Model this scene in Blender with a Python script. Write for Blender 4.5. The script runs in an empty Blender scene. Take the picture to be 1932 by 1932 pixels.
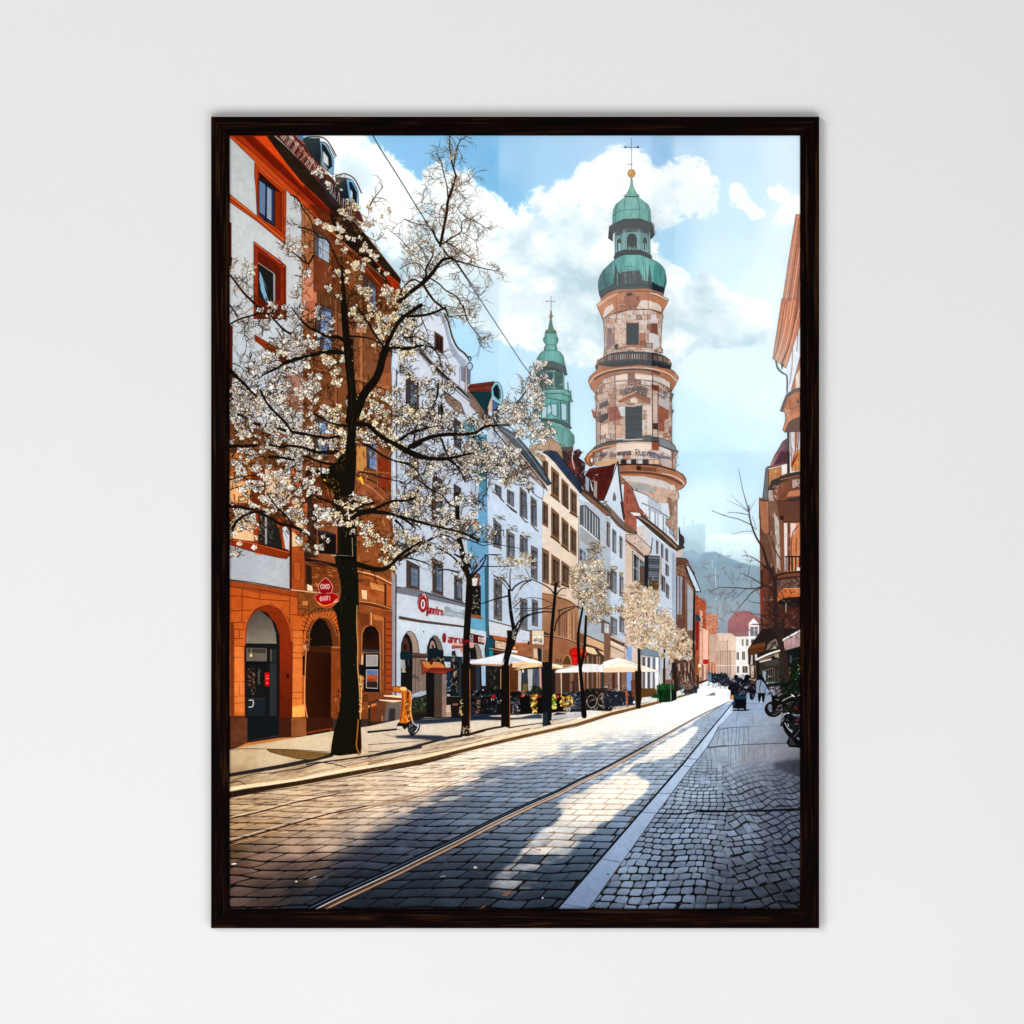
# A framed print of an old-town street hanging on a pale plaster wall.
# The picture on the paper is drawn here by code (polygons, strokes, noise) into an ink map.
import math, random
import numpy as np

SS = 1.5                                   # ink map pixels per photograph pixel
PX0, PY0, PX1, PY1 = 434.0, 255.0, 1523.0, 1730.0   # sheet of paper in photograph pixels
CW, CH = int((PX1 - PX0) * SS), int((PY1 - PY0) * SS)
IMG = np.zeros((CH, CW, 3), np.float32)
LAB = np.zeros((CH, CW), np.int16)
PARTS = [None]
CUR = 0
rng = random.Random(7)
Z = 1932 / 400.0
CROPS = {'A': (380, 200, Z), 'B': (760, 200, Z), 'D': (1160, 200, Z), 'E': (400, 580, Z), 'F': (760, 580, Z),
         'G': (1160, 580, Z), 'H': (400, 960, Z), 'I': (760, 960, Z), 'J': (1160, 960, Z), 'K': (400, 1380, Z),
         'L': (780, 1380, Z), 'M': (1160, 1380, Z), 'N': (1100, 500, 1932 / 220.), 'O': (1100, 700, 1932 / 220.),
         'Q': (890, 1200, 1932 / 220.), 'R': (1340, 1200, 1932 / 190.), 'S': (700, 1100, 1932 / 220.),
         'T': (700, 1260, 1932 / 220.), 'X': (0, 0, 1.0)}

def part(name, label):
    global CUR
    for i, p in enumerate(PARTS):
        if p == (name, label):
            CUR = i
            return
    PARTS.append((name, label)); CUR = len(PARTS) - 1

def P(c, s):
    ox, oy, z = CROPS[c]
    if not isinstance(s, str):
        return np.array([(ox + a / z, oy + b / z) for a, b in s], float)
    v = [tuple(map(float, t.split(','))) for t in s.split()]
    return np.array([(ox + a / z, oy + b / z) for a, b in v], float)

_T = np.random.RandomState(3).rand(8, 256, 256).astype(np.float32)
def noise(X, Y, s, seed=0):
    u = np.asarray(X, np.float32) / s + 71.3 * seed + 500; v = np.asarray(Y, np.float32) / s + 37.7 * seed + 500
    iu = np.floor(u).astype(int); iv = np.floor(v).astype(int)
    fu = u - iu; fv = v - iv
    fu = fu * fu * (3 - 2 * fu); fv = fv * fv * (3 - 2 * fv)
    t = _T[seed % 8]; a = iu & 255; b = iv & 255; a1 = (a + 1) & 255; b1 = (b + 1) & 255
    return (t[b, a] * (1 - fu) + t[b, a1] * fu) * (1 - fv) + (t[b1, a] * (1 - fu) + t[b1, a1] * fu) * fv
def fbm(X, Y, s, seed=0, o=4, g=.5):
    r = 0; a = 1; t = 0
    for k in range(o):
        r = r + a * noise(X, Y, s / 2 ** k, seed + k); t += a; a *= g
    return r / t
def rnd(i, j, seed=0):
    return _T[seed % 8][np.asarray(i, int) & 255, np.asarray(j, int) & 255]

def box(m, r, ax):
    if r < 1: return m
    m = np.swapaxes(m, 0, ax)
    p = np.concatenate([np.zeros((1,) + m.shape[1:]), np.cumsum(np.pad(m, ((r, r),) + ((0, 0),) * (m.ndim - 1), mode='edge'), 0)])
    m = (p[2 * r + 1:] - p[:-2 * r - 1]) / (2 * r + 1)
    return np.swapaxes(m, 0, ax)
def blur(m, r):
    r = int(max(1, r / 2))
    for k in range(3):
        m = box(box(m, r, 0), r, 1)
    return m

def cover(q, bl=0):
    """antialiased coverage of polygon q (canvas pixels) -> x0, y0, mask"""
    pad = int(bl * 1.8) + 1
    x0 = max(0, int(math.floor(q[:, 0].min())) - pad); x1 = min(CW, int(math.ceil(q[:, 0].max())) + pad)
    y0 = max(0, int(math.floor(q[:, 1].min())) - pad); y1 = min(CH, int(math.ceil(q[:, 1].max())) + pad)
    if x1 <= x0 or y1 <= y0: return None
    sub = 3; n = (y1 - y0) * sub; W = x1 - x0
    ys = y0 + (np.arange(n) + .5) / sub
    a = q; b = np.roll(q, -1, 0)
    ya = a[:, 1][None]; yb = b[:, 1][None]; Y = ys[:, None]
    hit = (ya <= Y) != (yb <= Y)
    with np.errstate(all='ignore'):
        xc = a[:, 0][None] + (Y - ya) * (b[:, 0] - a[:, 0])[None] / (yb - ya)
    xc = np.where(hit, xc, 1e9); xc.sort(1)
    k = int(hit.sum(1).max()) if n else 0
    px = np.arange(x0, x1)[None].astype(np.float32)
    cov = np.zeros((n, W), np.float32)
    for i in range(0, k - 1, 2):
        cov += np.clip(xc[:, i + 1:i + 2] - px, 0, 1) - np.clip(xc[:, i:i + 1] - px, 0, 1)
    m = cov.reshape(y1 - y0, sub, W).mean(1)
    if bl: m = blur(m, bl)
    return x0, y0, m.astype(np.float32)

def grid(x0, y0, w, h):
    return np.meshgrid(PX0 + (x0 + np.arange(w) + .5) / SS, PY0 + (y0 + np.arange(h) + .5) / SS)

def put(x0, y0, m, col, a=1., lab=True):
    h, w = m.shape
    if callable(col):
        X, Y = grid(x0, y0, w, h); c = col(X, Y) / 255.
        if c.shape[-1] == 4:
            m = m * c[..., 3] * 255.; c = c[..., :3]
    else:
        c = np.array(col, np.float32) / 255.
    s = IMG[y0:y0 + h, x0:x0 + w]; mm = (m * a)[..., None]
    s += (c - s) * mm
    if lab: LAB[y0:y0 + h, x0:x0 + w][m * a > .45] = CUR

def poly(p, col, a=1., bl=0, o=None, lab=True, wob=0):
    p = np.asarray(p, float)
    if wob: p = rough(p, wob)
    r = cover((p - (PX0, PY0)) * SS, bl * SS)
    if r is None: return
    put(*r, col, a, lab and a > .6)
    if o: stroke(np.vstack([p, p[:1]]), o[1], o[0], sm=0, a=o[2] if len(o) > 2 else 1)
def F(c, s, col, **k): poly(P(c, s), col, **k)

def rough(p, amp, step=9):
    out = []
    for i in range(len(p)):
        a = p[i]; b = p[(i + 1) % len(p)]; n = max(1, int(np.hypot(*(b - a)) / step))
        for j in range(n):
            q = a + (b - a) * j / n
            out.append(q + (rng.uniform(-amp, amp), rng.uniform(-amp, amp)))
    return np.array(out)

def smooth(p, n=6):
    p = np.asarray(p, float)
    if len(p) < 3: return p
    q = np.vstack([2 * p[0] - p[1], p, 2 * p[-1] - p[-2]]); out = []
    for i in range(1, len(q) - 2):
        a, b, c, d = q[i - 1], q[i], q[i + 1], q[i + 2]
        for j in range(n):
            t = j / n
            out.append(.5 * (2 * b + (c - a) * t + (2 * a - 5 * b + 4 * c - d) * t * t + (3 * b - a - 3 * c + d) * t ** 3))
    out.append(q[-2]); return np.array(out)

def stroke(p, w, col, w1=None, sm=1, a=1., jit=0, lab=False):
    p = np.asarray(p, float)
    if sm and len(p) > 2: p = smooth(p)
    if jit: p = p + np.array([(rng.uniform(-jit, jit), rng.uniform(-jit, jit)) for _ in p])
    if w1 is None: w1 = w
    q = (p - (PX0, PY0)) * SS; n = len(q) - 1
    d = np.r_[0, np.cumsum(np.hypot(*(q[1:] - q[:-1]).T))]; L = d[-1] or 1
    W = (w + (w1 - w) * d / L) * SS / 2
    pad = max(W.max(), .5) + 1.5
    step = max(1, n // 14) if n > 20 else n          # pieces, so that long lines keep small boxes
    for s in range(0, n, step):
        e = min(n, s + step); g = q[s:e + 1]
        x0 = max(0, int(g[:, 0].min() - pad)); x1 = min(CW, int(g[:, 0].max() + pad) + 1)
        y0 = max(0, int(g[:, 1].min() - pad)); y1 = min(CH, int(g[:, 1].max() + pad) + 1)
        if x1 <= x0 or y1 <= y0: continue
        X, Y = np.meshgrid(np.arange(x0, x1) + .5, np.arange(y0, y1) + .5)
        m = np.zeros(X.shape, np.float32)
        for i in range(s, e):
            v = q[i + 1] - q[i]; l2 = v @ v or 1e-6
            t = np.clip(((X - q[i, 0]) * v[0] + (Y - q[i, 1]) * v[1]) / l2, 0, 1)
            r = np.hypot(X - q[i, 0] - t * v[0], Y - q[i, 1] - t * v[1])
            wd = W[i] + (W[i + 1] - W[i]) * t
            m = np.maximum(m, np.clip(wd - r + .5, 0, 1) * np.minimum(1, wd * 2 + .15))
        put(x0, y0, m, col, a, lab)
def S(c, s, w, col, w1=None, **k): stroke(P(c, s), w, col, w1, **k)

def ell(cx, cy, rx, ry, col, rot=0, n=14, **k):
    t = np.arange(n) * 2 * math.pi / n; x = rx * np.cos(t); y = ry * np.sin(t)
    poly(np.c_[cx + x * math.cos(rot) - y * math.sin(rot), cy + x * math.sin(rot) + y * math.cos(rot)], col, **k)
def E(c, x, y, rx, ry, col, **k):
    ox, oy, z = CROPS[c]; ell(ox + x / z, oy + y / z, rx / z, ry / z, col, **k)

def field(pts, pw=3.):
    A = np.array(pts, float)
    def f(X, Y):
        w = 0; c = 0
        for x, y, r, g, b in A:
            k = 1. / ((X - x) ** 2 + (Y - y) ** 2 + 60.) ** (pw / 2)
            w = w + k; c = c + k[..., None] * np.array((r, g, b))
        return c / w[..., None]
    return f
def vary(col, amp=8, s=30, seed=0, sy=None):
    """colour with mild tonal wash"""
    def f(X, Y):
        base = col(X, Y) if callable(col) else np.ones(X.shape + (1,)) * np.array(col, float)
        n = fbm(X, Y * (1 if sy is None else s / sy), s, seed, 3) - .5
        return np.clip(base + n[..., None] * 2 * amp, 0, 255)
    return f
def grad(c, s, c0, c1, amp=0):
    """linear gradient between two points"""
    (ax, ay), (bx, by) = P(c, s); c0 = np.array(c0, float); c1 = np.array(c1, float)
    def f(X, Y):
        t = np.clip(((X - ax) * (bx - ax) + (Y - ay) * (by - ay)) / ((bx - ax) ** 2 + (by - ay) ** 2), 0, 1)
        r = c0 + (c1 - c0) * t[..., None]
        if amp: r = r + (fbm(X, Y, 25, 1, 3) - .5)[..., None] * 2 * amp
        return np.clip(r, 0, 255)
    return f
def qmap(q, u, v):
    q = np.asarray(q, float); return (q[0] * (1 - u) + q[1] * u) * (1 - v) + (q[3] * (1 - u) + q[2] * u) * v
def sub(q, u0, v0, u1, v1): return np.array([qmap(q, u0, v0), qmap(q, u1, v0), qmap(q, u1, v1), qmap(q, u0, v1)])
def win(c, s, frame=(120, 85, 60), glass=(90, 110, 140), sill=None, m=.16, mul=1, cross=(.35,), dark=(40, 32, 30)):
    """sash window seen at an angle: quad TL TR BR BL"""
    q = P(c, s)
    poly(q, frame, o=(dark, .7, .8))
    g = sub(q, m, m * .6, 1 - m * .6, 1 - m * .5)
    poly(g, vary(glass, 22, 12, 2)); poly(sub(g, 0, 0, .28, 1), dark, a=.55); poly(sub(g, 0, 0, 1, .10), dark, a=.5)
    if mul: stroke([qmap(g, .55, 0), qmap(g, .55, 1)], .9, frame, sm=0)
    for v in cross: stroke([qmap(g, 0, v), qmap(g, 1, v)], .8, frame, sm=0)
    stroke([q[0], q[3]], .8, dark, sm=0, a=.8)
    if sill:
        a, b = q[3], q[2]; d = (b - a) * .12
        stroke([a - d + (0, 1.2), b + d + (0, 1.2)], 2.2, sill, sm=0); stroke([a - d + (0, 2.6), b + d + (0, 2.6)], .8, dark, sm=0)
def scrib(c, x0, y0, x1, y1, n, col, w=.7, l=8, a=.8, ang=None):
    """short hand-drawn marks scattered over a box"""
    ox, oy, z = CROPS[c]
    for k in range(n):
        x = ox + rng.uniform(x0, x1) / z; y = oy + rng.uniform(y0, y1) / z
        l_ = l * .6; t = rng.uniform(0, 6.28) if ang is None else ang + rng.gauss(0, .12)
        p = [(x, y)]
        for j in range(3):
            t += rng.uniform(-.8, .8) * (1 if ang is None else .2); s_ = l_ / 3 * rng.uniform(.5, 1.3)
            p.append((p[-1][0] + s_ * math.cos(t), p[-1][1] + s_ * math.sin(t)))
        stroke(p, w * rng.uniform(.45, 1.1), col if isinstance(col, tuple) else rng.choice(col), sm=0, a=a)
GLY = {'A': '0,6 2,0 4,6|1,4 3,4', 'B': '0,6 0,0 3,0.5 3,2.5 0,3 3.4,3.5 3.4,5.5 0,6', 'C': '4,1 2,0 0,2 0,4 2,6 4,5', 'E': '4,0 0,0 0,6 4,6|0,3 3,3',
       'G': '4,1 2,0 0,2 0,4 2,6 4,5 4,3 2.4,3', 'H': '0,0 0,6|4,0 4,6|0,3 4,3', 'I': '2,0 2,6', 'L': '0,0 0,6 4,6', 'M': '0,6 0,0 2,3 4,0 4,6', 'N': '0,6 0,0 4,6 4,0',
       'O': '2,0 0,2 0,4 2,6 4,4 4,2 2,0', 'P': '0,6 0,0 4,0.5 4,2.6 0,3', 'R': '0,6 0,0 4,0.5 4,2.6 0,3 4,6', 'S': '4,0.6 1,0 0,1.5 4,4 3,6 0,5.5',
       'T': '0,0 4,0|2,0 2,6', 'U': '0,0 0,5 2,6 4,5 4,0', 'X': '0,0 4,6|4,0 0,6', 'J': '3,0 3,5 1,6 0,5', '!': '2,0 2,4|2,5.4 2,6',
       'a': '0,2.5 3,2 3.2,6|3,4 0.5,4.2 0,5.5 2,6 3,5', 'n': '0,6 0,2|0,3 2,2 3.5,3 3.5,6', 'r': '0,6 0,2|0,3.5 2,2 3,2.4', 'm': '0,6 0,2|0,3 1.3,2 2,3 2,6|2,3 3.4,2 4.2,3 4.2,6',
       'u': '0,2 0,5 1.6,6 3.4,5 3.4,2|3.4,5 3.4,6', 'i': '1.5,2.2 1.5,6|1.5,0.6 1.5,1', 'l': '1.5,0 1.5,6', 't': '1.6,0 1.6,5 3,6|0,2 3.4,2', 'e': '0,4 3.4,4 3,2.2 1,2 0,3.8 0.8,5.8 3.2,5.6',
       'o': '1.7,2 0,3 0,5 1.7,6 3.4,5 3.4,3 1.7,2', 'b': '0,0 0,6|0,3 2,2.4 3.2,4 2,6 0,5.4', 'p': '0,8 0,2|0,2.6 2,2 3.2,4 2,6 0,5.4', 'k': '0,0 0,6|3,2 0,4 3.2,6', ' ': ''}
def text(c, s, t, w, col, k=1.0):
    """letters along a quad TL TR BR BL"""
    q = P(c, s); n = len(t)
    for i, ch in enumerate(t):
        for st in GLY.get(ch, '').split('|'):
            if not st: continue
            pts = [qmap(q, (i + .08 + .84 * float(a.split(',')[0]) / 4.3) / n, float(a.split(',')[1]) / 6) for a in st.split()]
            stroke(pts, w, col, sm=0)
# ---------------------------------------------------------------- sky
part('printed_sky', 'blue sky with white clouds in the print')
SKY = field([(560, 270, 150, 200, 232), (700, 285, 150, 203, 235), (760, 270, 143, 198, 233), (880, 290, 138, 195, 232), (935, 300, 136, 195, 232), (925, 370, 138, 198, 232),
 (960, 300, 168, 209, 236), (1050, 310, 174, 213, 238), (1150, 275, 182, 215, 240), (1235, 300, 172, 207, 236), (1262, 290, 165, 204, 234), (1290, 290, 192, 220, 240),
 (1400, 290, 204, 228, 243), (1500, 300, 214, 233, 245), (1400, 400, 205, 230, 244), (1500, 450, 222, 238, 247), (1450, 550, 225, 240, 248), (1380, 500, 213, 234, 245), (1250, 470, 185, 220, 240),
 (900, 580, 190, 222, 242), (890, 640, 182, 220, 243), (950, 700, 190, 223, 243), (1000, 720, 200, 228, 244), (1100, 720, 200, 227, 242), (1130, 800, 203, 231, 245), (1350, 700, 222, 237, 247), (1450, 760, 222, 238, 248),
 (1300, 800, 208, 234, 246), (1420, 830, 210, 233, 245), (1400, 880, 198, 226, 242), (1330, 880, 198, 228, 243), (1350, 950, 214, 234, 245), (1330, 1000, 215, 240, 248), (1400, 1030, 205, 228, 240), (900, 800, 190, 225, 245)], 4)  # right-hand tones also hold the glass reflection's pale bands, painted into the colour
h = lambda m: grid(0, 0, CW, CH)
X, Y = grid(0, 0, CW, int((1100 - PY0) * SS))
put(0, 0, np.ones(X.shape, np.float32), lambda a, b: SKY(a, b) + (fbm(a, b, 60, 4, 3) - .5)[..., None] * 6)
def cloud(s, soft, amp, edge=.5, seed=0, gain=5):
    m = np.zeros(X.shape, np.float32)
    for t in s:
        r = cover((P('X', t) - (PX0, PY0)) * SS, soft * SS)
        if r is None: continue
        x0, y0, k = r; k = k[:max(0, X.shape[0] - y0)]; m[y0:y0 + k.shape[0], x0:x0 + k.shape[1]] = np.maximum(m[y0:y0 + k.shape[0], x0:x0 + k.shape[1]], k)
    wx = X + 18 * (noise(X, Y, 40, seed) - .5) + 9 * (noise(X, Y, 14, seed + 1) - .5); wy = Y + 18 * (noise(X, Y, 40, seed + 2) - .5) + 9 * (noise(X, Y, 14, seed + 3) - .5)
    b = 1 - np.abs(2 * fbm(wx, wy, 34, seed, 5, .62) - 1) * 1.7
    m = m + amp * (b - .5) * np.clip(5 * m * (1.25 - m), 0, 1)
    return np.clip((m - edge) * gain + .5, 0, 1)
up = cloud(['600,240 700,262 724,290 780,326 776,340 800,352 815,320 850,312 892,330 903,361 936,370 955,390 985,416 1006,372 1050,353 1091,343 1110,314 1128,303 1160,285 1186,283 1222,292 1230,314 1248,334 1270,316 1296,304 1320,302 1342,316 1360,345 1352,365 1364,390 1360,411 1325,410 1305,402 1272,424 1243,430 1240,700 1120,690 1050,680 1000,655 946,640 900,610 860,590 700,560 600,500'], 16, .95, .45, 1, 2.0)
lo = cloud(['1230,480 1276,505 1305,520 1322,552 1332,521 1348,520 1367,533 1377,556 1410,566 1450,574 1464,590 1468,620 1455,650 1388,660 1346,655 1295,684 1262,700 1225,700', '1530,365 1502,382 1481,401 1460,420 1492,426 1530,415'], 10, .85, .45, 3, 2.2)
sml = cloud(['1392,352 1406,354 1418,374 1430,390 1452,407 1430,413 1403,404 1390,388', '1458,357 1478,351 1500,374 1483,379 1464,372'], 7, 1.9, .42, 5, 1.8)
for m, sh in ((up, 1), (lo, 2), (sml, 2)):
    put(0, 0, m.astype(np.float32), lambda a, b: np.array([251, 253, 253]) - (np.clip(fbm(a, b * 1.5, 90, 5 + sh, 5, .6) * 2.6 - .95, 0, 1) * np.clip((b - 330) / 130, .22, 1))[..., None] * np.array([62, 40, 30]))
for p, c, a, bl in (('860,520 960,515 960,590 940,640 880,600', (196, 220, 232), .7, 25), ('960,560 1110,560 1120,620 1050,600 980,610', (205, 222, 228), .6, 22), ('1255,600 1300,590 1420,600 1440,630 1380,640 1300,615', (222, 233, 238), .7, 14), ('1262,590 1285,560 1300,600 1270,640', (205, 222, 228), .6, 9),
                    ('1040,430 1110,420 1100,470 1030,480', (226, 238, 242), .7, 16), ('640,290 700,310 720,360 650,380', (196, 218, 228), .6, 18)):
    poly(P('X', p), c, a=a, bl=bl)
# glimpses of blue inside the cloud
for x, y, rx, ry in ((1030, 425, 20, 14), (1020, 395, 8, 10), (1285, 350, 14, 9), (690, 275, 16, 8), (1390, 625, 14, 8), (1240, 560, 8, 20)):
    ell(x, y, rx, ry, (205, 226, 240), a=.55, bl=7)

F('X', '430,1180 1530,1180 1530,1740 430,1740', (70, 54, 46), lab=False)
# ---------------------------------------------------------------- hazy hill and far houses
part('printed_hill', 'hazy blue hill with a pale castle block in the print')
F('J', '620,182 672,180 672,172 735,175 755,180 870,157 876,440 900,470 620,700', grad('J', '700,160 700,600', (178, 203, 216), (140, 165, 182), 5))
F('J', '620,182 870,157 866,163 640,200', (190, 212, 222))
S('J', '672,105 673,180', .7, (120, 145, 160)); S('J', '755,130 755,190', .8, (125, 150, 165))
F('J', '870,330 900,280 960,262 1040,262 1130,270 1220,268 1300,270 1400,300 1440,330 1440,600 860,600', grad('J', '1000,260 1000,560', (205, 222, 230), (165, 190, 203), 8), bl=2)
scrib('J', 870, 280, 1400, 470, 90, [(170, 195, 207), (222, 234, 238), (150, 178, 192)], .7, 16, .6, 1.45)
F('J', '640,430 760,410 820,450 870,432 960,428 1060,470 1130,500 1240,540 1440,570 1440,1100 1060,1200 640,1000', grad('J', '1000,430 1000,1050', (122, 150, 168), (122, 142, 158), 7), wob=.8, bl=.8)
F('J', '640,300 800,320 860,440 800,520 660,480', (150, 175, 190), a=.5, bl=5)
F('J', '880,900 1180,850 1300,900 1250,1010 1080,1060 980,1080', (148, 158, 168), a=.5, bl=6)
scrib('J', 680, 450, 1380, 1000, 120, [(105, 133, 152), (140, 165, 180), (150, 172, 184)], .8, 20, .35, 1.5)
for k in range(9): E('J', 962 - (k < 3) * 28, 510 + k * 27, 3.5, 7, (235, 235, 225), a=.8)
S('J', '963,560 965,760', .8, (190, 190, 195), a=.7); E('J', 1043, 550, 7, 6, (245, 235, 205)); E('J', 965, 860, 9, 12, (190, 195, 200), a=.6)

part('printed_red_roof_house', 'white house with a red roof at the far end of the street')
F('J', '975,1200 1290,1190 1440,1190 1440,1600 975,1600', (226, 222, 218))
F('J', '1075,1170 1082,1060 1130,1000 1170,972 1280,975 1400,1060 1400,1195 1150,1205', grad('J', '1180,980 1180,1190', (168, 112, 112), (150, 98, 104), 4), o=((120, 80, 85), .6, .6))
F('J', '1110,1165 1290,1165 1290,1200 1120,1200', (150, 115, 112)); scrib('J', 1120, 1165, 1280, 1198, 16, (110, 85, 85), .6, 5, .7, 1.57)
F('J', '1265,1085 1312,1032 1365,1090 1365,1100 1265,1100', (240, 238, 235), o=((120, 95, 85), .8))
F('J', '1268,1100 1362,1100 1362,1290 1268,1290', (232, 232, 235)); F('J', '1284,1118 1350,1118 1350,1198 1284,1198', (118, 120, 125), o=((90, 80, 75), .5))
S('J', '1318,1118 1318,1198', .9, (230, 230, 230)); S('J', '1284,1145 1350,1145', .8, (225, 225, 225)); S('J', '1250,1100 1378,1092', 1.2, (190, 130, 90))
for x0, x1, y0, y1 in ((1202, 1222, 1228, 1292), (1242, 1267, 1228, 1292), (1288, 1350, 1228, 1272), (1155, 1180, 1345, 1420), (1205, 1235, 1340, 1420), (1157, 1182, 1475, 1540), (1208, 1260, 1475, 1540)):
    F('J', [(x0, y0), (x1, y0), (x1, y1), (x0, y1)], (95, 85, 78), o=((235, 230, 225), .8)); S('J', [((x0 + x1) / 2, y0), ((x0 + x1) / 2, y1)], .7, (205, 200, 195))
F('J', '968,1170 1110,1175 1150,1210 1150,1600 968,1600', (208, 187, 170)); F('J', '968,1340 1150,1340 1150,1600 968,1600', (190, 165, 148))
for x in range(985, 1150, 22): S('J', [(x, rng.uniform(1190, 1350)), (x + rng.uniform(-3, 3), 1590)], rng.uniform(.6, 1.6), rng.choice([(150, 115, 100), (225, 208, 192), (130, 100, 90)]), a=.7)
S('J', '968,1342 1150,1338', .9, (150, 120, 100)); S('J', '968,1470 1300,1470', .9, (240, 230, 218)); F('J', '1000,1250 1070,1250 1070,1330 1000,1330', (196, 172, 155), o=((165, 135, 118), .7))
F('J', '1280,1360 1440,1360 1440,1600 1280,1600', (170, 150, 135)); scrib('J', 1290, 1380, 1430, 1560, 26, [(90, 65, 55), (215, 200, 185)], 1.2, 12, .8, 1.57)
F('J', '1130,1555 1270,1555 1275,1580 1125,1580', (200, 200, 200))

# ---------------------------------------------------------------- far left row of the street
part('printed_far_terrace', 'rust and beige narrow houses where the street bends')
F('J', '875,985 975,1010 990,1120 972,1180 972,1590 865,1600', (190, 128, 100), wob=.6)
F('J', '905,1195 965,1180 965,1440 905,1440', (182, 160, 145)); scrib('J', 880, 990, 985, 1170, 50, [(130, 70, 50), (225, 190, 165), (205, 130, 100)], .9, 7, .8)
F('J', '775,800 800,840 875,893 872,1000 880,1130 905,1180 900,1590 770,1640', (176, 88, 55), wob=.8)
F('J', '848,1130 898,1150 896,1590 848,1610', (226, 180, 158)); F('J', '818,960 845,975 843,1600 815,1610', (205, 165, 145)); scrib('J', 780, 840, 870, 1150, 60, [(110, 45, 30), (215, 120, 80), (90, 50, 45)], 1, 8, .8)
F('J', '780,1000 815,1010 832,1060 800,1070 782,1050', (62, 72, 85)); F('J', '780,1060 812,1075 805,1330 780,1330', (150, 45, 35))
for x in range(800, 975, 13): S('J', [(x, rng.uniform(1440, 1480)), (x, 1600)], 1.2, rng.choice([(110, 75, 65), (215, 180, 160), (80, 70, 75), (190, 120, 95)]), a=.8)
F('J', '850,1415 900,1415 900,1450 875,1462 850,1455', (190, 45, 40)); F('J', '780,1400 812,1400 812,1640 780,1640', (150, 90, 60))
F('J', '600,480 712,520 735,560 765,620 830,795 775,800 772,1640 600,1660', grad('J', '600,900 780,900', (130, 90, 70), (155, 110, 88), 10), o=((60, 45, 40), .8))
F('J', '690,690 762,800 758,1185 702,1175', (158, 158, 165)); F('J', '610,640 662,655 655,1010 606,1005', (150, 150, 160), o=((60, 45, 40), .7))
for x in (635, 668, 680, 700): S('J', [(x, 600 + (x - 600) * .6), (x + 2, 1400)], 1.4, (88, 52, 38), a=.8)
F('J', '595,478 690,488 715,512 705,530 640,545 597,545', (112, 78, 62), o=((50, 38, 35), .8)); scrib('J', 605, 540, 690, 640, 26, [(70, 48, 38), (200, 170, 150)], .8, 7)
F('J', '680,545 715,558 745,605 770,650 830,795 780,790 745,735 705,640', (195, 208, 222), o=((38, 34, 34), 1.3)); S('J', '690,560 725,660 775,775', 2.6, (60, 50, 48)); E('J', 762, 622, 9, 12, (40, 35, 35)); F('J', '625,205 632,200 640,260 672,290 680,340 668,370 682,385 668,400 625,390', (62, 60, 64), wob=.5)
F('J', '600,395 665,400 662,470 600,480', (190, 175, 165)); F('J', '600,1045 660,1045 680,1150 600,1150', (110, 80, 70))
F('J', '500,1150 780,1150 780,1660 500,1660', (120, 92, 78)); scrib('J', 560, 1200, 775, 1640, 90, [(60, 45, 40), (170, 130, 105), (205, 185, 165)], 1.3, 18, .8, 1.57)
E('J', 700, 1450, 18, 22, (214, 150, 70)); E('J', 818, 1472, 16, 18, (238, 225, 205)); E('J', 815, 1502, 18, 14, (190, 130, 60))
F('J', '760,780 775,780 770,1640 745,1640', (45, 36, 36))

# ---------------------------------------------------------------- small tower
part('printed_small_tower', 'slender green copper church spire in the print')
TG = (96, 165, 150)
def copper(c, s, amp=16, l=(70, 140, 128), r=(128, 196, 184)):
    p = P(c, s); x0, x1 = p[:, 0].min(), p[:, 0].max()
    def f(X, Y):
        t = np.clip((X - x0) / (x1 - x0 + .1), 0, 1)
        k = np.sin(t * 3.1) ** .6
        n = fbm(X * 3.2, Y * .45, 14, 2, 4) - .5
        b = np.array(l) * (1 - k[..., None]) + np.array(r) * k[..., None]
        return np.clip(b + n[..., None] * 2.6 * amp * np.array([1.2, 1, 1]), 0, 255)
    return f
def cop(c, s, o=(40, 72, 72), **k): F(c, s, copper(c, s, **k), o=(o, .8, .9))
S('F', '1386,-40 1386,80', .9, (130, 120, 110)); S('B', '1387,1755 1387,1932', .9, (110, 110, 110)); S('B', '1342,1798 1422,1800', .8, (90, 95, 100)); E('B', 1347, 1799, 6, 5, (60, 66, 72)); E('B', 1416, 1799, 5, 4, (60, 66, 72))
F('F', '1382,50 1390,50 1394,92 1402,100 1396,116 1376,116 1369,100 1378,92', (215, 140, 70), o=((120, 70, 40), .6))
cop('F', '1380,116 1390,116 1398,180 1410,222 1432,238 1434,256 1332,256 1336,236 1362,222', l=(66, 110, 92), r=(110, 160, 130))
cop('F', '1332,256 1434,256 1438,285 1454,310 1450,336 1432,364 1340,364 1318,332 1315,306 1330,285')
cop('F', '1326,384 1340,364 1434,364 1444,408 1422,416 1322,416'); cop('F', '1322,416 1432,412 1470,430 1500,470 1510,530 1524,580 1252,560 1246,530 1262,480 1290,438')
F('F', '1246,530 1290,520 1400,515 1470,540 1508,560 1524,585 1534,640 1500,610 1420,578 1340,565 1260,580', (110, 118, 118), o=((40, 50, 52), .8))
F('F', '1262,575 1340,566 1420,580 1500,612 1534,642 1520,645 1420,600 1300,600', (48, 82, 84))
cop('F', '1268,600 1505,615 1508,775 1310,775 1240,700', l=(50, 110, 108), r=(80, 150, 142)); F('F', '1325,620 1400,628 1400,740 1330,735', (45, 100, 100)); F('F', '1420,635 1500,645 1500,755 1420,750', (62, 130, 125)); scrib('F', 1330, 700, 1500, 760, 14, (190, 215, 210), .8, 6)
for x in (1410, 1500, 1320): S('F', [(x, 615), (x, 770)], 1.6, (140, 200, 190))
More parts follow.
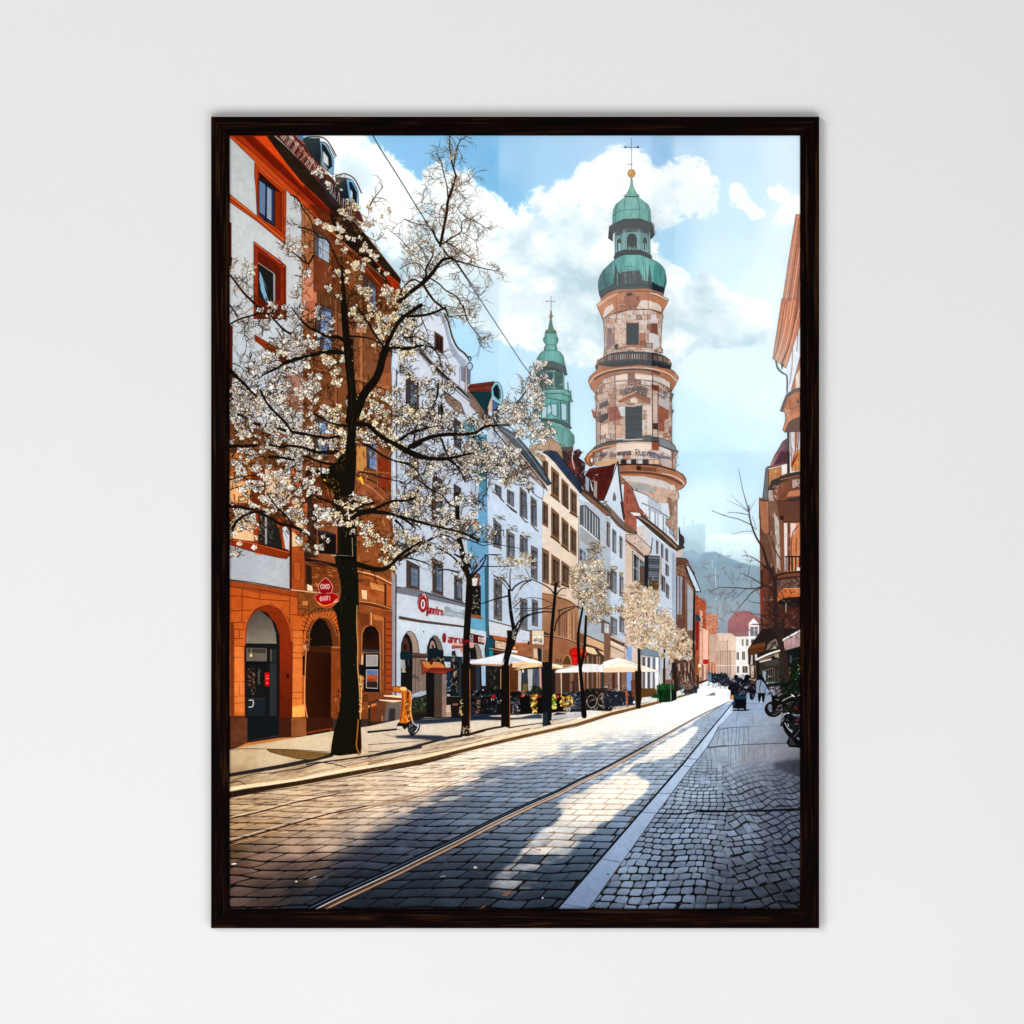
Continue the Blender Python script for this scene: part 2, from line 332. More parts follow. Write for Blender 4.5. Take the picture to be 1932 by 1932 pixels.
cop('F', '1290,775 1510,770 1560,790 1570,850 1588,885 1560,890 1480,872 1340,845 1330,810'); S('F', '1540,710 1545,800', 2, (40, 90, 90)); S('F', '1568,780 1572,850', 1.2, (50, 100, 100)); S('F', '1310,790 1450,782 1560,812', 1.2, (160, 210, 200)); S('F', '1340,815 1470,810 1575,850', 1.2, (30, 70, 70))
cop('F', '1230,960 1340,850 1560,890 1562,1110 1430,1050 1290,1050 1240,1000', l=(60, 130, 125), r=(120, 195, 185))
for q in ('1300,930 1350,930 1345,1035 1298,1035', '1385,905 1440,905 1440,1020 1395,1010', '1478,900 1530,905 1530,1060 1482,1050', '1350,930 1375,900 1395,975 1350,1020'): F('F', q, (196, 225, 232), o=((40, 100, 100), 1.1))
for x in (1448, 1468, 1540, 1295): S('F', [(x, 880), (x, 1070)], 1.7, (90, 175, 170)); S('F', [(x + 6, 880), (x + 6, 1070)], .8, (30, 80, 82))
F('F', '1290,1045 1430,1045 1500,1066 1560,1100 1575,1130 1555,1136 1480,1090 1400,1066 1300,1066', (85, 110, 108), o=((35, 55, 55), .8))
cop('F', '1300,1066 1400,1068 1480,1092 1560,1150 1598,1200 1600,1260 1585,1300 1480,1310 1440,1240 1380,1160 1320,1100', amp=20)
for k in range(9): S('F', [(1345 + k * 24, 1085 + k * 6), (1440 + k * 19, 1180 + k * 2), (1480 + k * 13, 1300)], .7, (40, 100, 96), a=.7)
F('F', '1440,1300 1590,1300 1590,1500 1440,1500', (105, 70, 62)); scrib('F', 1470, 1270, 1600, 1480, 40, [(60, 45, 45), (160, 100, 85), (210, 190, 180)], .9, 8)

# ---------------------------------------------------------------- great tower
part('printed_church_tower', 'tall round sandstone church tower with green onion domes in the print')
ST = (206, 176, 158)
def body(c, s, base=ST, o=(120, 78, 62), blocks=True):
    """round sandstone drum with mottled blocks"""
    p = P(c, s); x0, x1 = p[:, 0].min(), p[:, 0].max(); cx = (x0 + x1) / 2; R = (x1 - x0) / 2
    def f(X, Y):
        t = np.clip((X - cx) / R, -.99, .99); ang = np.arcsin(t)
        yy = Y - 9 * (1 - np.sqrt(1 - t * t))*-1
        r = np.floor(yy / 9.5); u = np.floor(ang * 5.2 + (r % 2) * .5)
        k = rnd(u + 40, r + 9, 4)[..., None]; k2 = rnd(u + 7, r + 77, 5)[..., None]
        b = np.array(base) * (.93 + .12 * k)
        b = np.where(k > .84, np.array([184, 136, 112]) + 25 * k2, b); b = np.where((k > .3) & (k < .35), np.array([160, 126, 114]), b); b = np.where(k < .18, np.array([208, 198, 192]) , b)
        e = np.minimum(np.abs(yy / 9.5 - np.round(yy / 9.5)) * 9.5, np.abs(ang * 5.2 + (r % 2) * .5 - np.round(ang * 5.2 + (r % 2) * .5)) * R / 5.2 * np.cos(ang))
        b = b - np.clip(1 - e / .8, 0, 1)[..., None] * 38
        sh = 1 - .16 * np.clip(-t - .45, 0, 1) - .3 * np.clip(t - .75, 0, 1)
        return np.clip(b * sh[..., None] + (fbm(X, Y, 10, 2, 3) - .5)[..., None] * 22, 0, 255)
    F(c, s, f, o=(o, .9, .9))
S('D', '193,300 194,580', .9, (88, 95, 102), sm=0); S('D', '135,385 255,386', 1.1, (62, 68, 76), sm=0); E('D', 137, 386, 10, 9, (45, 52, 60)); E('D', 252, 385, 12, 10, (45, 52, 60)); S('D', '156,544 200,540', .9, (70, 75, 82), sm=0)
E('D', 192, 626, 34, 38, (226, 160, 72), o=((110, 75, 40), .8)); scrib('D', 172, 600, 212, 650, 8, (130, 85, 40), .7, 5)
cop('D', '189,664 197,664 206,740 222,780 240,810 268,838 120,838 150,812 172,770 184,730', l=(88, 165, 152), r=(130, 200, 185))
cop('D', '150,835 240,835 300,880 345,915 366,960 370,1040 374,1085 270,1040 120,1046 20,1092 20,1020 26,960 50,910 100,870', amp=10, l=(96, 175, 165), r=(138, 208, 196))
for q in ('150,838 128,900 124,960 124,1045', '240,838 262,900 268,960 268,1040', '60,905 50,960 40,1080', '320,900 345,970 350,1060'): S('D', q, .8, (55, 110, 108), a=.9)
S('D', '24,1020 60,985 130,962 266,952', .8, (60, 110, 108)); S('D', '150,838 200,842 245,838', 1, (60, 110, 108)); scrib('D', 130, 950, 265, 1035, 16, (90, 150, 145), .7, 9, .6, 1.57)
F('D', '-10,1110 22,1094 122,1050 272,1042 372,1080 385,1078 400,1100 408,1180 385,1212 368,1228 360,1190 270,1120 120,1125 20,1180 20,1248 -20,1220', (92, 104, 112), o=((50, 60, 68), 1)); S('D', '382,1080 398,1110 402,1180', 1.2, (225, 215, 205))
F('D', '-16,1150 20,1180 20,1252 -14,1222', (62, 78, 88))
cop('D', '36,1180 122,1126 268,1120 362,1190 366,1362 270,1330 120,1330 38,1392', l=(92, 150, 152), r=(130, 185, 182))
F('D', '40,1180 122,1128 268,1122 360,1188 340,1180 262,1165 130,1168 60,1200', (88, 108, 116), a=.8)
for q in ('146,1326 146,1220 165,1180 196,1172 228,1182 246,1222 246,1322', '58,1350 56,1240 75,1212 98,1222 104,1260 102,1335', '292,1330 290,1240 305,1205 328,1210 340,1250 338,1345'):
    F('D', q, grad('D', '0,1200 0,1330', (58, 78, 82), (92, 115, 118)), o=((170, 212, 212), 1.1)); 
for q in ('72,1262 96,1270 92,1340 72,1345', '298,1260 306,1260 306,1335 298,1335', '320,1265 330,1268 330,1340 320,1338'): F('D', q, (165, 215, 222))
scrib('D', 155, 1290, 235, 1325, 12, (225, 238, 240), .9, 5, .9, 1.57); scrib('D', 130, 1140, 260, 1172, 14, (200, 225, 225), .7, 4)
for x in (118, 128, 258, 270, 38, 358): S('D', [(x, 1125 + abs(x - 195) * .25), (x, 1335 + abs(x - 195) * .15)], 1, (168, 210, 210))
F('D', '30,1395 60,1350 130,1326 270,1328 370,1372 380,1400 360,1420 270,1372 130,1372 40,1420', (78, 92, 98), o=((40, 52, 58), .9))
# lower onion
on = '590,0 -5,0'  
p = P('N', '1330,0 1390,55 1430,120 1456,230 1460,320 1430,430 1405,545 1290,490 1160,445 1000,450 830,440 620,480 480,540 375,612 340,520 322,400 326,300 350,220 400,130 470,60 530,0 520,-10'); q = P('D', '20,1432 70,1392 130,1370 270,1370 370,1410 420,1436')
poly(np.vstack([p[:-1], q]), copper('D', '-30,1400 512,1700', amp=20, l=(80, 150, 152), r=(122, 205, 196)), o=((45, 70, 74), .9))
F('N', '375,612 340,540 330,470 430,430 560,350 590,200 600,0 640,130 700,190 720,150 800,140 1000,120 1040,190 1060,290 1150,300 1180,0 1200,200 1220,320 1330,370 1420,400 1405,545 1160,445 830,435 620,480 480,540', (84, 100, 108), a=.92)
F('N', '700,180 820,130 1000,120 1050,200 1055,310 700,330', (98, 102, 106)); F('N', '1160,330 1240,320 1330,380 1430,420 1400,540 1280,480 1160,440', (52, 78, 96))
for k in range(16): S('N', [(360 + k * 70, 330 - abs(8 - k) * -6), (365 + k * 68 + rng.uniform(-8, 8), 80 + abs(8 - k) * 14)], rng.uniform(.7, 1.8), rng.choice([(70, 120, 125), (140, 205, 200), (100, 160, 160)]), a=.75)
for q in ('760,40 760,170', '870,-20 870,160', '760,60 950,60', '760,100 950,100', '620,0 650,200 680,300', '1080,-20 1075,320', '1110,-20 1115,310'): S('N', q, .7, (60, 125, 125))
scrib('N', 720, 100, 1040, 200, 30, [(150, 200, 200), (60, 80, 88)], .8, 6, .8, 1.57)
S('N', '380,500 560,400 830,335 1140,325', .9, (120, 140, 146)); S('N', '420,540 600,450 800,405 1060,405', .9, (115, 135, 142)); S('N', '1140,440 1240,470 1400,545', 1.4, (225, 215, 205))
# cornice ring under the onion
F('N', '360,600 480,500 640,440 1150,420 1400,500 1400,900 400,950', (190, 128, 95))
F('O', '300,1200 1555,1180 1600,1400 1560,1700 1500,1720 640,1620 300,1500', (205, 172, 152))
F('N', '300,690 480,560 640,490 830,470 1150,470 1300,500 1495,605 1480,650 1385,830 1200,775 880,775 560,850 395,930 320,760', vary((202, 136, 98), 14, 20, 1), o=((120, 75, 55), 1))
F('N', '300,690 480,560 640,490 660,520 500,590 340,730', (222, 170, 135)); F('N', '1190,480 1300,500 1495,605 1480,630 1280,535 1190,515', (228, 205, 185), o=((90, 60, 50), .7))
F('N', '420,800 450,740 560,680 590,760 480,850 405,930', (214, 205, 195)); F('N', '1040,620 1160,620 1330,680 1380,740 1370,810 1200,760 960,760', (218, 202, 190)); S('N', '390,930 560,850 700,800 880,775 1160,775 1385,860', 1.4, (140, 78, 50))
F('N', '780,500 880,490 1010,560 1020,640 960,760 880,790 640,760 720,680', (176, 118, 92)); scrib('N', 640, 500, 1010, 780, 50, [(100, 70, 62), (222, 180, 150), (130, 80, 60)], .9, 9)
F('N', '790,500 880,490 900,530 830,550', (70, 74, 82))
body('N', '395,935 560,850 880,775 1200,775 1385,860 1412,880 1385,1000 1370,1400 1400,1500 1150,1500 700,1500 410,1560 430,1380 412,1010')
for q in ('600,980 640,860 700,820', '620,490 630,950', '1150,480 1160,780', '1150,800 1155,1330', '590,1060 590,1340'): S('N', q, 1.1, (170, 96, 66))
F('N', '460,1180 585,1160 590,1340 520,1420 455,1460', (160, 130, 128)); F('N', '1185,1000 1310,1010 1315,1195 1240,1165 1180,1160', (160, 98, 70)); F('N', '1165,1165 1240,1170 1330,1220 1340,1400 1250,1440 1165,1340', (206, 200, 204)); F('N', '1210,850 1290,850 1290,960 1200,960', (214, 206, 208))
F('N', '1010,1160 1120,1160 1120,1290 1010,1290', (190, 128, 96)); F('N', '1010,1290 1120,1290 1120,1400 1010,1380', (165, 105, 82)); F('N', '600,1000 780,880 790,1300 700,1380 600,1340', (218, 196, 178), a=.7)
scrib('N', 480, 820, 1120, 1000, 70, [(150, 90, 66), (226, 205, 185), (190, 130, 100)], .9, 9); scrib('N', 600, 1000, 790, 1380, 40, [(150, 100, 78), (190, 140, 115)], .8, 8)
F('N', '785,985 1005,985 1005,1375 785,1375', (198, 134, 106)); F('N', '792,1000 998,1000 998,1364 792,1364', (72, 90, 106))
for y in range(1020, 1360, 28): S('N', [(792, y), (998, y)], .7, (58, 74, 90), sm=0, a=.7)
F('N', '650,1410 850,1370 1120,1380 1120,1420 850,1400 660,1445', (190, 120, 98)); F('N', '1125,1335 1225,1335 1225,1415 1125,1405', (176, 150, 138), o=((70, 55, 52), .8)); F('N', '590,1370 655,1340 650,1440 600,1440', (85, 82, 88)); scrib('N', 400, 1450, 470, 1560, 16, [(60, 50, 48), (200, 180, 160)], .9, 7); scrib('N', 1240, 1400, 1410, 1510, 30, [(70, 60, 56), (215, 195, 175)], .9, 7)
# balcony with balusters
F('N', '272,1740 300,1660 420,1570 560,1520 750,1480 1150,1490 1380,1540 1500,1610 1546,1680 1525,1785 1300,1720 1000,1690 600,1730 320,1830', (86, 92, 98), o=((60, 50, 48), .9))
for k in range(46):
    u = -1 + 2 * (k + .5) / 46; x = 908 + 610 * math.sin(u * 1.5); yt = 1518 + 150 * (1 - math.cos(u * 1.25)) + 2; 
    S('N', [(x, yt), (x, yt + 75)], 1.5 * max(.5, math.cos(u * 1.3)), rng.choice([(196, 140, 108), (205, 160, 130), (216, 190, 172), (180, 118, 88)]), sm=0)
S('N', '300,1650 430,1560 600,1500 900,1478 1200,1496 1400,1540 1520,1620', 1.2, (60, 52, 52))
F('N', '300,1740 420,1690 700,1640 1000,1620 1250,1640 1520,1720 1525,1785 1300,1720 1000,1690 600,1730 320,1830', (70, 80, 90)); F('N', '1150,1490 1250,1500 1250,1720 1150,1700', (48, 50, 62), a=.6)
F('O', '155,210 180,140 300,30 330,-100 330,-60 600,-20 1000,-60 1250,-30 1525,10 1600,60 1665,150 1640,220 1540,390 1300,130 900,60 600,110 400,200 290,440 200,330', vary((192, 128, 92), 14, 20, 1), o=((110, 72, 55), 1))
S('O', '180,240 260,140 420,60 640,10 900,-10 1100,0', 2.2, (236, 176, 130)); S('O', '1100,-10 1300,20 1500,90 1640,220', 1.6, (232, 220, 210)); S('O', '260,180 420,90 640,35 900,15 1150,30 1350,90', 3.4, (96, 88, 88))
# main drum
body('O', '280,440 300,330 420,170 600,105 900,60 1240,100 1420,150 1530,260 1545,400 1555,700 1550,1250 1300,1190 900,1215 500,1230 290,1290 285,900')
for q, c in (('605,120 820,85 815,190 605,205', (232, 214, 196)), ('930,90 1228,115 1228,205 935,175', (232, 214, 196)), ('1240,130 1420,170 1520,240 1525,340 1380,250 1240,205', (212, 198, 190)), ('600,215 815,200 815,260 610,280', (224, 205, 188)), ('1035,190 1210,220 1210,290 1035,270', (214, 200, 192)),
             ('820,80 930,70 930,170 1030,200 1035,270 820,290', (158, 120, 108)), ('765,330 1035,290 1150,330 1130,460 1020,440 930,390 765,450', (128, 112, 106)), ('1215,270 1335,285 1335,385 1220,360', (165, 92, 62)), ('1225,430 1315,430 1310,1120 1225,1110', (204, 182, 168)),
             ('1330,400 1440,420 1520,520 1500,700 1420,690 1330,600', (190, 180, 182)), ('1330,610 1490,700 1490,830 1420,870 1425,1055 1330,1040', (178, 110, 80)), ('1145,730 1230,735 1230,850 1145,840', (150, 95, 70)), ('1235,915 1315,915 1315,1020 1230,1010', (112, 70, 58)), ('500,560 600,480 610,640 500,660', (185, 140, 120)),
             ('500,660 690,630 700,780 740,830 620,860 500,900', (178, 104, 78)), ('340,600 480,530 490,610 345,680', (112, 108, 114)), ('365,780 490,740 490,830 360,920', (104, 84, 80)), ('645,640 780,620 775,800 700,800', (205, 205, 208)), ('1060,620 1220,600 1225,1110 1130,1110 1120,700 1060,700', (214, 196, 182)), ('365,950 495,900 490,1110 360,1120', (222, 192, 168)), ('615,950 710,940 710,1150 615,1160', (214, 166, 135)),
             ('290,460 500,380 500,480 330,560', (205, 178, 160))):
    F('O', q, vary(c, 8, 8, 3), o=((120, 82, 68), .6, .6))
S('O', '600,110 605,1260', 1.2, (120, 72, 55)); S('O', '1228,90 1228,1200', 1.2, (95, 65, 60)); S('O', '360,700 355,1250', .8, (110, 75, 60)); S('O', '1320,380 1320,1150', .9, (110, 75, 60)); S('O', '285,560 290,1270', 1, (120, 80, 62))
S('O', '300,350 450,260 600,225 820,205', .8, (130, 85, 65)); S('O', '1030,190 1250,220 1420,290 1530,360', 1, (70, 55, 52)); S('O', '1030,270 1210,300 1400,370 1530,450', .8, (70, 55, 52))
scrib('O', 1335, 310, 1520, 500, 46, [(50, 45, 45), (90, 80, 76), (170, 150, 140)], 1, 8); scrib('O', 770, 190, 1130, 440, 80, [(90, 75, 72), (190, 150, 130), (225, 205, 190), (110, 80, 70)], 1, 9); scrib('O', 480, 320, 640, 480, 26, [(130, 90, 75), (200, 160, 140)], .9, 7)
F('O', '630,540 920,420 950,400 1190,500 1185,580 1120,580 940,450 700,570', (178, 112, 70), o=((90, 60, 50), .8)); S('O', '635,540 910,405 960,385', 1.8, (230, 180, 140)); F('O', '700,570 940,450 1120,580 800,600', (186, 140, 110)); F('O', '850,570 855,510 900,480 960,490 990,540 980,590', (220, 200, 180), o=((140, 100, 80), .7)); scrib('O', 700, 560, 1120, 610, 24, [(226, 205, 185), (140, 95, 75)], .8, 8, .8, 0)
F('O', '775,640 900,650 1050,622 1052,1180 780,1182', (66, 84, 98), o=((45, 58, 70), .8))
for y in range(670, 1180, 30): S('O', [(780, y), (1048, y - 4)], .9, rng.choice([(92, 112, 124), (50, 66, 80)]), sm=0, a=.8)
F('O', '790,1000 920,900 940,1180 790,1180', (60, 92, 112), a=.5, bl=3)
scrib('O', 300, 1080, 600, 1220, 50, [(100, 95, 105), (150, 110, 90), (80, 76, 84)], .9, 9, .8, 1.57); scrib('O', 1080, 700, 1120, 1100, 20, [(110, 70, 60), (225, 205, 190)], .9, 6, .8, 0); scrib('O', 1480, 1020, 1550, 1200, 14, (120, 78, 62), .8, 7, .8, 1.57)
F('O', '212,685 280,672 290,700 275,840 240,810', (176, 100, 75), o=((110, 70, 60), .8)); F('O', '212,685 280,672 275,720', (220, 215, 212)); F('O', '1595,680 1560,770 1552,740 1560,700', (130, 110, 100)); F('O', '1530,410 1580,425 1545,540 1525,480', (160, 120, 105), o=((90, 70, 64), .8)); F('O', '255,450 300,440 295,600 262,520', (170, 120, 100))
# lower mouldings
F('O', '210,1370 270,1300 500,1215 780,1185 1060,1130 1300,1145 1500,1210 1600,1290 1625,1360 1660,1385 1600,1470 1560,1500 1560,1370 1350,1290 1200,1220 900,1215 620,1240 400,1310 270,1370', (98, 104, 108), o=((60, 50, 48), 1))
S('O', '740,1190 900,1190 1060,1180', 1.8, (200, 196, 196)); S('O', '300,1290 480,1240 740,1215 1000,1212 1300,1225', 1.6, (60, 60, 66)); F('O', '1340,1160 1500,1215 1600,1300 1610,1370 1350,1280', (150, 155, 155), a=.8)
F('O', '90,1520 150,1420 230,1360 400,1300 620,1240 640,1300 400,1350 280,1400 250,1480 260,1600 200,1640 130,1600', (196, 112, 52), o=((100, 60, 40), 1)); S('O', '150,1560 160,1460 260,1370 420,1310 610,1285', 1.6, (232, 165, 105)); E('O', 212, 1535, 22, 42, (240, 240, 242), o=((120, 80, 60), .7))
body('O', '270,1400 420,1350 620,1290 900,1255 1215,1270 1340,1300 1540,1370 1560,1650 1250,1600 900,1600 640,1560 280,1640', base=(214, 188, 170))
F('O', '620,1270 900,1250 1210,1260 1210,1370 880,1370 620,1390', (226, 202, 184)); F('O', '1215,1225 1340,1245 1330,1370 1215,1360', (172, 96, 60)); F('O', '1345,1300 1530,1370 1540,1460 1380,1380', (208, 202, 205))
scrib('O', 280, 1400, 600, 1480, 46, [(90, 90, 105), (150, 120, 110), (110, 100, 110)], 1.1, 9, .9, -.2); F('O', '640,1395 870,1370 875,1440 640,1450', (140, 138, 150)); F('O', '1160,1385 1250,1400 1330,1430 1520,1480 1540,1520 1340,1500 1170,1490', (122, 118, 136))
text('O', '640,1375 875,1350 880,1445 640,1450', 'auna', 1.1, (70, 62, 74)); text('O', '945,1350 1210,1365 1200,1460 945,1450', 'Rupr', 1.3, (84, 70, 78)); scrib('O', 1160, 1380, 1400, 1470, 24, [(70, 62, 74), (200, 190, 195)], 1, 7)
F('O', '280,1560 640,1500 660,1540 640,1600 280,1640', (214, 170, 130)); 
for x, c in ((700, (80, 62, 58)), (800, (200, 190, 190)), (870, (66, 72, 84)), (975, (204, 196, 192)), (1065, (76, 76, 88)), (1165, (222, 178, 145)), (1250, (224, 186, 155))): F('O', [(x, 1520), (x + 85, 1515), (x + 90, 1600), (x + 5, 1600)], c, o=((80, 60, 56), .6)) 
F('O', '1350,1500 1540,1530 1550,1680 1390,1620', (190, 170, 162)); S('O', '1560,1380 1555,1660', 2.4, (176, 110, 80)); scrib('O', 1560, 1370, 1640, 1690, 40, [(110, 85, 75), (215, 190, 170), (160, 120, 100)], 1, 8); F('O', '1570,1380 1660,1385 1600,1480 1630,1560 1590,1600 1620,1680 1570,1660', (186, 150, 130), o=((90, 66, 58), .8), a=.7)
F('O', '640,1600 900,1590 1200,1600 1420,1640 1600,1690 1740,1770 1790,1850 1790,1920 1740,1990 1600,2070 1100,1930 700,1930 640,1800', vary((184, 118, 80), 12, 20, 1), o=((92, 62, 50), 1))
for q, w, c in (('640,1610 900,1600 1200,1612 1420,1650 1600,1705', 2, (45, 32, 30)), ('660,1725 950,1715 1200,1735 1390,1760', 1.8, (236, 172, 122)), ('1390,1750 1560,1790 1680,1850 1760,1930', 1.6, (226, 214, 206)), ('670,1800 900,1800 1150,1830 1400,1880 1600,1960', 1.8, (224, 160, 112)), ('660,1740 950,1735 1250,1760 1500,1820 1700,1920', 5, (135, 80, 52)), ('690,1815 950,1815 1200,1850 1450,1920', 1, (80, 55, 48)), ('1640,1720 1740,1790 1770,1860', 1.2, (120, 90, 78))): S('O', q, w, c)
F('O', '960,1625 1035,1625 1035,1705 960,1700', (80, 50, 40)); F('O', '1045,1650 1285,1665 1285,1720 1045,1700', (150, 90, 62), o=((90, 58, 48), .7))
# lowest drum behind the gabled house
F('G', '380,1590 560,1640 600,1700 625,1720 630,1760 610,1800 612,1932 520,1960 300,1800 150,1660 100,1600', vary((196, 160, 138), 12, 12, 2), o=((110, 80, 68), .8)); F('G', '100,1570 300,1570 480,1610 590,1660 600,1700 480,1680 340,1640 150,1610', (196, 190, 188))
F('J', '500,0 612,-40 612,330 600,330 530,200 460,100', vary((178, 140, 118), 14, 12, 2), o=((100, 72, 60), .8)); scrib('G', 350, 1650, 620, 1932, 60, [(130, 90, 72), (224, 200, 180), (150, 105, 84)], 1.1, 12, .7, 1.5); F('G', '520,1760 560,1770 570,1930 520,1960', (160, 110, 84)); scrib('J', 520, 0, 612, 300, 26, [(120, 84, 68), (215, 190, 170)], 1.1, 14, .7, 1.57)
scrib('G', 540, 1700, 630, 1790, 20, [(100, 74, 62), (220, 200, 185)], .9, 6); F('G', '190,1640 300,1640 420,1690 380,1720 200,1690', (150, 160, 168), a=.8)
# ---------------------------------------------------------------- left row, far to near
OUT = (45, 36, 34)
part('printed_gabled_house', 'white gabled house with red and orange roofs beside the church tower')
W8 = (186, 203, 222)
F('J', '130,230 300,180 460,330 600,430 600,1060 560,1500 130,1500', grad('J', '140,600 420,600', (224, 184, 155), (184, 200, 220), 5))
F('J', '360,300 600,430 600,1060 500,1000 380,700', (184, 200, 222)); F('J', '560,430 600,440 598,1060 570,1030', (160, 178, 205)); S('J', '575,440 572,1020', .8, (120, 130, 150))
F('J', '140,270 240,268 380,400 345,460 310,480 200,395 145,330', (206, 178, 160), o=(OUT, .8)); scrib('J', 150, 280, 340, 420, 24, [(110, 80, 65), (235, 215, 195)], .9, 8)
S('J', '140,325 210,380 300,465 350,470', 2.6, (176, 88, 52)); S('J', '140,318 210,370 300,452', .9, OUT)
win('J', '203,420 312,520 312,740 203,700', (225, 215, 205), (120, 135, 150), m=.08, cross=(.5,)); F('J', '270,560 320,560 320,750 270,720', (120, 88, 68), o=(OUT, .7))
F('J', '312,455 345,462 345,770 312,740', (48, 42, 44)); F('J', '345,462 450,468 440,700 350,690', (92, 104, 120), o=(OUT, 1))
for y in range(480, 690, 17): S('J', [(350, y), (444, y + 6)], .9, rng.choice([(55, 60, 70), (140, 155, 172)]))
F('J', '352,695 442,702 440,780 350,768', (134, 92, 48), o=(OUT, .7)); F('J', '450,470 472,490 470,700 448,760', (176, 160, 140)); scrib('J', 350, 640, 470, 780, 26, [(210, 190, 150), (60, 45, 35)], .9, 6)
for q in ('422,322 438,336 436,448 422,440', '466,352 483,368 482,485 466,475', '507,393 527,412 526,520 507,505', '507,532 534,560 532,652 507,640', '512,712 536,740 534,862 512,840', '470,640 500,665 500,800 470,780'): win('J', q, (165, 140, 125), (100, 110, 125), m=.12, cross=())
S('J', '385,300 370,440', 1.3, OUT); F('G', '125,1610 200,1690 260,1850 345,1932 345,1960 110,1960', (194, 88, 58)); F('J', '95,-30 270,-30 300,30 240,120 240,265 130,235 120,100', vary((198, 90, 60), 8, 14, 1)); S('G', '115,1600 205,1690 262,1850 350,1940', 1.3, OUT); scrib('G', 130, 1660, 250, 1932, 20, (120, 45, 35), 1.4, 12, .8, 1.2)
F('G', '200,1690 330,1740 480,1850 545,1932 545,1960 360,1960 262,1855', (205, 217, 230), o=(OUT, .9)); F('J', '270,-20 530,-20 545,100 510,110 500,210 560,270 600,330 560,320 300,60', (200, 212, 226)); 
for k in range(9): S('J', [(310 + k * 25, -5 + k * 14), (310 + k * 25, 85 + k * 24)], 1.2, rng.choice([(80, 85, 98), (235, 240, 244), (120, 130, 145)]))
S('J', '290,-20 400,30 500,90 530,110', 1.3, OUT); F('G', '340,1740 470,1830 470,1932 345,1880', (150, 165, 182), a=.6); F('J', '540,200 580,240 580,290 540,250', (150, 160, 172), o=(OUT, .6))
F('J', '175,60 265,68 420,190 560,310 622,372 610,422 545,380 380,240 240,112', vary((112, 78, 56), 14, 14, 1), o=(OUT, 1)); S('J', '200,72 330,150 480,270 605,385', 1.2, (205, 170, 140)); S('J', '240,100 400,230 590,395', 1.2, (60, 42, 36)); F('J', '172,60 268,68 285,100 215,100', (232, 224, 214), o=(OUT, .7)); F('J', '622,372 672,372 665,400 605,420', (90, 66, 54))
F('F', '1740,1500 1932,1470 1975,1452 1932,1640 1868,1800 1800,1790 1750,1600 1700,1560', vary((128, 30, 24), 12, 10, 1), o=(OUT, .9))
for k in range(9): S('F', [(1750 + k * 4, 1540 + k * 28), (1960 - k * 14, 1512 + k * 30)], .9, (84, 18, 18))
F('G', '65,1438 82,1480 100,1700 130,1960 -110,1960 -60,1790 10,1600', grad('G', '0,1500 0,1932', (214, 226, 238), (186, 204, 224)), o=(OUT, .8)); S('G', '66,1436 78,1560 100,1760 128,1950', 2.4, (52, 40, 40)); S('G', '62,1442 15,1590 -50,1760 -95,1830', 1.5, (60, 50, 50)); F('G', '34,1715 48,1760 50,1932 20,1925 24,1760', (126, 116, 112), o=(OUT, .7))
F('J', '-100,-40 100,-40 125,110 130,238 100,220 -10,90 -100,40', (190, 208, 226)); S('J', '95,-30 122,130', 2.2, (52, 40, 40))

part('printed_narrow_white_house', 'narrow pale blue house left of the gabled house')
F('J', '-75,40 0,120 70,200 135,250 135,1500 -80,1500', grad('J', '0,200 0,1100', (196, 212, 230), (176, 195, 218), 4))
for q in ('20,215 52,245 48,442 20,425', '85,280 108,300 106,490 86,478', '2,570 55,620 52,815 0,790', '85,645 116,660 114,842 85,830', '0,1015 58,1050 56,1190 0,1180', '85,1010 125,1040 122,1165 85,1160', '-60,470 -35,500 -38,640 -60,620', '-62,150 -38,180 -40,360 -62,340', '-62,800 -38,820 -38,1000 -62,980'): win('J', q, (152, 122, 102), (128, 145, 165), m=.14, cross=(.5,))
E('J', 30, 575, 32, 16, (205, 180, 130), o=(OUT, .7)); E('J', 98, 630, 18, 14, (200, 160, 90), o=(OUT, .7)); S('J', '0,790 60,830 80,870', 1, (230, 232, 235)); 
S('J', '0,95 60,160 130,225 180,250 240,252', 3.2, (70, 56, 50)); S('J', '-10,80 60,146 130,212 200,240', 1, (200, 175, 155)); F('F', '1640,1712 1690,1690 1800,1780 1932,1880 1932,1932 1880,1932 1760,1820', vary((152, 98, 66), 12, 12, 1), o=(OUT, 1)); S('F', '1680,1700 1800,1795 1932,1905', 2.2, (60, 50, 52)); F('J', '-60,-40 20,40 110,140 240,240 230,268 130,240 60,190 0,115', vary((126, 92, 74), 10, 12, 1), a=.8)
F('F', '1545,1480 1560,1350 1640,1320 1672,1350 1640,1400 1700,1450 1690,1560 1740,1560 1760,1700 1800,1720 1810,1800 1700,1700 1620,1600', (86, 44, 44), wob=.6); scrib('F', 1560, 1330, 1800, 1700, 60, [(200, 195, 200), (150, 40, 35), (40, 34, 38), (120, 130, 150)], 1.5, 12); F('F', '1540,1470 1570,1400 1600,1420 1650,1550 1600,1540', (168, 50, 40), o=(OUT, .8)); F('F', '1700,1560 1740,1590 1735,1720 1700,1690', (150, 165, 185), o=(OUT, .8)); F('F', '1780,1600 1812,1620 1810,1780 1775,1750', (175, 150, 130), o=(OUT, .7)); S('F', '1600,1300 1580,1400 1600,1500', 1.6, (226, 220, 216)); S('F', '1850,1830 1895,1800', 2.6, (120, 110, 100)); F('F', '1380,1200 1480,1290 1500,1420 1440,1460 1340,1340 1190,1320 1190,1290 1350,1260', (190, 140, 92), o=(OUT, .8)); scrib('F', 1190, 1200, 1500, 1440, 40, [(240, 228, 205), (110, 75, 45)], 1, 10)

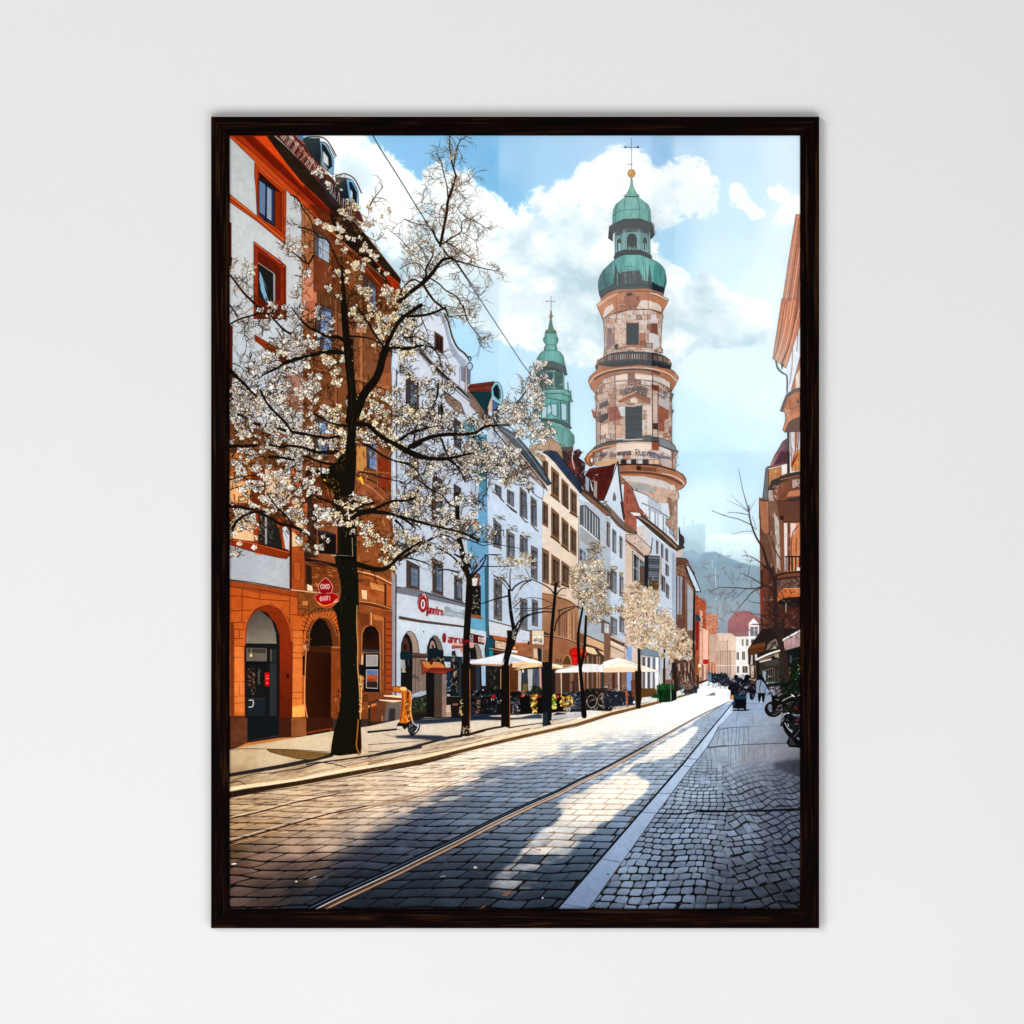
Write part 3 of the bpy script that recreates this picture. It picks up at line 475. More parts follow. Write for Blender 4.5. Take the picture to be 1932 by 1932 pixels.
part('printed_long_window_house', 'grey white house with a long balcony window band')
F('I', '1635,-60 1770,-10 1870,80 1932,130 1932,1290 1640,1290', grad('I', '1700,0 1700,1000', (176, 190, 205), (160, 172, 188), 5)); S('I', '1638,-100 1638,560', 1.6, (64, 60, 62))
F('I', '1655,5 1700,0 1830,120 1832,330 1760,260 1655,180', (96, 100, 108), o=(OUT, .9))
for x in (1690, 1712, 1740, 1768, 1792, 1812): S('I', [(x, 10 + (x - 1690) * .9), (x, 205 + (x - 1690) * .75)], 1.5, (190, 200, 212))
S('I', '1658,185 1760,270 1832,335', 2.6, (206, 218, 232)); 
for k in range(17): S('I', [(1662 + k * 10, 200 + k * 8.5), (1660 + k * 10, 320 + k * 8)], .8, (140, 118, 100))
win('I', '1652,395 1702,440 1700,545 1650,500', (205, 210, 218), (110, 130, 165), m=.08, cross=(.5,)); win('I', '1900,150 1925,170 1922,385 1898,365', (150, 115, 95), (130, 138, 150)); win('I', '1905,600 1930,620 1930,770 1903,750', (160, 120, 100), (130, 138, 150)); win('I', '1850,1050 1925,1080 1925,1190 1850,1170', (150, 90, 70), (190, 200, 210))
scrib('I', 1740, 330, 1870, 560, 40, [(150, 130, 110), (230, 225, 215), (110, 95, 80)], .8, 9)

part('printed_cream_house', 'cream house with rows of brown windows')
F('F', '1295,1380 1320,1350 1480,1500 1640,1690 1645,1932 1300,1932', (230, 215, 196)); F('I', '1302,-80 1620,-80 1640,0 1632,1290 1302,1150', grad('I', '1400,0 1400,900', (231, 217, 198), (214, 190, 166), 4))
BW = (150, 104, 66)
for c, qs in (('F', ('1308,1400 1358,1440 1358,1580 1308,1560', '1390,1480 1458,1545 1458,1790 1392,1740', '1485,1590 1545,1650 1545,1875 1485,1825', '1565,1680 1620,1730 1622,1932 1566,1900', '1308,1795 1358,1830 1358,2040 1308,2010')), ('I', ('1390,20 1460,85 1460,335 1392,285', '1485,110 1545,165 1545,410 1486,365', '1565,190 1618,240 1618,468 1566,430', '1305,392 1365,425 1365,725 1306,700', '1392,450 1465,500 1462,740 1392,720', '1485,510 1552,560 1550,745 1485,720', '1500,-60 1545,-20 1545,40 1500,0', '1308,830 1360,850 1358,1130 1308,1110'))):
    for q in qs: win(c, q, BW, (98, 78, 66), m=.2, cross=(), sill=(120, 80, 52) if rng.random() < .5 else None)
F('I', '1300,800 1420,820 1560,880 1640,960 1640,1290 1300,1150', vary((176, 124, 86), 12, 20, 1)); S('I', '1300,812 1420,830 1560,890 1640,950', 1.6, (140, 92, 62))
for x in range(1460, 1630, 17): S('I', [(x, 960 + (x - 1460) * .2), (x, 1190 + (x - 1460) * .35)], rng.uniform(1, 3), rng.choice([(96, 66, 50), (216, 160, 120), (130, 92, 70)]), a=.85)
F('F', '1308,1350 1368,1328 1440,1345 1560,1500 1640,1610 1682,1705 1655,1722 1540,1590 1420,1440 1350,1372', vary((62, 82, 112), 16, 12, 1), o=((34, 34, 42), 1))
for q in ('1330,1350 1460,1450 1560,1580 1660,1712', '1375,1335 1480,1420 1600,1580 1672,1700', '1350,1340 1480,1450 1580,1580 1668,1705'): S('F', q, 1, rng.choice([(38, 44, 58), (130, 150, 176)]))
F('F', '1180,1310 1310,1370 1340,1400 1300,1440 1200,1340', (176, 140, 104)); scrib('F', 1190, 1290, 1330, 1450, 30, [(240, 225, 200), (120, 80, 50)], 1, 9)

part('printed_white_house', 'white blue house with a slate eave')
F('F', '800,1100 900,1120 1060,1370 1180,1520 1360,1700 1306,1760 1304,1960 800,1960', grad('F', '900,1200 1250,1700', (176, 196, 222), (192, 212, 236), 4)); F('I', '805,-80 1304,-80 1304,1160 810,1100', grad('I', '900,0 900,1000', (188, 210, 236), (176, 196, 222), 4))
F('F', '900,1120 1060,1240 1200,1420 1308,1600 1362,1700 1300,1670 1180,1560 1090,1500 960,1280', vary((168, 146, 140), 12, 16, 1)); 
for q, c, w in (('940,1200 1060,1340 1200,1500 1330,1680', (120, 84, 66), 2.4), ('920,1180 1100,1400 1300,1640', (210, 200, 196), 1.2), ('1100,1470 1200,1560 1300,1620 1350,1700', (90, 66, 56), 1.6)): S('F', q, w, c)
F('F', '895,1125 950,1120 1060,1180 1180,1320 1300,1480 1390,1640 1352,1652 1230,1500 1100,1340 1000,1230', vary((70, 88, 104), 14, 12, 1), o=((34, 36, 42), 1)); S('F', '920,1130 1060,1225 1200,1390 1370,1640', 1, (150, 165, 180)); F('F', '1340,1600 1392,1640 1360,1655', (40, 90, 115)); S('F', '1060,1400 1170,1540 1310,1660 1308,1780', 1.1, (110, 115, 130)); S('F', '1170,1660 1240,1740 1310,1780', 1.4, (90, 85, 92)); 
SB = (128, 116, 110)
for c, qs in (('F', ('872,1640 930,1670 930,1790 872,1700', '985,1690 1045,1720 1045,1855 985,1810', '1100,1665 1162,1720 1162,1960 1100,1920', '1202,1750 1252,1795 1252,1960 1202,1960')), ('I', ('1100,-20 1165,-20 1168,130 1100,90', '1202,-20 1252,-20 1254,200 1204,170', '860,125 930,185 930,400 860,380', '980,230 1050,270 1050,490 980,485', '1102,270 1170,310 1170,440 1102,430', '1205,370 1262,400 1260,690 1205,660', '862,670 935,700 935,1065 862,1040', '1102,850 1168,870 1168,1140 1102,1120', '1212,860 1264,880 1264,1112 1212,1100'))):
    for q in qs: win(c, q, SB, (92, 112, 140), m=.18, cross=(.45,))
for c, q in (('F', '848,1708 900,1745 955,1805'), ('F', '980,1828 1030,1880 1070,1905'), ('I', '985,0 1040,40 1068,62'), ('I', '1102,90 1140,140 1172,158'), ('I', '1204,170 1240,215 1268,238')): S(c, q, 2.4, (130, 108, 96)); S(c, q, .8, OUT)
for x, y in ((900, 120), (1020, 215), (1145, 275), (900, 680)): scrib('I', x - 45, y - 40, x + 50, y + 20, 20, [(130, 96, 66), (200, 180, 150), (80, 60, 48)], 1.4, 9, .9, .5)
F('I', '860,700 930,720 930,1060 860,1030', (110, 90, 78), a=.4); scrib('I', 860, 760, 940, 1060, 30, [(60, 50, 46), (205, 195, 185)], .8, 7); scrib('I', 960, 290, 1060, 480, 26, [(70, 60, 56), (205, 195, 185)], .8, 8)
F('I', '815,1080 1000,1090 1200,1160 1205,1250 820,1190', (198, 204, 212)); S('I', '812,1055 1000,1105 1205,1160', 2.2, (118, 92, 80))

part('printed_turquoise_house', 'narrow turquoise house with a round dormer under a red roof')
TQ = (88, 172, 204)
F('F', '575,1060 610,1030 660,1030 690,1070 700,1190 780,1185 800,1230 800,1960 570,1960', vary(TQ, 10, 20, 1)); F('F', '720,1400 790,1400 785,1830 720,1700', (70, 150, 172)); F('F', '570,1060 620,1030 670,1035 690,1090 570,1110', (110, 185, 200), o=((50, 70, 80), .7)); S('F', '790,1190 795,1930', 2.4, (58, 104, 120))
F('I', '560,-80 800,-80 812,400 815,1215 645,1180 600,1170', grad('I', '700,0 700,1200', (98, 160, 205), (84, 168, 200), 6)); F('I', '775,440 815,470 815,1210 785,1200', (50, 108, 130)); F('I', '650,480 800,470 790,560 700,640', (110, 160, 215)); E('F', 690, 1725, 82, 80, (90, 160, 200), o=((70, 90, 100), .8)); E('I', 650, 100, 60, 90, (70, 95, 115)); F('I', '600,130 640,70 690,150 700,190 640,180', (200, 190, 170)); E('I', 690, 165, 22, 26, (225, 120, 60), bl=1)
F('I', '628,650 690,620 735,630 738,700 730,760 640,760', (150, 62, 38)); F('I', '640,745 740,745 740,1010 660,1000', (34, 30, 28), o=((20, 18, 18), .8)); F('I', '650,1000 740,1010 758,1048 655,1032', (176, 92, 48)); scrib('I', 650, 760, 735, 980, 34, [(230, 220, 195), (90, 70, 50), (130, 110, 60)], 1, 8); E('I', 683, 700, 34, 44, (226, 222, 214), o=((60, 40, 34), .8)); scrib('I', 630, 640, 735, 760, 26, [(60, 40, 34), (245, 240, 230)], 1.2, 8)
F('F', '610,800 830,795 840,840 820,930 800,1010 720,980 640,860', (22, 70, 82), o=((20, 30, 36), .8)); F('F', '622,760 640,728 860,700 880,712 840,760 835,795 640,795', vary((140, 50, 34), 12, 8, 1), o=(OUT, .9)); S('F', '640,750 850,722', .8, (90, 25, 22)); S('F', '640,772 840,752', .8, (180, 80, 55))
F('F', '820,930 840,830 836,760 868,706 900,704 935,750 946,830 938,900 910,960 908,1036 852,1015 840,960', (128, 190, 205), o=((40, 50, 58), 1)); F('F', '852,770 870,735 895,725 922,780 925,850 900,870 862,830', (22, 46, 60), o=((70, 150, 160), 1.2)); F('F', '850,870 905,905 905,1030 850,1000', (60, 112, 170), o=((36, 46, 60), .8)); F('F', '820,890 845,830 850,1000 800,960', (205, 170, 155))

part('printed_baroque_house', 'white baroque house with a curved gable and shop signs')
W2 = (190, 205, 226)
F('F', '-60,230 60,180 150,100 250,60 300,0 330,-30 370,-10 420,100 470,240 500,400 560,440 612,480 614,820 800,1010 830,1060 580,1060 570,1100 600,1240 730,1240 720,1960 -60,1960', grad('F', '100,100 400,1700', (206, 216, 232), (180, 197, 222), 5)); F('I', '-60,-60 560,-60 600,100 640,700 600,1640 -60,1200', grad('I', '200,0 200,1100', (180, 196, 220), (186, 200, 215), 5))
F('F', '330,40 410,90 440,200 470,330 540,450 600,500 610,600 560,560 470,440 430,300 400,170', (150, 166, 190)); F('F', '555,560 612,580 612,720 560,690', (120, 132, 156)); S('F', '545,560 548,740', .9, (90, 95, 110))
S('F', '410,80 445,160 480,290 530,390 590,440 640,500', 3.4, (72, 56, 54)); S('F', '400,90 430,170 470,310 530,420 600,500', 1, (220, 225, 235)); E('F', 640, 560, 26, 36, (170, 190, 215), o=((36, 30, 32), 1.4)); E('F', 640, 490, 14, 22, (150, 160, 176), o=((36, 30, 32), 1.2)); F('F', '600,560 618,570 622,820 596,800', (196, 165, 160), o=(OUT, .8)); F('F', '612,580 650,590 646,720 615,730', (100, 120, 150))
win('F', '318,240 396,292 396,455 318,400', (128, 62, 40), (62, 34, 32), m=.2, cross=())
for q, w, c in (('60,250 200,430 400,640 620,830 830,1060', 6.2, (66, 55, 54)), ('90,330 250,520 450,720 700,940 800,1060', 3, (120, 122, 140)), ('50,235 190,410 390,610 600,800 800,1010', 1, (210, 190, 170)), ('120,400 300,600 500,800 640,930 780,1070', 1.2, (190, 180, 175))): S('F', q, w, c)
F('F', '620,780 680,840 800,1010 830,1070 760,1040 640,920', vary((146, 108, 92), 14, 10, 1)); F('F', '400,780 560,900 600,1010 500,960 420,880', (150, 115, 98), o=(OUT, .8))
for c, qs in (('F', ('55,600 170,700 172,1000 55,960', '350,920 395,960 395,1120 350,1080', '498,1030 560,1080 560,1320 498,1280', '130,1420 172,1440 172,1600 130,1580', '300,1560 390,1600 388,1750 300,1740', '495,1640 560,1680 560,1800 495,1780', '295,1780 390,1800 390,1960 295,1960')), ('I', ('290,-40 390,-30 388,40 290,40', '60,500 178,560 178,775 60,750', '300,480 395,530 395,830 300,790', '500,640 570,680 570,880 500,860')), ('E', ('1795,640 1910,720 1905,960 1795,980',))):
    for q in qs: win(c, q, (104, 66, 50), (96, 124, 160), m=.2, cross=(.4,), sill=(130, 110, 98))
for x, y in ((345, 450), (540, 560), (340, 420)): scrib('I', x - 60, y, x + 60, y + 180, 36, [(100, 72, 40), (50, 38, 30), (200, 185, 160)], 1.2, 10)
F('I', '-60,750 100,760 350,820 600,900 600,935 300,870 -60,800', (118, 122, 140)); S('I', '-60,748 100,768 340,835 600,905', 1.8, (70, 56, 48)); S('I', '0,752 170,785 260,820', 1.2, (150, 130, 112)); S('I', '0,832 120,860 180,872', 1.2, (40, 40, 46))
F('I', '-60,800 180,868 600,950 590,1100 -60,1020', grad('I', '0,800 0,1050', (182, 198, 215), (196, 206, 218), 2)); F('I', '600,910 620,920 620,1110 590,1100', (186, 196, 208)); F('I', '-10,1015 200,1055 600,1108 600,1125 200,1080 -10,1045', (104, 74, 54)); S('I', '-10,1050 200,1084 560,1125', 1.3, (196, 178, 160)); 
F('I', '270,905 420,930 600,960 590,1035 400,1010', (205, 206, 212)); F('I', '410,925 600,965 592,1045 400,1012', (142, 158, 176)); F('I', '440,935 560,955 590,985 500,975', (172, 188, 208))
p = P('I', '200,810 240,820 258,870 262,930 250,975 242,1018 246,930 200,985 172,950 162,890 175,830'); poly(p, (205, 26, 28), o=((120, 14, 20), 1)); E('I', 210, 908, 40, 78, (205, 24, 26), o=((235, 150, 150), .7)); E('I', 211, 908, 19, 45, (245, 235, 235)); E('I', 211, 908, 8, 30, (70, 36, 60)); S('I', '208,820 226,818 240,850', 1.6, (240, 230, 228))
F('I', '243,930 262,940 262,1000 256,1018 243,1015', (200, 22, 26))
text('I', '262,915 400,948 398,1012 260,990', 'anntrn', 2.3, (204, 20, 26)); text('I', '405,950 590,985 585,1045 405,1012', 'Serrumn', 1.0, (96, 112, 134)); text('I', '403,952 588,987 583,1047 403,1014', 'Serrumn', .8, (215, 222, 230))
# shop front
F('I', '-60,1040 200,1080 600,1125 790,1160 790,1400 600,1400 600,1960 -60,1960', grad('I', '0,1050 0,1500', (196, 210, 224), (176, 196, 215), 3)); E('I', 217, 1162, 5, 9, (60, 60, 60))
F('S', '545,1240 550,1090 590,960 650,880 700,870 770,920 820,1040 850,1240', (176, 142, 116), o=(OUT, 1)); F('S', '545,1240 552,1080 600,950 640,905 690,960 730,1080 740,1260 730,1910 540,1830', (30, 26, 26)); F('S', '560,1210 570,1060 600,980 640,990 680,1100 690,1215', (120, 52, 28)); E('S', 610, 1140, 26, 60, (30, 24, 24))
F('S', '530,1225 735,1228 735,1340 530,1335', (16, 50, 64)); F('S', '545,1350 610,1350 620,1500 545,1500', (160, 160, 160)); F('S', '550,1560 560,1510 600,1490 630,1560', (200, 160, 110)); S('S', '665,1340 668,1440', 1.2, (120, 100, 85))
F('S', '980,1230 985,1130 1030,1000 1090,945 1150,960 1210,1060 1250,1230 1250,1290 985,1290', (130, 112, 92), o=(OUT, 1)); F('S', '985,1240 990,1120 1040,1000 1070,965 1110,1020 1150,1100 1170,1180 1250,1190 1250,1300 985,1300', (18, 40, 52)); F('S', '1025,1155 1045,1060 1065,1035 1090,1060 1115,1145', (214, 108, 80), o=((235, 215, 205), .8)); F('S', '1050,1150 1075,1090 1100,1150', (50, 40, 44)); F('S', '1140,960 1190,1000 1230,1190 1160,1175 1130,1080 1095,960', (130, 110, 90))
F('S', '735,1240 990,1245 990,1320 735,1320', (92, 62, 44)); S('S', '735,1262 990,1268', 1.3, (150, 110, 80)); F('S', '740,1320 960,1320 960,1932 730,1932', (150, 118, 100)); S('S', '790,1330 785,1932', 1.4, (120, 90, 76)); S('S', '840,1380 838,1900', 1, (110, 84, 72)); scrib('S', 740, 1600, 840, 1700, 12, (60, 50, 45), 1, 6)
F('S', '985,1300 1250,1290 1480,1290 1570,1330 1570,1960 1300,1960 985,1960', (28, 30, 34)); F('S', '1240,1285 1570,1300 1570,1400 1390,1380 1240,1350', (30, 56, 74)); F('S', '1260,1380 1370,1385 1372,1480 1290,1480', (186, 200, 212)); F('S', '1390,1320 1440,1310 1440,1380 1390,1380', (130, 120, 100))
F('S', '1510,1380 1570,1380 1570,1960 1500,1960', (42, 62, 78)); F('S', '1100,1570 1300,1570 1300,1960 1100,1960', (98, 76, 62)); F('S', '1230,1560 1305,1560 1305,1960 1225,1960', (150, 118, 104)); F('S', '1305,1560 1370,1550 1370,1880 1310,1880', (20, 60, 100)); F('S', '1420,1540 1475,1545 1470,1620 1420,1620', (176, 98, 48)); scrib('S', 1310, 1400, 1500, 1900, 60, [(190, 130, 80), (60, 80, 100), (220, 210, 190), (10, 10, 12)], 1.2, 9)
F('S', '960,1560 1100,1570 1100,1960 960,1960', (26, 22, 22)); F('S', '870,1360 1180,1385 1290,1480 1440,1500 1310,1560 1300,1580 1200,1585 960,1555 900,1600 890,1480', (206, 54, 20), o=((60, 24, 16), .9)); F('S', '885,1370 1010,1385 1050,1440 1090,1390 1180,1385 1250,1430 1280,1480 1060,1478 1010,1495 940,1470', (250, 128, 28)); F('S', '1040,1480 1440,1495 1310,1545 1100,1540 970,1555 1010,1500', (176, 34, 12)); F('S', '1000,1385 1090,1385 1052,1440', (90, 40, 20)); scrib('S', 1060, 1310, 1240, 1390, 14, [(240, 225, 200), (200, 140, 80)], 1.2, 7)
# lower red sign
E('S', 1265, 985, 36, 88, (190, 24, 28), n=8); S('S', '1330,1000 1330,900 1360,850 1410,815', 1.6, (205, 210, 216)); text('S', '1335,930 1580,960 1580,1090 1330,1060', 'anru', 3, (204, 40, 40)); F('S', '1390,1110 1580,1110 1580,1150 1390,1170', (196, 70, 48)); F('S', '1390,1060 1580,1080 1580,1120 1400,1110', (224, 160, 130)); F('S', '1510,1150 1575,1150 1575,1250 1530,1200', (220, 140, 110))
F('S', '1390,1210 1440,1190 1490,1290 1390,1280', (60, 50, 46)); F('S', '1440,1185 1480,1200 1510,1290 1470,1290', (185, 190, 195))
# right end of the shop (behind the second trunk)
F('S', '1700,905 1932,960 1932,1100 1700,1060', (110, 14, 18)); F('S', '1830,965 1960,985 1960,1080 1835,1050', (232, 190, 175)); scrib('S', 1845, 985, 1940, 1060, 12, (90, 50, 46), 1.2, 6); F('S', '1700,1080 1960,1120 1960,1960 1690,1960', (182, 196, 210)); F('S', '1690,1120 1760,1100 1800,1200 1812,1340 1700,1340', (28, 26, 28)); F('S', '1760,1090 1830,1095 1870,1180 1895,1330 1810,1340 1795,1200', (150, 126, 104), o=(OUT, .8))
F('S', '1690,1420 1960,1400 1960,1960 1690,1960', (30, 32, 36)); F('S', '1770,1440 1885,1440 1885,1932 1770,1932', (52, 62, 76)); F('S', '1885,1440 1930,1440 1960,1780 1888,1780', (170, 192, 214)); F('S', '1690,1500 1760,1500 1760,1600 1690,1600', (225, 222, 220)); F('S', '1700,1600 1760,1610 1755,1700 1700,1700', (180, 100, 50)); scrib('S', 1690, 1480, 1770, 1932, 30, [(200, 120, 60), (20, 18, 20), (235, 230, 225)], 1.3, 8)

part('printed_cafe_front', 'row of dark shop fronts behind the white parasols')
F('Q', '0,0 60,0 300,60 340,120 350,330 280,430 60,440 30,300', (30, 40, 52), a=.0)
F('Q', '300,100 410,130 400,280 620,350 700,520 1160,560 1500,640 1960,640 1960,1350 1500,1360 0,1420 0,560 280,540 270,300', (44, 32, 28)); F('Q', '300,90 420,120 415,410 280,430', (28, 84, 104)); F('Q', '350,310 410,320 405,410 350,410', (30, 140, 150))
F('Q', '400,60 640,100 640,160 430,130', (186, 96, 52)); F('Q', '430,130 1000,200 1000,380 440,290', (120, 74, 50)); F('Q', '445,145 635,180 635,310 445,270', (206, 184, 156), o=(OUT, .7)); scrib('Q', 460, 170, 620, 290, 14, (110, 85, 60), .9, 9); F('Q', '400,280 620,330 640,390 410,350', (96, 56, 34)); S('Q', '350,280 620,325', 1.3, (190, 160, 130))
F('Q', '660,0 1020,0 1010,110 810,130 1000,160 980,200 780,180 660,80', (190, 196, 206)); F('Q', '780,180 985,185 985,215 780,215', (200, 110, 70)); F('Q', '1020,0 1060,0 1060,400 1020,400', (150, 92, 60)); F('Q', '700,220 1060,220 1060,430 700,380', vary((158, 100, 66), 12, 10, 1)); E('Q', 770, 275, 34, 26, (225, 170, 90), o=(OUT, .8)); F('Q', '720,310 820,320 815,355 720,345', (225, 225, 230))
F('Q', '1060,60 1960,150 1960,1000 1560,640 1060,560', vary((160, 106, 74), 10, 24, 1)); F('Q', '1800,0 1960,60 1960,200 1800,190', (130, 90, 66)); S('Q', '1060,60 1340,75 1600,120 1800,190 1960,290', 1.4, (84, 58, 44)); S('Q', '1060,50 1340,65 1600,105 1800,170', .9, (215, 180, 150))
F('Q', '1055,-30 1262,-20 1260,220 1060,210', (206, 190, 165), o=(OUT, .8)); F('Q', '1070,85 1255,80 1255,218 1070,210', (226, 218, 200)); text('Q', '1085,95 1245,95 1245,160 1085,160', 'abp', 1, (70, 60, 56)); scrib('Q', 1085, 160, 1240, 205, 16, (90, 80, 72), 1, 6)
F('Q', '1085,280 1240,280 1240,500 1090,430', (196, 160, 120)); F('Q', '1150,275 1225,285 1225,510 1165,510', (44, 46, 52)); F('Q', '1090,300 1145,300 1150,430 1090,420', (200, 180, 150)); 
for y in range(320, 500, 26): S('Q', [(1240, y), (1335, y + 6)], 1, (96, 64, 48))
F('Q', '1570,560 1580,470 1620,400 1660,390 1700,450 1725,560', (110, 70, 42), o=((200, 150, 100), 1.4)); scrib('Q', 1400, 470, 1560, 550, 20, [(70, 60, 40), (120, 70, 50), (60, 80, 50)], 1.2, 8)
F('Q', '700,600 830,640 830,1000 700,1000', vary((118, 66, 34), 14, 8, 1))
for y in range(660, 960, 32): S('Q', [(700, y), (825, y + 6)], 1, (70, 40, 24))
F('Q', '830,640 885,650 880,1000 830,990', (190, 180, 170)); F('Q', '900,640 980,640 970,870 900,860', (60, 70, 82)); F('Q', '985,625 1075,625 1065,1000 1000,1000', (176, 172, 172)); F('Q', '1075,620 1180,620 1175,930 1085,900', (86, 94, 108)); F('Q', '1180,600 1215,600 1225,1000 1185,960', (190, 150, 140)); F('Q', '905,870 990,870 985,1040 905,1020', (120, 100, 60)); S('Q', '1130,630 1125,920', 1.2, (50, 56, 66)); E('Q', 912, 660, 14, 32, (235, 225, 215))
F('Q', '340,600 500,600 500,1000 350,1000', (30, 30, 28)); scrib('Q', 340, 620, 500, 1000, 50, [(90, 80, 60), (140, 130, 100), (20, 20, 20)], .9, 9); F('Q', '0,600 30,600 30,1300 0,1300', (60, 40, 30)); F('Q', '125,560 190,560 190,1100 130,1100', (52, 62, 74)); F('Q', '215,570 288,570 288,905 222,905', (150, 178, 206)); F('Q', '535,620 548,620 545,1050 533,1050', (205, 160, 110))
F('Q', '1450,700 1560,700 1560,1060 1450,1060', (112, 80, 66)); S('Q', '1553,690 1553,1060', 2, (205, 170, 140)); F('Q', '1560,690 1740,690 1740,1060 1570,1060', (84, 58, 44)); F('Q', '1690,690 1740,690 1735,1000 1690,1000', (140, 100, 76)); F('Q', '1750,680 1850,680 1850,1060 1760,1060', (92, 62, 52)); S('Q', '1840,640 1860,1000', 2.2, (205, 170, 130)); S('Q', '1570,700 1580,1000', 1, (60, 40, 32)); E('Q', 1715, 850, 22, 8, (30, 24, 22))
F('I', '1700,1190 1932,1290 1932,1400 1700,1350', (205, 165, 125)); F('I', '1700,1270 1800,1300 1932,1370 1932,1480 1860,1470 1700,1440', (96, 70, 52)); F('I', '1700,1290 1780,1310 1820,1370 1770,1370 1700,1345', (224, 196, 158), o=(OUT, .7)); F('I', '1810,1330 1900,1350 1932,1385 1870,1385', (214, 178, 138), o=(OUT, .7)); S('I', '1700,1190 1932,1290', 2, (84, 58, 44)); F('I', '1700,1380 1860,1400 1860,1960 1700,1960', (110, 76, 58)); 
for x in range(1700, 1932, 22): S('I', [(x, 1390), (x, 1700)], rng.uniform(1, 2.6), rng.choice([(60, 44, 40), (170, 130, 100), (140, 100, 80), (50, 60, 72)]))
# fronts further along (J)
F('J', '-60,1170 0,1180 130,1270 140,1500 560,1500 560,1900 -60,1900', (128, 96, 78)); F('J', '0,1195 60,1220 130,1280 130,1400 0,1400', (196, 172, 150)); F('J', '0,1210 130,1275 130,1300 0,1240', (96, 72, 60)); F('J', '0,1240 120,1300 120,1330 0,1270', (214, 196, 176)); S('J', '0,1290 120,1350', 1.4, (60, 44, 36))
F('J', '145,1290 195,1300 195,1700 150,1700', (124, 156, 204)); F('J', '275,1320 300,1305 420,1325 470,1360 470,1395 280,1375', (120, 136, 150), o=(OUT, .7)); F('J', '280,1375 475,1400 480,1700 290,1700', (176, 176, 182)); F('J', '290,1390 330,1395 330,1540 290,1520', (150, 120, 110))
for x, c in ((305, (110, 96, 90)), (330, (226, 228, 232)), (350, (90, 88, 96)), (375, (200, 204, 210)), (400, (110, 112, 122)), (425, (235, 236, 240)), (450, (110, 130, 150))): S('J', [(x, 1405), (x, 1670)], rng.uniform(2, 5), c)
F('J', '510,1430 560,1430 560,1600 505,1600', (170, 165, 170)); F('J', '560,1420 780,1400 760,1650 560,1680', (92, 66, 56)); scrib('J', 560, 1420, 760, 1650, 70, [(50, 38, 36), (150, 110, 90), (200, 170, 150)], 1.8, 22, .8, 1.57)
for x in (15, 70, 105): F('J', [(x, 1530), (x + 28, 1530), (x + 28, 1690), (x, 1690)], rng.choice([(90, 56, 44), (140, 100, 80)]))
S('J', '75,1530 75,1700', 3, (226, 214, 205)); F('J', '290,1680 420,1680 420,1750 285,1750', (120, 84, 40))

part('printed_sandstone_house', 'large orange and white corner house at the left of the print')
WA = (180, 192, 205)
F('A', '268,270 700,270 1000,900 1800,1600 1860,1700 1800,2000 260,2000', vary((128, 70, 42), 16, 40, 1)); F('E', '160,-60 1700,-60 1660,560 1660,1932 160,1932', vary((136, 86, 56), 16, 34, 2)); F('H', '160,-60 1660,-60 1700,650 1700,1960 160,1960', vary((150, 88, 48), 12, 34, 3))
F('E', '1660,560 1720,600 1720,1960 1660,1960', (166, 186, 214)); F('A', '268,270 505,510 945,900 940,2000 268,2000', grad('A', '300,300 700,1900', (176, 190, 203), (184, 198, 212), 2)); F('E', '160,-60 700,-60 700,1260 520,1170 160,1040', grad('E', '300,0 300,900', (184, 199, 216), (172, 192, 216), 2)); F('E', '690,0 850,0 840,1700 700,1700', (180, 198, 220), a=.9)
# pilaster and stone details
F('A', '935,905 1045,1010 1045,2000 935,2000', vary((172, 116, 78), 10, 20, 1), o=((90, 52, 34), .9)); F('A', '1035,1700 1070,1720 1070,2000 1035,2000', (186, 124, 96)); F('A', '940,1560 1040,1580 1040,2000 945,2000', (196, 136, 110))
for x in (960, 1000): S('A', [(x, 930), (x, 1550)], 1, (120, 72, 46))
win('A', '1048,1130 1190,1235 1190,1455 1048,1375', (110, 82, 60), (150, 178, 210), m=.05, cross=(.3, .6)); win('A', '1500,1540 1620,1650 1620,1960 1500,1900', (96, 60, 40), (110, 140, 190), m=.12); F('A', '1200,1300 1500,1500 1500,1960 1230,1960', vary((122, 66, 36), 16, 20, 3)); F('A', '1330,1320 1480,1430 1480,1960 1400,1960', (150, 92, 54)); S('A', '1350,1350 1352,1900', 1.4, (90, 50, 30)); S('A', '1420,1400 1425,1930', 1.4, (200, 150, 100)); F('A', '1075,1700 1400,1700 1600,1850 1600,1960 1075,1960', (110, 72, 44))
for c, q, s_ in (('E', '960,-20 1115,20 1115,410 965,330', 1), ('E', '1010,300 1120,310 1120,420 1000,400', 0), ('E', '960,1020 1070,1040 1075,1400 960,1380', 1), ('E', '985,1230 1120,1240 1130,1310 985,1290', 0), ('E', '1430,1200 1530,1230 1530,1530 1430,1490', 1), ('E', '980,1850 1120,1860 1120,1932 980,1932', 0)): win(c, q, (92, 60, 42), (112, 152, 214), m=.08, cross=(.4,), sill=(150, 88, 52) if s_ else None)
F('E', '1540,600 1660,620 1665,1100 1600,1000', vary((156, 98, 62), 14, 8, 1), o=((100, 60, 40), .8)); S('E', '1680,600 1685,1960', 2.6, (205, 222, 240)); S('E', '1708,600 1710,1960', 1.5, (50, 54, 66)); F('E', '1360,60 1440,180 1430,260 1330,250', (190, 150, 120), o=(OUT, .8)); F('E', '1360,330 1410,350 1405,720 1380,720', (160, 108, 70)); scrib('E', 1300, 300, 1420, 760, 30, [(205, 150, 100), (80, 46, 30)], 1.2, 20, .8, 1.57)
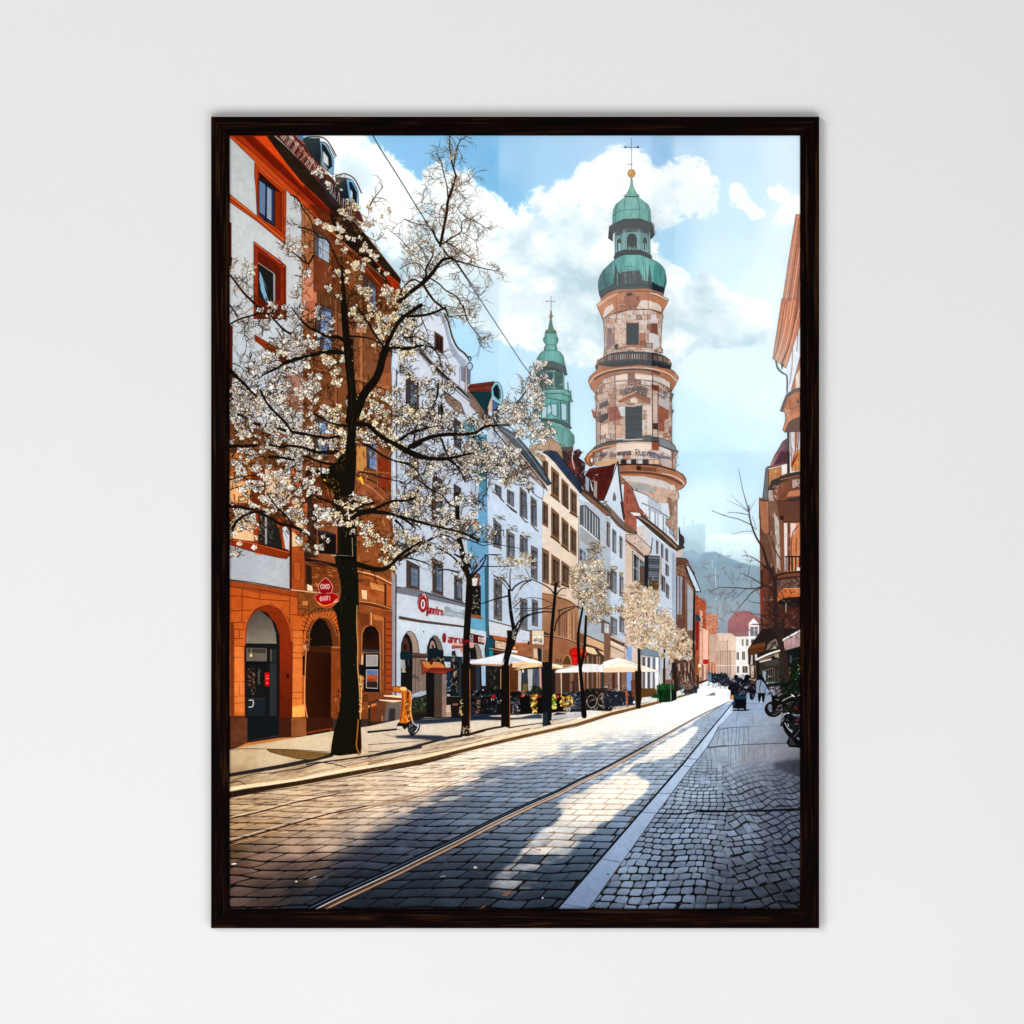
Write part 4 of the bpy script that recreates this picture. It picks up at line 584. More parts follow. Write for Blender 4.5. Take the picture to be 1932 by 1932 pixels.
F('E', '395,1060 690,1185 692,1212 400,1100', (172, 66, 26)); S('E', '395,1062 690,1188', 1, (226, 205, 190)); F('E', '400,265 700,440 700,640 640,500 410,330', (150, 58, 26)); F('E', '690,640 840,640 840,1000 700,930', (150, 84, 54), a=.6); F('E', '175,180 205,190 200,1000 175,980', (110, 34, 20))
F('E', '160,1330 390,1400 520,1560 480,1640 300,1650 160,1600', vary((178, 106, 46), 20, 14, 1)); F('E', '170,1560 360,1640 360,1960 170,1960', (218, 170, 118)); F('E', '370,1440 520,1500 500,1960 380,1960', (130, 56, 26)); F('E', '500,1500 750,1560 720,1960 500,1960', (206, 188, 168)); F('E', '740,1480 830,1540 830,1700 740,1620', (200, 110, 70)); F('E', '1340,1550 1600,1680 1660,1780 1620,1960 1340,1900', vary((150, 88, 56), 14, 12, 3)); 
for q, w, c in (('1340,1560 1500,1620 1620,1720 1650,1800', 2, (52, 30, 22)), ('1340,1600 1480,1680 1600,1790', 1.4, (205, 150, 110)), ('860,1680 1060,1680 1120,1800', 2, (80, 44, 28)), ('1340,1850 1640,1850', 1.2, (190, 130, 90))): S('E', q, w, c)
F('E', '860,1560 1100,1570 1110,1960 860,1960', vary((120, 60, 34), 14, 12, 3)); F('E', '885,1700 930,1700 930,1960 885,1960', (50, 40, 38)); E('E', 985, 1400, 50, 26, (230, 226, 205)); F('E', '1340,1290 1430,1300 1430,1560 1340,1520', (190, 140, 80)); F('E', '1540,1380 1650,1440 1650,1700 1540,1660', (150, 62, 34), o=((80, 36, 26), .7)); scrib('E', 1290, 1240, 1660, 1900, 60, [(90, 48, 32), (210, 160, 120), (60, 36, 28)], 1.2, 14)
# sandstone relief between the windows of the corner house
for c, x0, y0, x1, y1, n in (('E', 860, -50, 1640, 1900, 150), ('A', 950, 1250, 1650, 1932, 60), ('H', 870, -40, 1650, 560, 40)):
    scrib(c, x0, y0, x1, y1, n, [(186, 126, 84), (84, 46, 28), (206, 150, 104), (66, 36, 24)], 1.5, 22, .75, 1.57)
for q, w_, c_ in (('1150,-40 1150,1250', 3, (168, 106, 66)), ('1165,-40 1165,1250', 1, (70, 38, 24)), ('1380,-40 1385,1180', 4, (178, 118, 78)), ('1400,-40 1405,1180', 1.2, (74, 42, 28)), ('1520,700 1530,1560', 3, (186, 124, 84)), ('930,-40 935,1500', 3, (176, 118, 80)), ('945,-40 950,1500', 1, (78, 44, 28)), ('860,560 1240,640 1640,760', 3, (182, 120, 78)), ('860,580 1240,662 1640,785', 1.4, (60, 34, 24)), ('860,1180 1240,1200 1640,1240', 3.4, (190, 126, 80)), ('860,1200 1240,1222 1640,1264', 1.6, (56, 32, 22)), ('860,1490 1640,1540', 2.6, (180, 116, 74))): S('E', q, w_, c_, sm=0, a=.8)
for q in ('955,440 1130,480 1125,500 950,462', '955,1410 1090,1425 1088,1445 950,1432'): F('E', q, (214, 168, 124), o=((70, 40, 26), .8))
# cornice
A = lambda s, c, **k: F('A', s, c, **k)
A('268,282 505,508 780,762 960,920 1100,1080 1500,1500 1700,1740 1800,1800 1845,1600 1480,1180 1000,700 700,420 560,280 268,280', vary((176, 58, 20), 12, 30, 1))
A('268,282 505,508 780,762 960,920 1000,960 990,900 800,730 530,470 290,282', (204, 82, 30)); A('380,282 480,282 740,520 1000,780 1200,980 1160,1020 930,790 640,530', (132, 34, 12)); A('500,282 640,282 900,560 980,700 950,760 760,540', (222, 80, 26), bl=1); A('1000,900 1250,1000 1500,1300 1760,1650 1700,1740 1500,1500 1250,1280', vary((118, 48, 20), 16, 14, 1))
A('610,282 690,282 850,430 1100,700 1300,940 1560,1230 1845,1590 1840,1640 1700,1520 1440,1240 1100,860 930,700 800,540', vary((48, 36, 28), 10, 20, 1)); A('1180,960 1440,1240 1700,1540 1720,1640 1500,1420 1240,1180', (34, 24, 20))
for q, w, c in (('690,284 850,432 1100,708 1310,948', 1.5, (214, 222, 232)), ('1310,948 1560,1236 1845,1596', 1, (150, 130, 112)), ('280,296 505,514 780,768 960,930', 1.2, (90, 32, 12)), ('330,290 560,500 860,780 990,900', 1, (110, 38, 14)), ('430,290 700,540 980,820 1180,1010', 1.1, (90, 26, 10)), ('500,290 760,550 960,760', 1, (160, 50, 16)), ('1000,960 1300,1240 1680,1680', 1.4, (190, 110, 60)), ('960,930 1260,1240 1600,1640', 1.4, (70, 34, 20)), ('1100,1080 1400,1330 1700,1600', 1, (200, 140, 90))): S('A', q, w, c)
# ornate roof edge, railing
A('690,278 930,278 1010,400 1110,560 1240,700 1340,860 1470,980 1520,1110 1450,1100 1300,940 1090,708 850,430', (96, 52, 50))
for k in range(54):
    t = k / 53; x = 730 + 330 * t; y = 285 + 370 * t
    S('A', [(x, y), (x + 12 + 30 * rng.random(), y - 40), (x + 45, y - 60 - 30 * rng.random()), (x + 60 + 20 * rng.random(), y - 10)], rng.uniform(.6, 1.1), rng.choice([(200, 180, 176), (60, 26, 26), (176, 96, 80), (226, 214, 205)]))
A('1060,600 1240,720 1330,850 1320,960 1200,900 1120,740', (58, 50, 58)); 
for k in range(34):
    x = 1130 + 8 * k; y = 740 + 8.6 * k; S('A', [(x, y), (x + rng.uniform(-15, 25), y - 90 - rng.uniform(0, 40))], rng.uniform(.6, 1.2), rng.choice([(160, 190, 225), (36, 30, 36), (130, 80, 60), (220, 225, 230)]), sm=0)
S('A', '880,282 1010,410 1110,560', 1.2, (226, 130, 110)); S('A', '920,270 1000,380 1090,520 1130,570', 1.8, (60, 58, 64))
# dormers
A('885,278 945,278 950,330 930,320', (80, 140, 200)); A('950,300 1100,300 1105,350 1112,560 1060,500 1000,420 950,340', grad('A', '960,300 1060,520', (62, 80, 92), (36, 48, 58))); A('1100,335 1160,350 1215,460 1228,640 1215,640 1120,560', (122, 164, 196), o=((30, 34, 40), 1)); A('1115,350 1150,370 1205,470 1215,560 1180,590 1130,520', (30, 44, 54)); A('1130,420 1175,480 1180,560 1132,520', (196, 205, 216)); S('A', '952,310 1000,292 1090,290 1150,310 1200,370 1250,465', 2.2, (66, 46, 42)); S('A', '1100,335 1150,345 1200,400 1240,480', 2, (90, 120, 140)); A('1215,470 1232,480 1230,640 1218,640', (90, 150, 200))
A('1240,655 1340,665 1345,700 1370,860 1300,850 1250,740', grad('A', '1240,680 1350,830', (66, 88, 100), (30, 40, 50))); A('1340,670 1400,690 1450,790 1458,940 1420,960 1370,880', (110, 168, 214), o=((30, 34, 40), 1)); A('1365,700 1395,710 1440,800 1440,900 1390,860', (26, 40, 54)); A('1380,770 1400,800 1400,860 1385,850', (190, 210, 230)); S('A', '1242,650 1290,634 1345,632 1420,680 1482,805', 2.2, (66, 50, 48)); S('A', '1345,665 1400,690 1440,760', 1.6, (130, 160, 180))
# windows of the white wall
A('503,512 780,765 790,800 790,940 780,1275 525,1020 512,740 500,650', vary((188, 72, 24), 12, 18, 1), o=((80, 28, 12), 1)); A('540,608 752,800 752,1175 680,1110 540,960', (118, 42, 16)); A('540,608 700,760 740,800 690,790 540,660', (60, 22, 12)); A('690,780 740,810 740,1165 690,1120', (150, 52, 18)); A('540,668 682,772 682,1110 600,1060 540,1000', (44, 62, 100), o=((20, 22, 34), 1.2))
for k in range(13): S('A', [(548, 706 + k * 22), (600, 742 + k * 22)], 2, (128, 172, 220)); S('A', [(618, 760 + k * 22), (660, 792 + k * 22)], 2.2, (176, 206, 236))
S('A', '608,725 604,1060', 3, (22, 30, 52)); S('A', '660,770 660,1090', 1.4, (22, 30, 52)); S('A', '505,515 640,650 780,770', 1.2, (236, 130, 70)); S('A', '765,790 765,1190', 1, (90, 30, 12)); S('A', '530,600 528,1000', 1, (90, 30, 12))
A('268,812 525,1020 782,1232 782,1278 525,1066 268,884', (192, 80, 28), o=((70, 30, 14), 1)); S('A', '268,852 525,1046 780,1258', 1, (100, 38, 14)); S('A', '268,826 525,1032 780,1244', 1, (236, 140, 80))
A('494,1250 725,1420 788,1472 790,1960 494,1960', vary((160, 54, 26), 10, 18, 1), o=((70, 26, 14), 1)); A('532,1335 690,1440 742,1500 742,1960 532,1960', (110, 36, 18)); A('535,1440 690,1545 690,1940 630,1830 535,1745', (36, 38, 38)); A('548,1520 600,1640 650,1830 600,1800 560,1700 545,1600', (120, 170, 205)); A('575,1580 640,1780 660,1850 650,1850 600,1700', (24, 24, 26)); A('672,1545 690,1555 690,1932 675,1900', (150, 160, 175)); S('A', '500,1262 720,1436 775,1480', 1.4, (220, 110, 70)); S('A', '515,1300 715,1450 760,1500 760,1930', 1, (80, 26, 14)); S('A', '535,1445 600,1490 680,1545', 1, (210, 200, 190)); S('A', '730,1395 738,1430', 1.2, (120, 50, 30)); S('A', '775,1490 778,1930', 1.2, (70, 24, 14))
A('268,1065 290,1080 290,1400 275,1500 268,1700', (116, 30, 16)); F('E', '590,-40 650,-40 650,60 600,40', (150, 50, 26)); F('E', '840,-40 960,-40 965,120 900,60 845,20', (176, 110, 84))
# lower storey
F('H', '180,-20 740,-20 740,760 180,680', (150, 70, 36)); F('H', '180,130 390,100 400,330 180,310', (214, 186, 150)); F('H', '440,90 610,120 660,400 620,400 440,340', (44, 42, 40), o=(OUT, 1)); S('H', '508,110 510,350', 4, (150, 158, 168)); scrib('H', 450, 110, 500, 330, 30, [(220, 215, 200), (80, 78, 70)], 1, 7); scrib('H', 525, 160, 580, 340, 16, (150, 145, 130), .9, 7); F('H', '400,90 440,100 440,335 400,322', (176, 72, 30)); F('H', '610,120 650,130 690,200 690,408 655,400 655,220 610,200', (176, 74, 28), o=((80, 34, 20), .8)); F('H', '655,210 690,190 725,240 722,420 690,410', (190, 204, 222))
F('H', '176,370 420,420 700,480 725,470 725,772 176,682', grad('H', '200,420 600,720', (158, 172, 190), (166, 180, 196), 2)); F('H', '200,305 420,345 722,425 722,450 700,492 620,480 400,430 205,372', (150, 58, 24), o=((60, 26, 16), .9)); S('H', '210,318 440,360 720,436', 1.6, (214, 100, 50)); S('H', '440,355 600,390 712,412', 2, (26, 22, 30)); F('H', '400,428 480,448 470,462 410,450', (200, 110, 80), a=.7)
S('H', '178,682 400,712 730,772', 1.5, (26, 20, 20)); S('H', '178,694 400,728 730,786 860,800 1000,805', 1, (96, 70, 60)); F('H', '725,200 745,210 745,770 728,770', (80, 34, 22))
F('H', '745,380 850,360 865,450 865,800 745,775', vary((176, 84, 36), 10, 20, 1), o=((90, 42, 22), .8)); F('H', '760,520 830,520 825,700 765,690', (186, 96, 44), o=((90, 42, 22), .9)); F('H', '750,-20 860,-20 850,370 750,380', (214, 196, 160)); F('H', '745,-20 770,-20 765,150 840,260 820,300 750,240', (180, 100, 60)); F('H', '845,-20 975,-20 975,480 860,480', (66, 40, 30)); F('H', '845,-20 890,-20 890,400 850,380', (190, 106, 66)); F('H', '890,-20 930,-20 930,470 890,430', (70, 52, 46))
F('H', '975,-20 1130,-20 1160,270 1160,470 985,400', (150, 92, 60)); F('H', '985,20 1110,20 1120,140 990,140', (206, 214, 222)); F('H', '988,235 1150,270 1150,450 1000,440', (26, 20, 18), o=((60, 40, 30), 1)); S('H', '1045,260 1045,430', 2.4, (96, 52, 30)); F('H', '985,225 1060,235 1150,265 1150,280 985,250', (50, 54, 66)); F('H', '860,475 1150,545 1150,800 865,780', vary((128, 68, 34), 18, 12, 1)); F('H', '865,480 1160,540 1165,575 870,520', (36, 26, 22)); S('H', '865,520 1010,530 1160,580', 1.4, (150, 90, 54)); F('H', '930,560 1170,600 1180,800 930,740', (132, 72, 34)); scrib('H', 930, 560, 1160, 800, 50, [(190, 110, 60), (70, 36, 22), (220, 150, 90)], 1.4, 14, .8, .3); F('H', '885,715 930,720 940,790 890,780', (226, 216, 196)); F('H', '875,540 925,560 930,740 880,720', (52, 40, 36))
H = lambda s, c, **k: F('H', s, c, **k)
H('176,700 730,785 860,800 1180,820 1660,960 1700,1932 176,1960', grad('H', '300,800 900,1900', (196, 96, 36), (206, 118, 54), 10)); H('176,700 730,785 820,800 820,850 650,830 400,800 176,750', (168, 78, 32)); S('H', '180,745 450,775 720,825 800,840', 1, (90, 40, 18)); S('H', '740,775 1000,805 1180,825', 1.6, (220, 200, 176)); H('850,800 1190,820 1190,960 900,1000 860,960', vary((140, 88, 44), 12, 14, 1))
for q in ('180,830 320,840 440,860 720,880', '290,770 288,1060', '185,970 380,960', '190,1075 320,1078 318,1140 215,1135', '214,1140 214,1932', '215,1225 320,1222', '215,1290 315,1296', '215,1395 315,1398', '185,1622 310,1618', '190,1755 310,1750', '200,1822 310,1812', '728,840 728,1280', '728,1000 820,1010', '740,1140 848,1150', '750,1215 848,1220', '640,1282 850,1284', '755,1350 848,1360', '640,1400 850,1402', '640,1722 850,1716', '750,1775 840,1770', '850,1150 848,1932', '265,1150 265,1215', '265,1630 265,1740', '450,780 452,850', '745,1300 742,1932', '1110,1400 1180,1410', '1110,1700 1185,1700', '1100,1500 1180,1502'): S('H', q, 1.1, (88, 38, 16))
H('186,1075 214,1080 214,1932 186,1932', (134, 62, 26)); H('180,1930 340,1930 340,2040 180,2060', (120, 66, 36)); H('220,1290 310,1300 310,1900 220,1900', (222, 142, 74), a=.5, bl=3); H('755,1150 845,1155 840,1850 755,1850', (220, 138, 66), a=.4, bl=3); H('750,1850 860,1830 870,1932 750,1960', (236, 172, 90), bl=2)
H('312,1290 318,1140 345,1030 400,950 470,912 560,905 650,950 710,1040 745,1160 752,1290 745,2020 630,2020 320,2020', (150, 58, 22), o=((70, 30, 16), 1.2)); S('H', '312,1290 320,1130 350,1030 405,950 470,918 540,908 640,950 700,1040 738,1160 746,1290', 1.6, (214, 110, 60)); S('H', '336,1290 342,1130 372,1030 420,965 470,940', 1, (110, 46, 22))
H('322,1280 330,1150 350,1060 400,985 450,962 520,1000 575,1090 605,1190 605,1280', grad('H', '400,1000 450,1280', (92, 88, 82), (132, 130, 124), 4)); H('450,962 520,985 600,1090 635,1200 638,2020 605,2020 606,1280 600,1170 560,1050', (30, 30, 34)); H('640,1250 750,1250 745,2020 632,2020', grad('H', '640,1300 640,1900', (150, 48, 16), (110, 38, 14), 8)); H('318,1268 606,1270 606,2040 318,2040', (26, 30, 34)); H('330,1308 518,1312 518,1432 330,1430', (110, 106, 100)); H('340,1312 510,1318 505,1360 340,1350', (76, 74, 70)); H('545,1320 605,1320 605,1440 545,1440', (52, 56, 60)); S('H', '555,1325 555,1430', 1.4, (150, 130, 80)); H('545,1450 605,1450 605,1932 545,1932', (54, 60, 66)); H('320,1440 520,1440 520,1470 320,1465', (18, 20, 22)); S('H', '374,1312 374,1370', .8, (190, 180, 150)); E('H', 372, 1378, 12, 14, (235, 205, 140))
H('335,1780 500,1775 500,1932 335,1932', (34, 46, 56)); S('H', '340,1775 500,1775', 1.2, (70, 76, 84)); S('H', '355,1790 388,1790 394,1820 382,1850 352,1852', 1.8, (190, 194, 196)); H('497,1540 512,1532 540,1535 543,1650 530,1665 498,1655', (214, 20, 24), o=((110, 8, 14), .9)); S('H', '505,1565 538,1565', 1.2, (240, 90, 80)); S('H', '512,1590 532,1590', 1.4, (250, 170, 160)); E('H', 520, 1632, 5, 5, (240, 200, 190))
scrib('H', 335, 1500, 405, 1660, 44, [(190, 150, 110), (120, 90, 60), (160, 70, 50)], 1.2, 6); scrib('H', 370, 1660, 410, 1740, 14, [(170, 90, 60), (150, 130, 100)], 1.1, 6); text('H', '437,1500 455,1500 455,1640 437,1640', 'I', 1, (130, 120, 90)); scrib('H', 432, 1500, 460, 1640, 16, (140, 125, 96), 1, 5); H('697,1545 720,1545 720,1590 697,1588', (50, 26, 20)); scrib('H', 640, 1555, 690, 1590, 6, (100, 44, 26), 1.4, 8)
K = lambda s, c, **k: F('K', s, c, **k)
K('176,-80 340,-80 340,178 176,198', vary((112, 66, 44), 12, 10, 1), o=((50, 26, 16), 1)); K('345,-80 630,-80 630,80 345,130', (24, 32, 40)); K('630,-80 740,-80 740,90 630,90', (80, 40, 24)); K('738,-80 882,-80 882,92 738,98', vary((150, 92, 54), 12, 10, 1), o=((60, 32, 18), 1)); K('345,150 640,105 880,95 880,100 560,140 230,200', (196, 130, 66)); S('K', '345,140 600,100 740,80', 2, (60, 36, 22))
# second doorway
H('860,1330 880,1160 930,1060 1000,1020 1100,1040 1170,1150 1190,1320 1190,1960 870,1960', (120, 66, 34))
for k in range(17):
    a = math.pi * (1.02 + .96 * k / 16); x, y = 1020 + 130 * math.cos(a), 1160 + 150 * math.sin(a); x2, y2 = 1020 + 190 * math.cos(a), 1160 + 225 * math.sin(a); S('H', [(x, y), (x2, y2)], 1.1, (70, 38, 22))
S('H', '850,1180 880,1070 930,980 1020,945 1120,960 1180,1030', 1.2, (60, 34, 22)); S('H', '905,1260 915,1150 950,1070 1010,1030 1080,1040 1130,1110 1160,1200', 1.5, (176, 110, 64)); H('910,1290 915,1160 950,1080 1000,1035 1050,1060 1100,1150 1120,1290', (28, 20, 14), o=((50, 30, 20), 1)); H('895,1290 1110,1298 1108,1350 890,1345', (76, 40, 18)); H('880,1345 1108,1352 1105,1960 900,1960 872,1800', grad('H', '900,1400 1080,1400', (64, 28, 12), (48, 20, 10), 4)); S('H', '880,1320 870,1500 866,1800 890,1960', 1.4, (226, 170, 120)); H('1108,1300 1190,1300 1190,1960 1105,1960', vary((150, 76, 34), 12, 12, 1)); S('H', '1115,1302 1190,1302', 2, (200, 130, 80)); S('H', '1115,1330 1190,1330', 1.2, (90, 46, 26)); H('848,1280 880,1270 880,1330 850,1330', (206, 150, 100)); scrib('H', 850, 1170, 910, 1330, 26, [(70, 36, 20), (230, 170, 120)], 1.1, 8); scrib('H', 1115, 1700, 1190, 1932, 50, [(80, 46, 30), (190, 130, 90), (60, 34, 24)], 1.3, 8); H('845,1380 865,1380 865,1560 845,1560', (40, 26, 22)); scrib('K', 880, -40, 1110, 40, 16, (60, 34, 22), 1.2, 8)
K('880,-80 1120,-80 1122,30 885,85', (70, 34, 18)); S('K', '885,60 1000,38 1122,20', 3, (150, 62, 26)); S('K', '885,84 1122,36', 1.6, (30, 18, 12)); H('800,800 850,800 900,880 900,1000 840,1020 805,1010', (150, 86, 40), o=((70, 36, 20), .9)); S('H', '805,900 900,880', 1, (70, 36, 20)); S('H', '805,950 880,960 840,1012', 1.2, (70, 36, 20)); H('840,880 900,880 890,920 845,915', (196, 132, 72))
# right part behind the trunk
H('1345,600 1500,600 1660,700 1660,960 1345,870', vary((166, 92, 44), 14, 14, 1)); S('H', '1350,606 1500,640 1660,718', 2, (226, 190, 150)); S('H', '1350,620 1500,660 1660,732', 1.6, (60, 34, 22))
for q in ('1370,690 1450,680 1450,740 1380,720', '1470,580 1540,600 1530,640 1470,620', '1380,770 1440,780 1440,870 1390,860', '1460,700 1600,740 1600,800 1470,770'): H(q, rng.choice([(200, 140, 80), (216, 190, 150), (150, 84, 40)]), o=((80, 44, 26), .8))
H('1595,720 1615,725 1615,925 1595,920', (90, 44, 22)); H('1615,740 1660,750 1660,930 1615,925', (186, 100, 50)); H('1345,870 1700,940 1700,975 1345,900', (110, 66, 40)); S('H', '1350,880 1500,900 1700,960', 1.4, (214, 160, 110)); S('H', '1350,905 1500,925 1665,985', 1.2, (60, 34, 22))
H('1345,900 1680,990 1665,1700 1600,1760 1345,1760', vary((150, 84, 44), 10, 16, 3)); H('1610,1020 1665,1030 1660,1730 1605,1740', (172, 78, 36))
for y in range(1070, 1700, 62): S('H', [(1612, y), (1662, y + 4)], 1.3, (60, 26, 14))
H('1375,1700 1378,1180 1400,1120 1440,1098 1510,1105 1555,1150 1570,1230 1572,1700', (176, 112, 66), o=((80, 46, 28), .9)); H('1392,1330 1396,1180 1420,1125 1460,1105 1510,1115 1545,1165 1552,1330', grad('H', '1450,1120 1450,1330', (24, 16, 14), (66, 28, 14), 10)); S('H', '1600,1030 1602,1740', 1.6, (70, 40, 24)); S('H', '1585,1030 1585,1500', 1, (200, 140, 90)); S('H', '1475,990 1475,1095', 2.6, (214, 160, 100)); H('1350,980 1460,1000 1460,1090 1380,1120', (126, 66, 34)); H('1490,1000 1590,1030 1580,1060 1500,1050', (190, 120, 60))
H('1392,1322 1552,1326 1550,1354 1392,1350', (60, 74, 84)); H('1405,1358 1552,1358 1552,1715 1405,1712', (18, 20, 24)); H('1430,1374 1534,1376 1532,1474 1430,1476', (150, 150, 154), o=((226, 226, 226), .9)); H('1430,1510 1534,1510 1532,1682 1430,1676', (92, 90, 92), o=((226, 226, 226), 1)); H('1432,1512 1532,1512 1532,1560 1432,1560', (92, 124, 176)); H('1434,1556 1531,1560 1531,1612 1434,1612', vary((176, 80, 40), 30, 6, 1)); H('1434,1622 1531,1622 1531,1674 1434,1670', (56, 46, 42)); H('1362,1460 1405,1460 1405,1565 1365,1562', (26, 26, 28)); scrib('H', 1375, 1570, 1402, 1650, 12, (230, 190, 120), 1.4, 6)
S('H', '1395,1380 1390,1460', 2.6, (226, 190, 150)); H('1345,1715 1700,1715 1700,1960 1345,1960', vary((140, 78, 42), 12, 14, 3)); H('1400,1740 1450,1740 1450,1800 1400,1800', (120, 66, 36), o=((60, 30, 20), .9)); H('1660,600 1700,650 1700,1930 1665,1930', (148, 146, 160)); S('H', '1703,640 1700,1932', 2, (34, 32, 38)); S('H', '1665,960 1664,1700', 1, (90, 84, 92))
# steps, pedestal
F('T', '0,490 270,490 260,1060 0,1080', (134, 76, 42)); F('T', '0,660 180,600 270,560 580,560 570,1040 250,1060 0,1080', (100, 72, 60)); F('T', '0,690 30,690 30,1070 0,1070', (58, 38, 28)); F('T', '45,680 135,660 135,1060 45,1070', (126, 66, 36)); F('T', '150,640 300,640 300,1060 150,1060', (120, 70, 46)); F('T', '300,650 560,640 545,980 480,1050 250,1060', vary((112, 104, 102), 10, 8, 1)); F('T', '350,760 450,760 440,1040 330,1040', (60, 56, 62), bl=1.5); F('T', '0,700 22,705 22,740 0,742', (230, 160, 90)); F('T', '45,690 135,665 135,700 45,735', (214, 130, 66))
S('T', '0,668 100,630 190,600', 2, (70, 46, 32)); F('T', '255,535 400,535 575,550 575,590 400,570 260,555', (250, 226, 196)); F('T', '160,605 400,615 570,620 560,635 420,655 200,625', (244, 214, 180)); S('T', '230,880 238,1050', 2, (176, 140, 100)); F('T', '0,980 480,960 470,1060 250,1075 0,1090', (40, 30, 28), a=.75, bl=1); F('T', '300,560 575,585 570,612 300,590', (140, 60, 30))
# ---------------------------------------------------------------- right-hand row
OUT = (45, 36, 34)
part('printed_right_facade', 'rust brown facades with round balconies along the right edge of the print')
F('J', '1365,-60 1760,-60 1760,1360 1600,1300 1540,1310 1440,1330 1380,1300', vary((122, 78, 58), 18, 20, 1)); F('G', '1440,1480 1575,1465 1760,1400 1760,1960 1365,1960 1365,1765 1395,1790 1420,1500', vary((170, 112, 72), 14, 20, 1))
F('G', '1440,1480 1455,1478 1445,1790 1392,1795 1425,1500', (112, 112, 118), o=(OUT, .7)); F('G', '1450,1495 1570,1470 1572,1560 1450,1700', (186, 124, 76), o=(OUT, .7)); F('G', '1570,1465 1620,1455 1620,1540 1570,1560', (226, 224, 222)); scrib('G', 1465, 1510, 1545, 1560, 14, (220, 170, 110), .9, 8)
F('G', '1365,1765 1432,1792 1440,1960 1365,1960', (150, 88, 56), o=(OUT, .8)); F('G', '1450,1700 1500,1640 1540,1660 1530,1960 1440,1960', (176, 160, 146)); scrib('G', 1450, 1650, 1540, 1932, 34, [(110, 80, 66), (215, 205, 195)], 1, 10, .8, 1.57)
F('G', '1620,1222 1580,1250 1500,1390 1462,1485 1620,1452', grad('G', '1480,1440 1620,1300', (178, 120, 104), (112, 66, 84)), o=(OUT, .8)); F('G', '1618,1290 1560,1350 1490,1470 1618,1445', (104, 62, 80)); S('G', '1450,1500 1620,1462', 1.4, (230, 225, 222))
F('G', '1640,1160 1760,1140 1760,1540 1640,1540', (206, 200, 202)); F('G', '1620,1165 1642,1160 1645,1545 1622,1540', (72, 56, 52)); F('G', '1690,1160 1720,1160 1700,1380 1670,1500 1655,1470 1690,1340', (176, 96, 60)); F('G', '1700,1340 1760,1300 1760,1520 1660,1520', (214, 140, 72)); F('G', '1655,1480 1720,1350 1722,1370 1665,1490', (160, 40, 26)); S('G', '1650,1170 1665,1500', 1.2, (120, 90, 80)); S('G', '1730,1150 1715,1340', 1.6, (110, 74, 60)); scrib('G', 1650, 1180, 1740, 1520, 24, (120, 80, 62), .9, 14, .8, 1.57)
F('G', '1760,90 1740,170 1700,300 1620,560 1625,810 1760,790', (214, 222, 233)); F('G', '1760,400 1700,620 1658,780 1700,775 1760,640', (196, 120, 80), o=(OUT, .7)); F('G', '1700,640 1760,560 1760,780 1700,770', (226, 206, 188)); S('G', '1670,400 1665,560 1645,720', 2, (160, 140, 136)); S('G', '1720,240 1710,420', 1.6, (140, 120, 115))
F('D', '1700,1003 1760,1003 1760,1960 1553,1960 1580,1780 1640,1380', grad('D', '1560,1900 1740,1900', (188, 150, 134), (196, 108, 66), 5), o=((110, 70, 56), .7)); F('G', '1572,-60 1760,-60 1760,120 1610,578 1570,545 1488,490', grad('G', '1500,400 1720,200', (188, 146, 126), (200, 116, 74), 5), o=((110, 70, 56), .8))
for c, q, w, col in (('D', '1722,1010 1680,1300 1620,1700 1590,1960', 1, (236, 180, 140)), ('D', '1740,1300 1690,1640 1640,1960', 1.2, (240, 190, 150)), ('D', '1740,1100 1665,1600 1610,1960', 1, (120, 70, 52)), ('D', '1740,1500 1700,1960', 3, (150, 80, 50)), ('G', '1640,-40 1590,260 1520,500', 1.2, (240, 190, 150)), ('G', '1690,-40 1620,330 1545,520', 1.4, (236, 170, 125)), ('G', '1735,30 1680,250 1600,560', 1.2, (236, 176, 130)), ('G', '1720,-40 1650,330 1570,540', 2.6, (150, 80, 50)), ('G', '1608,-40 1540,350 1500,495', 1.2, (130, 90, 76))): S(c, q, w, col)
S('G', '1518,515 1535,580 1575,620 1618,655 1620,800', 2.8, (66, 74, 82)); S('G', '1526,520 1545,575 1612,640', .9, (150, 165, 176)); F('G', '1565,545 1590,540 1572,590', (90, 110, 120), o=(OUT, .7))
def balcony(c, s1, s2, s3, col=(190, 116, 70)):
    F(c, s1, vary(col, 12, 10, 1), o=(OUT, .9)); F(c, s2, (120, 70, 50), o=(OUT, .8)); F(c, s3, (206, 128, 84))
balcony('G', '1760,752 1690,768 1612,820 1580,900 1556,972 1600,980 1605,1060 1580,1145 1600,1166 1760,1155', '1760,1020 1690,1030 1630,1090 1605,1166 1760,1155', '1760,975 1690,985 1620,1040 1582,1140 1592,1140 1640,1060 1760,1010')
F('G', '1760,752 1690,768 1612,820 1580,900 1556,972 1582,976 1625,850 1690,800 1760,785', (112, 96, 90)); scrib('G', 1605, 960, 1650, 1040, 14, (230, 215, 195), 1, 7); scrib('G', 1715, 820, 1745, 900, 10, (60, 44, 40), 1.2, 8); S('G', '1650,870 1650,950 1740,920', 1, (120, 74, 50))
balcony('G', '1760,1520 1640,1545 1480,1610 1452,1690 1490,1698 1500,1780 1530,1830 1515,1860 1520,1960 1760,1960', '1760,1800 1650,1820 1560,1880 1530,1960 1760,1960', '1760,1690 1640,1710 1610,1760 1760,1740', (150, 88, 62))
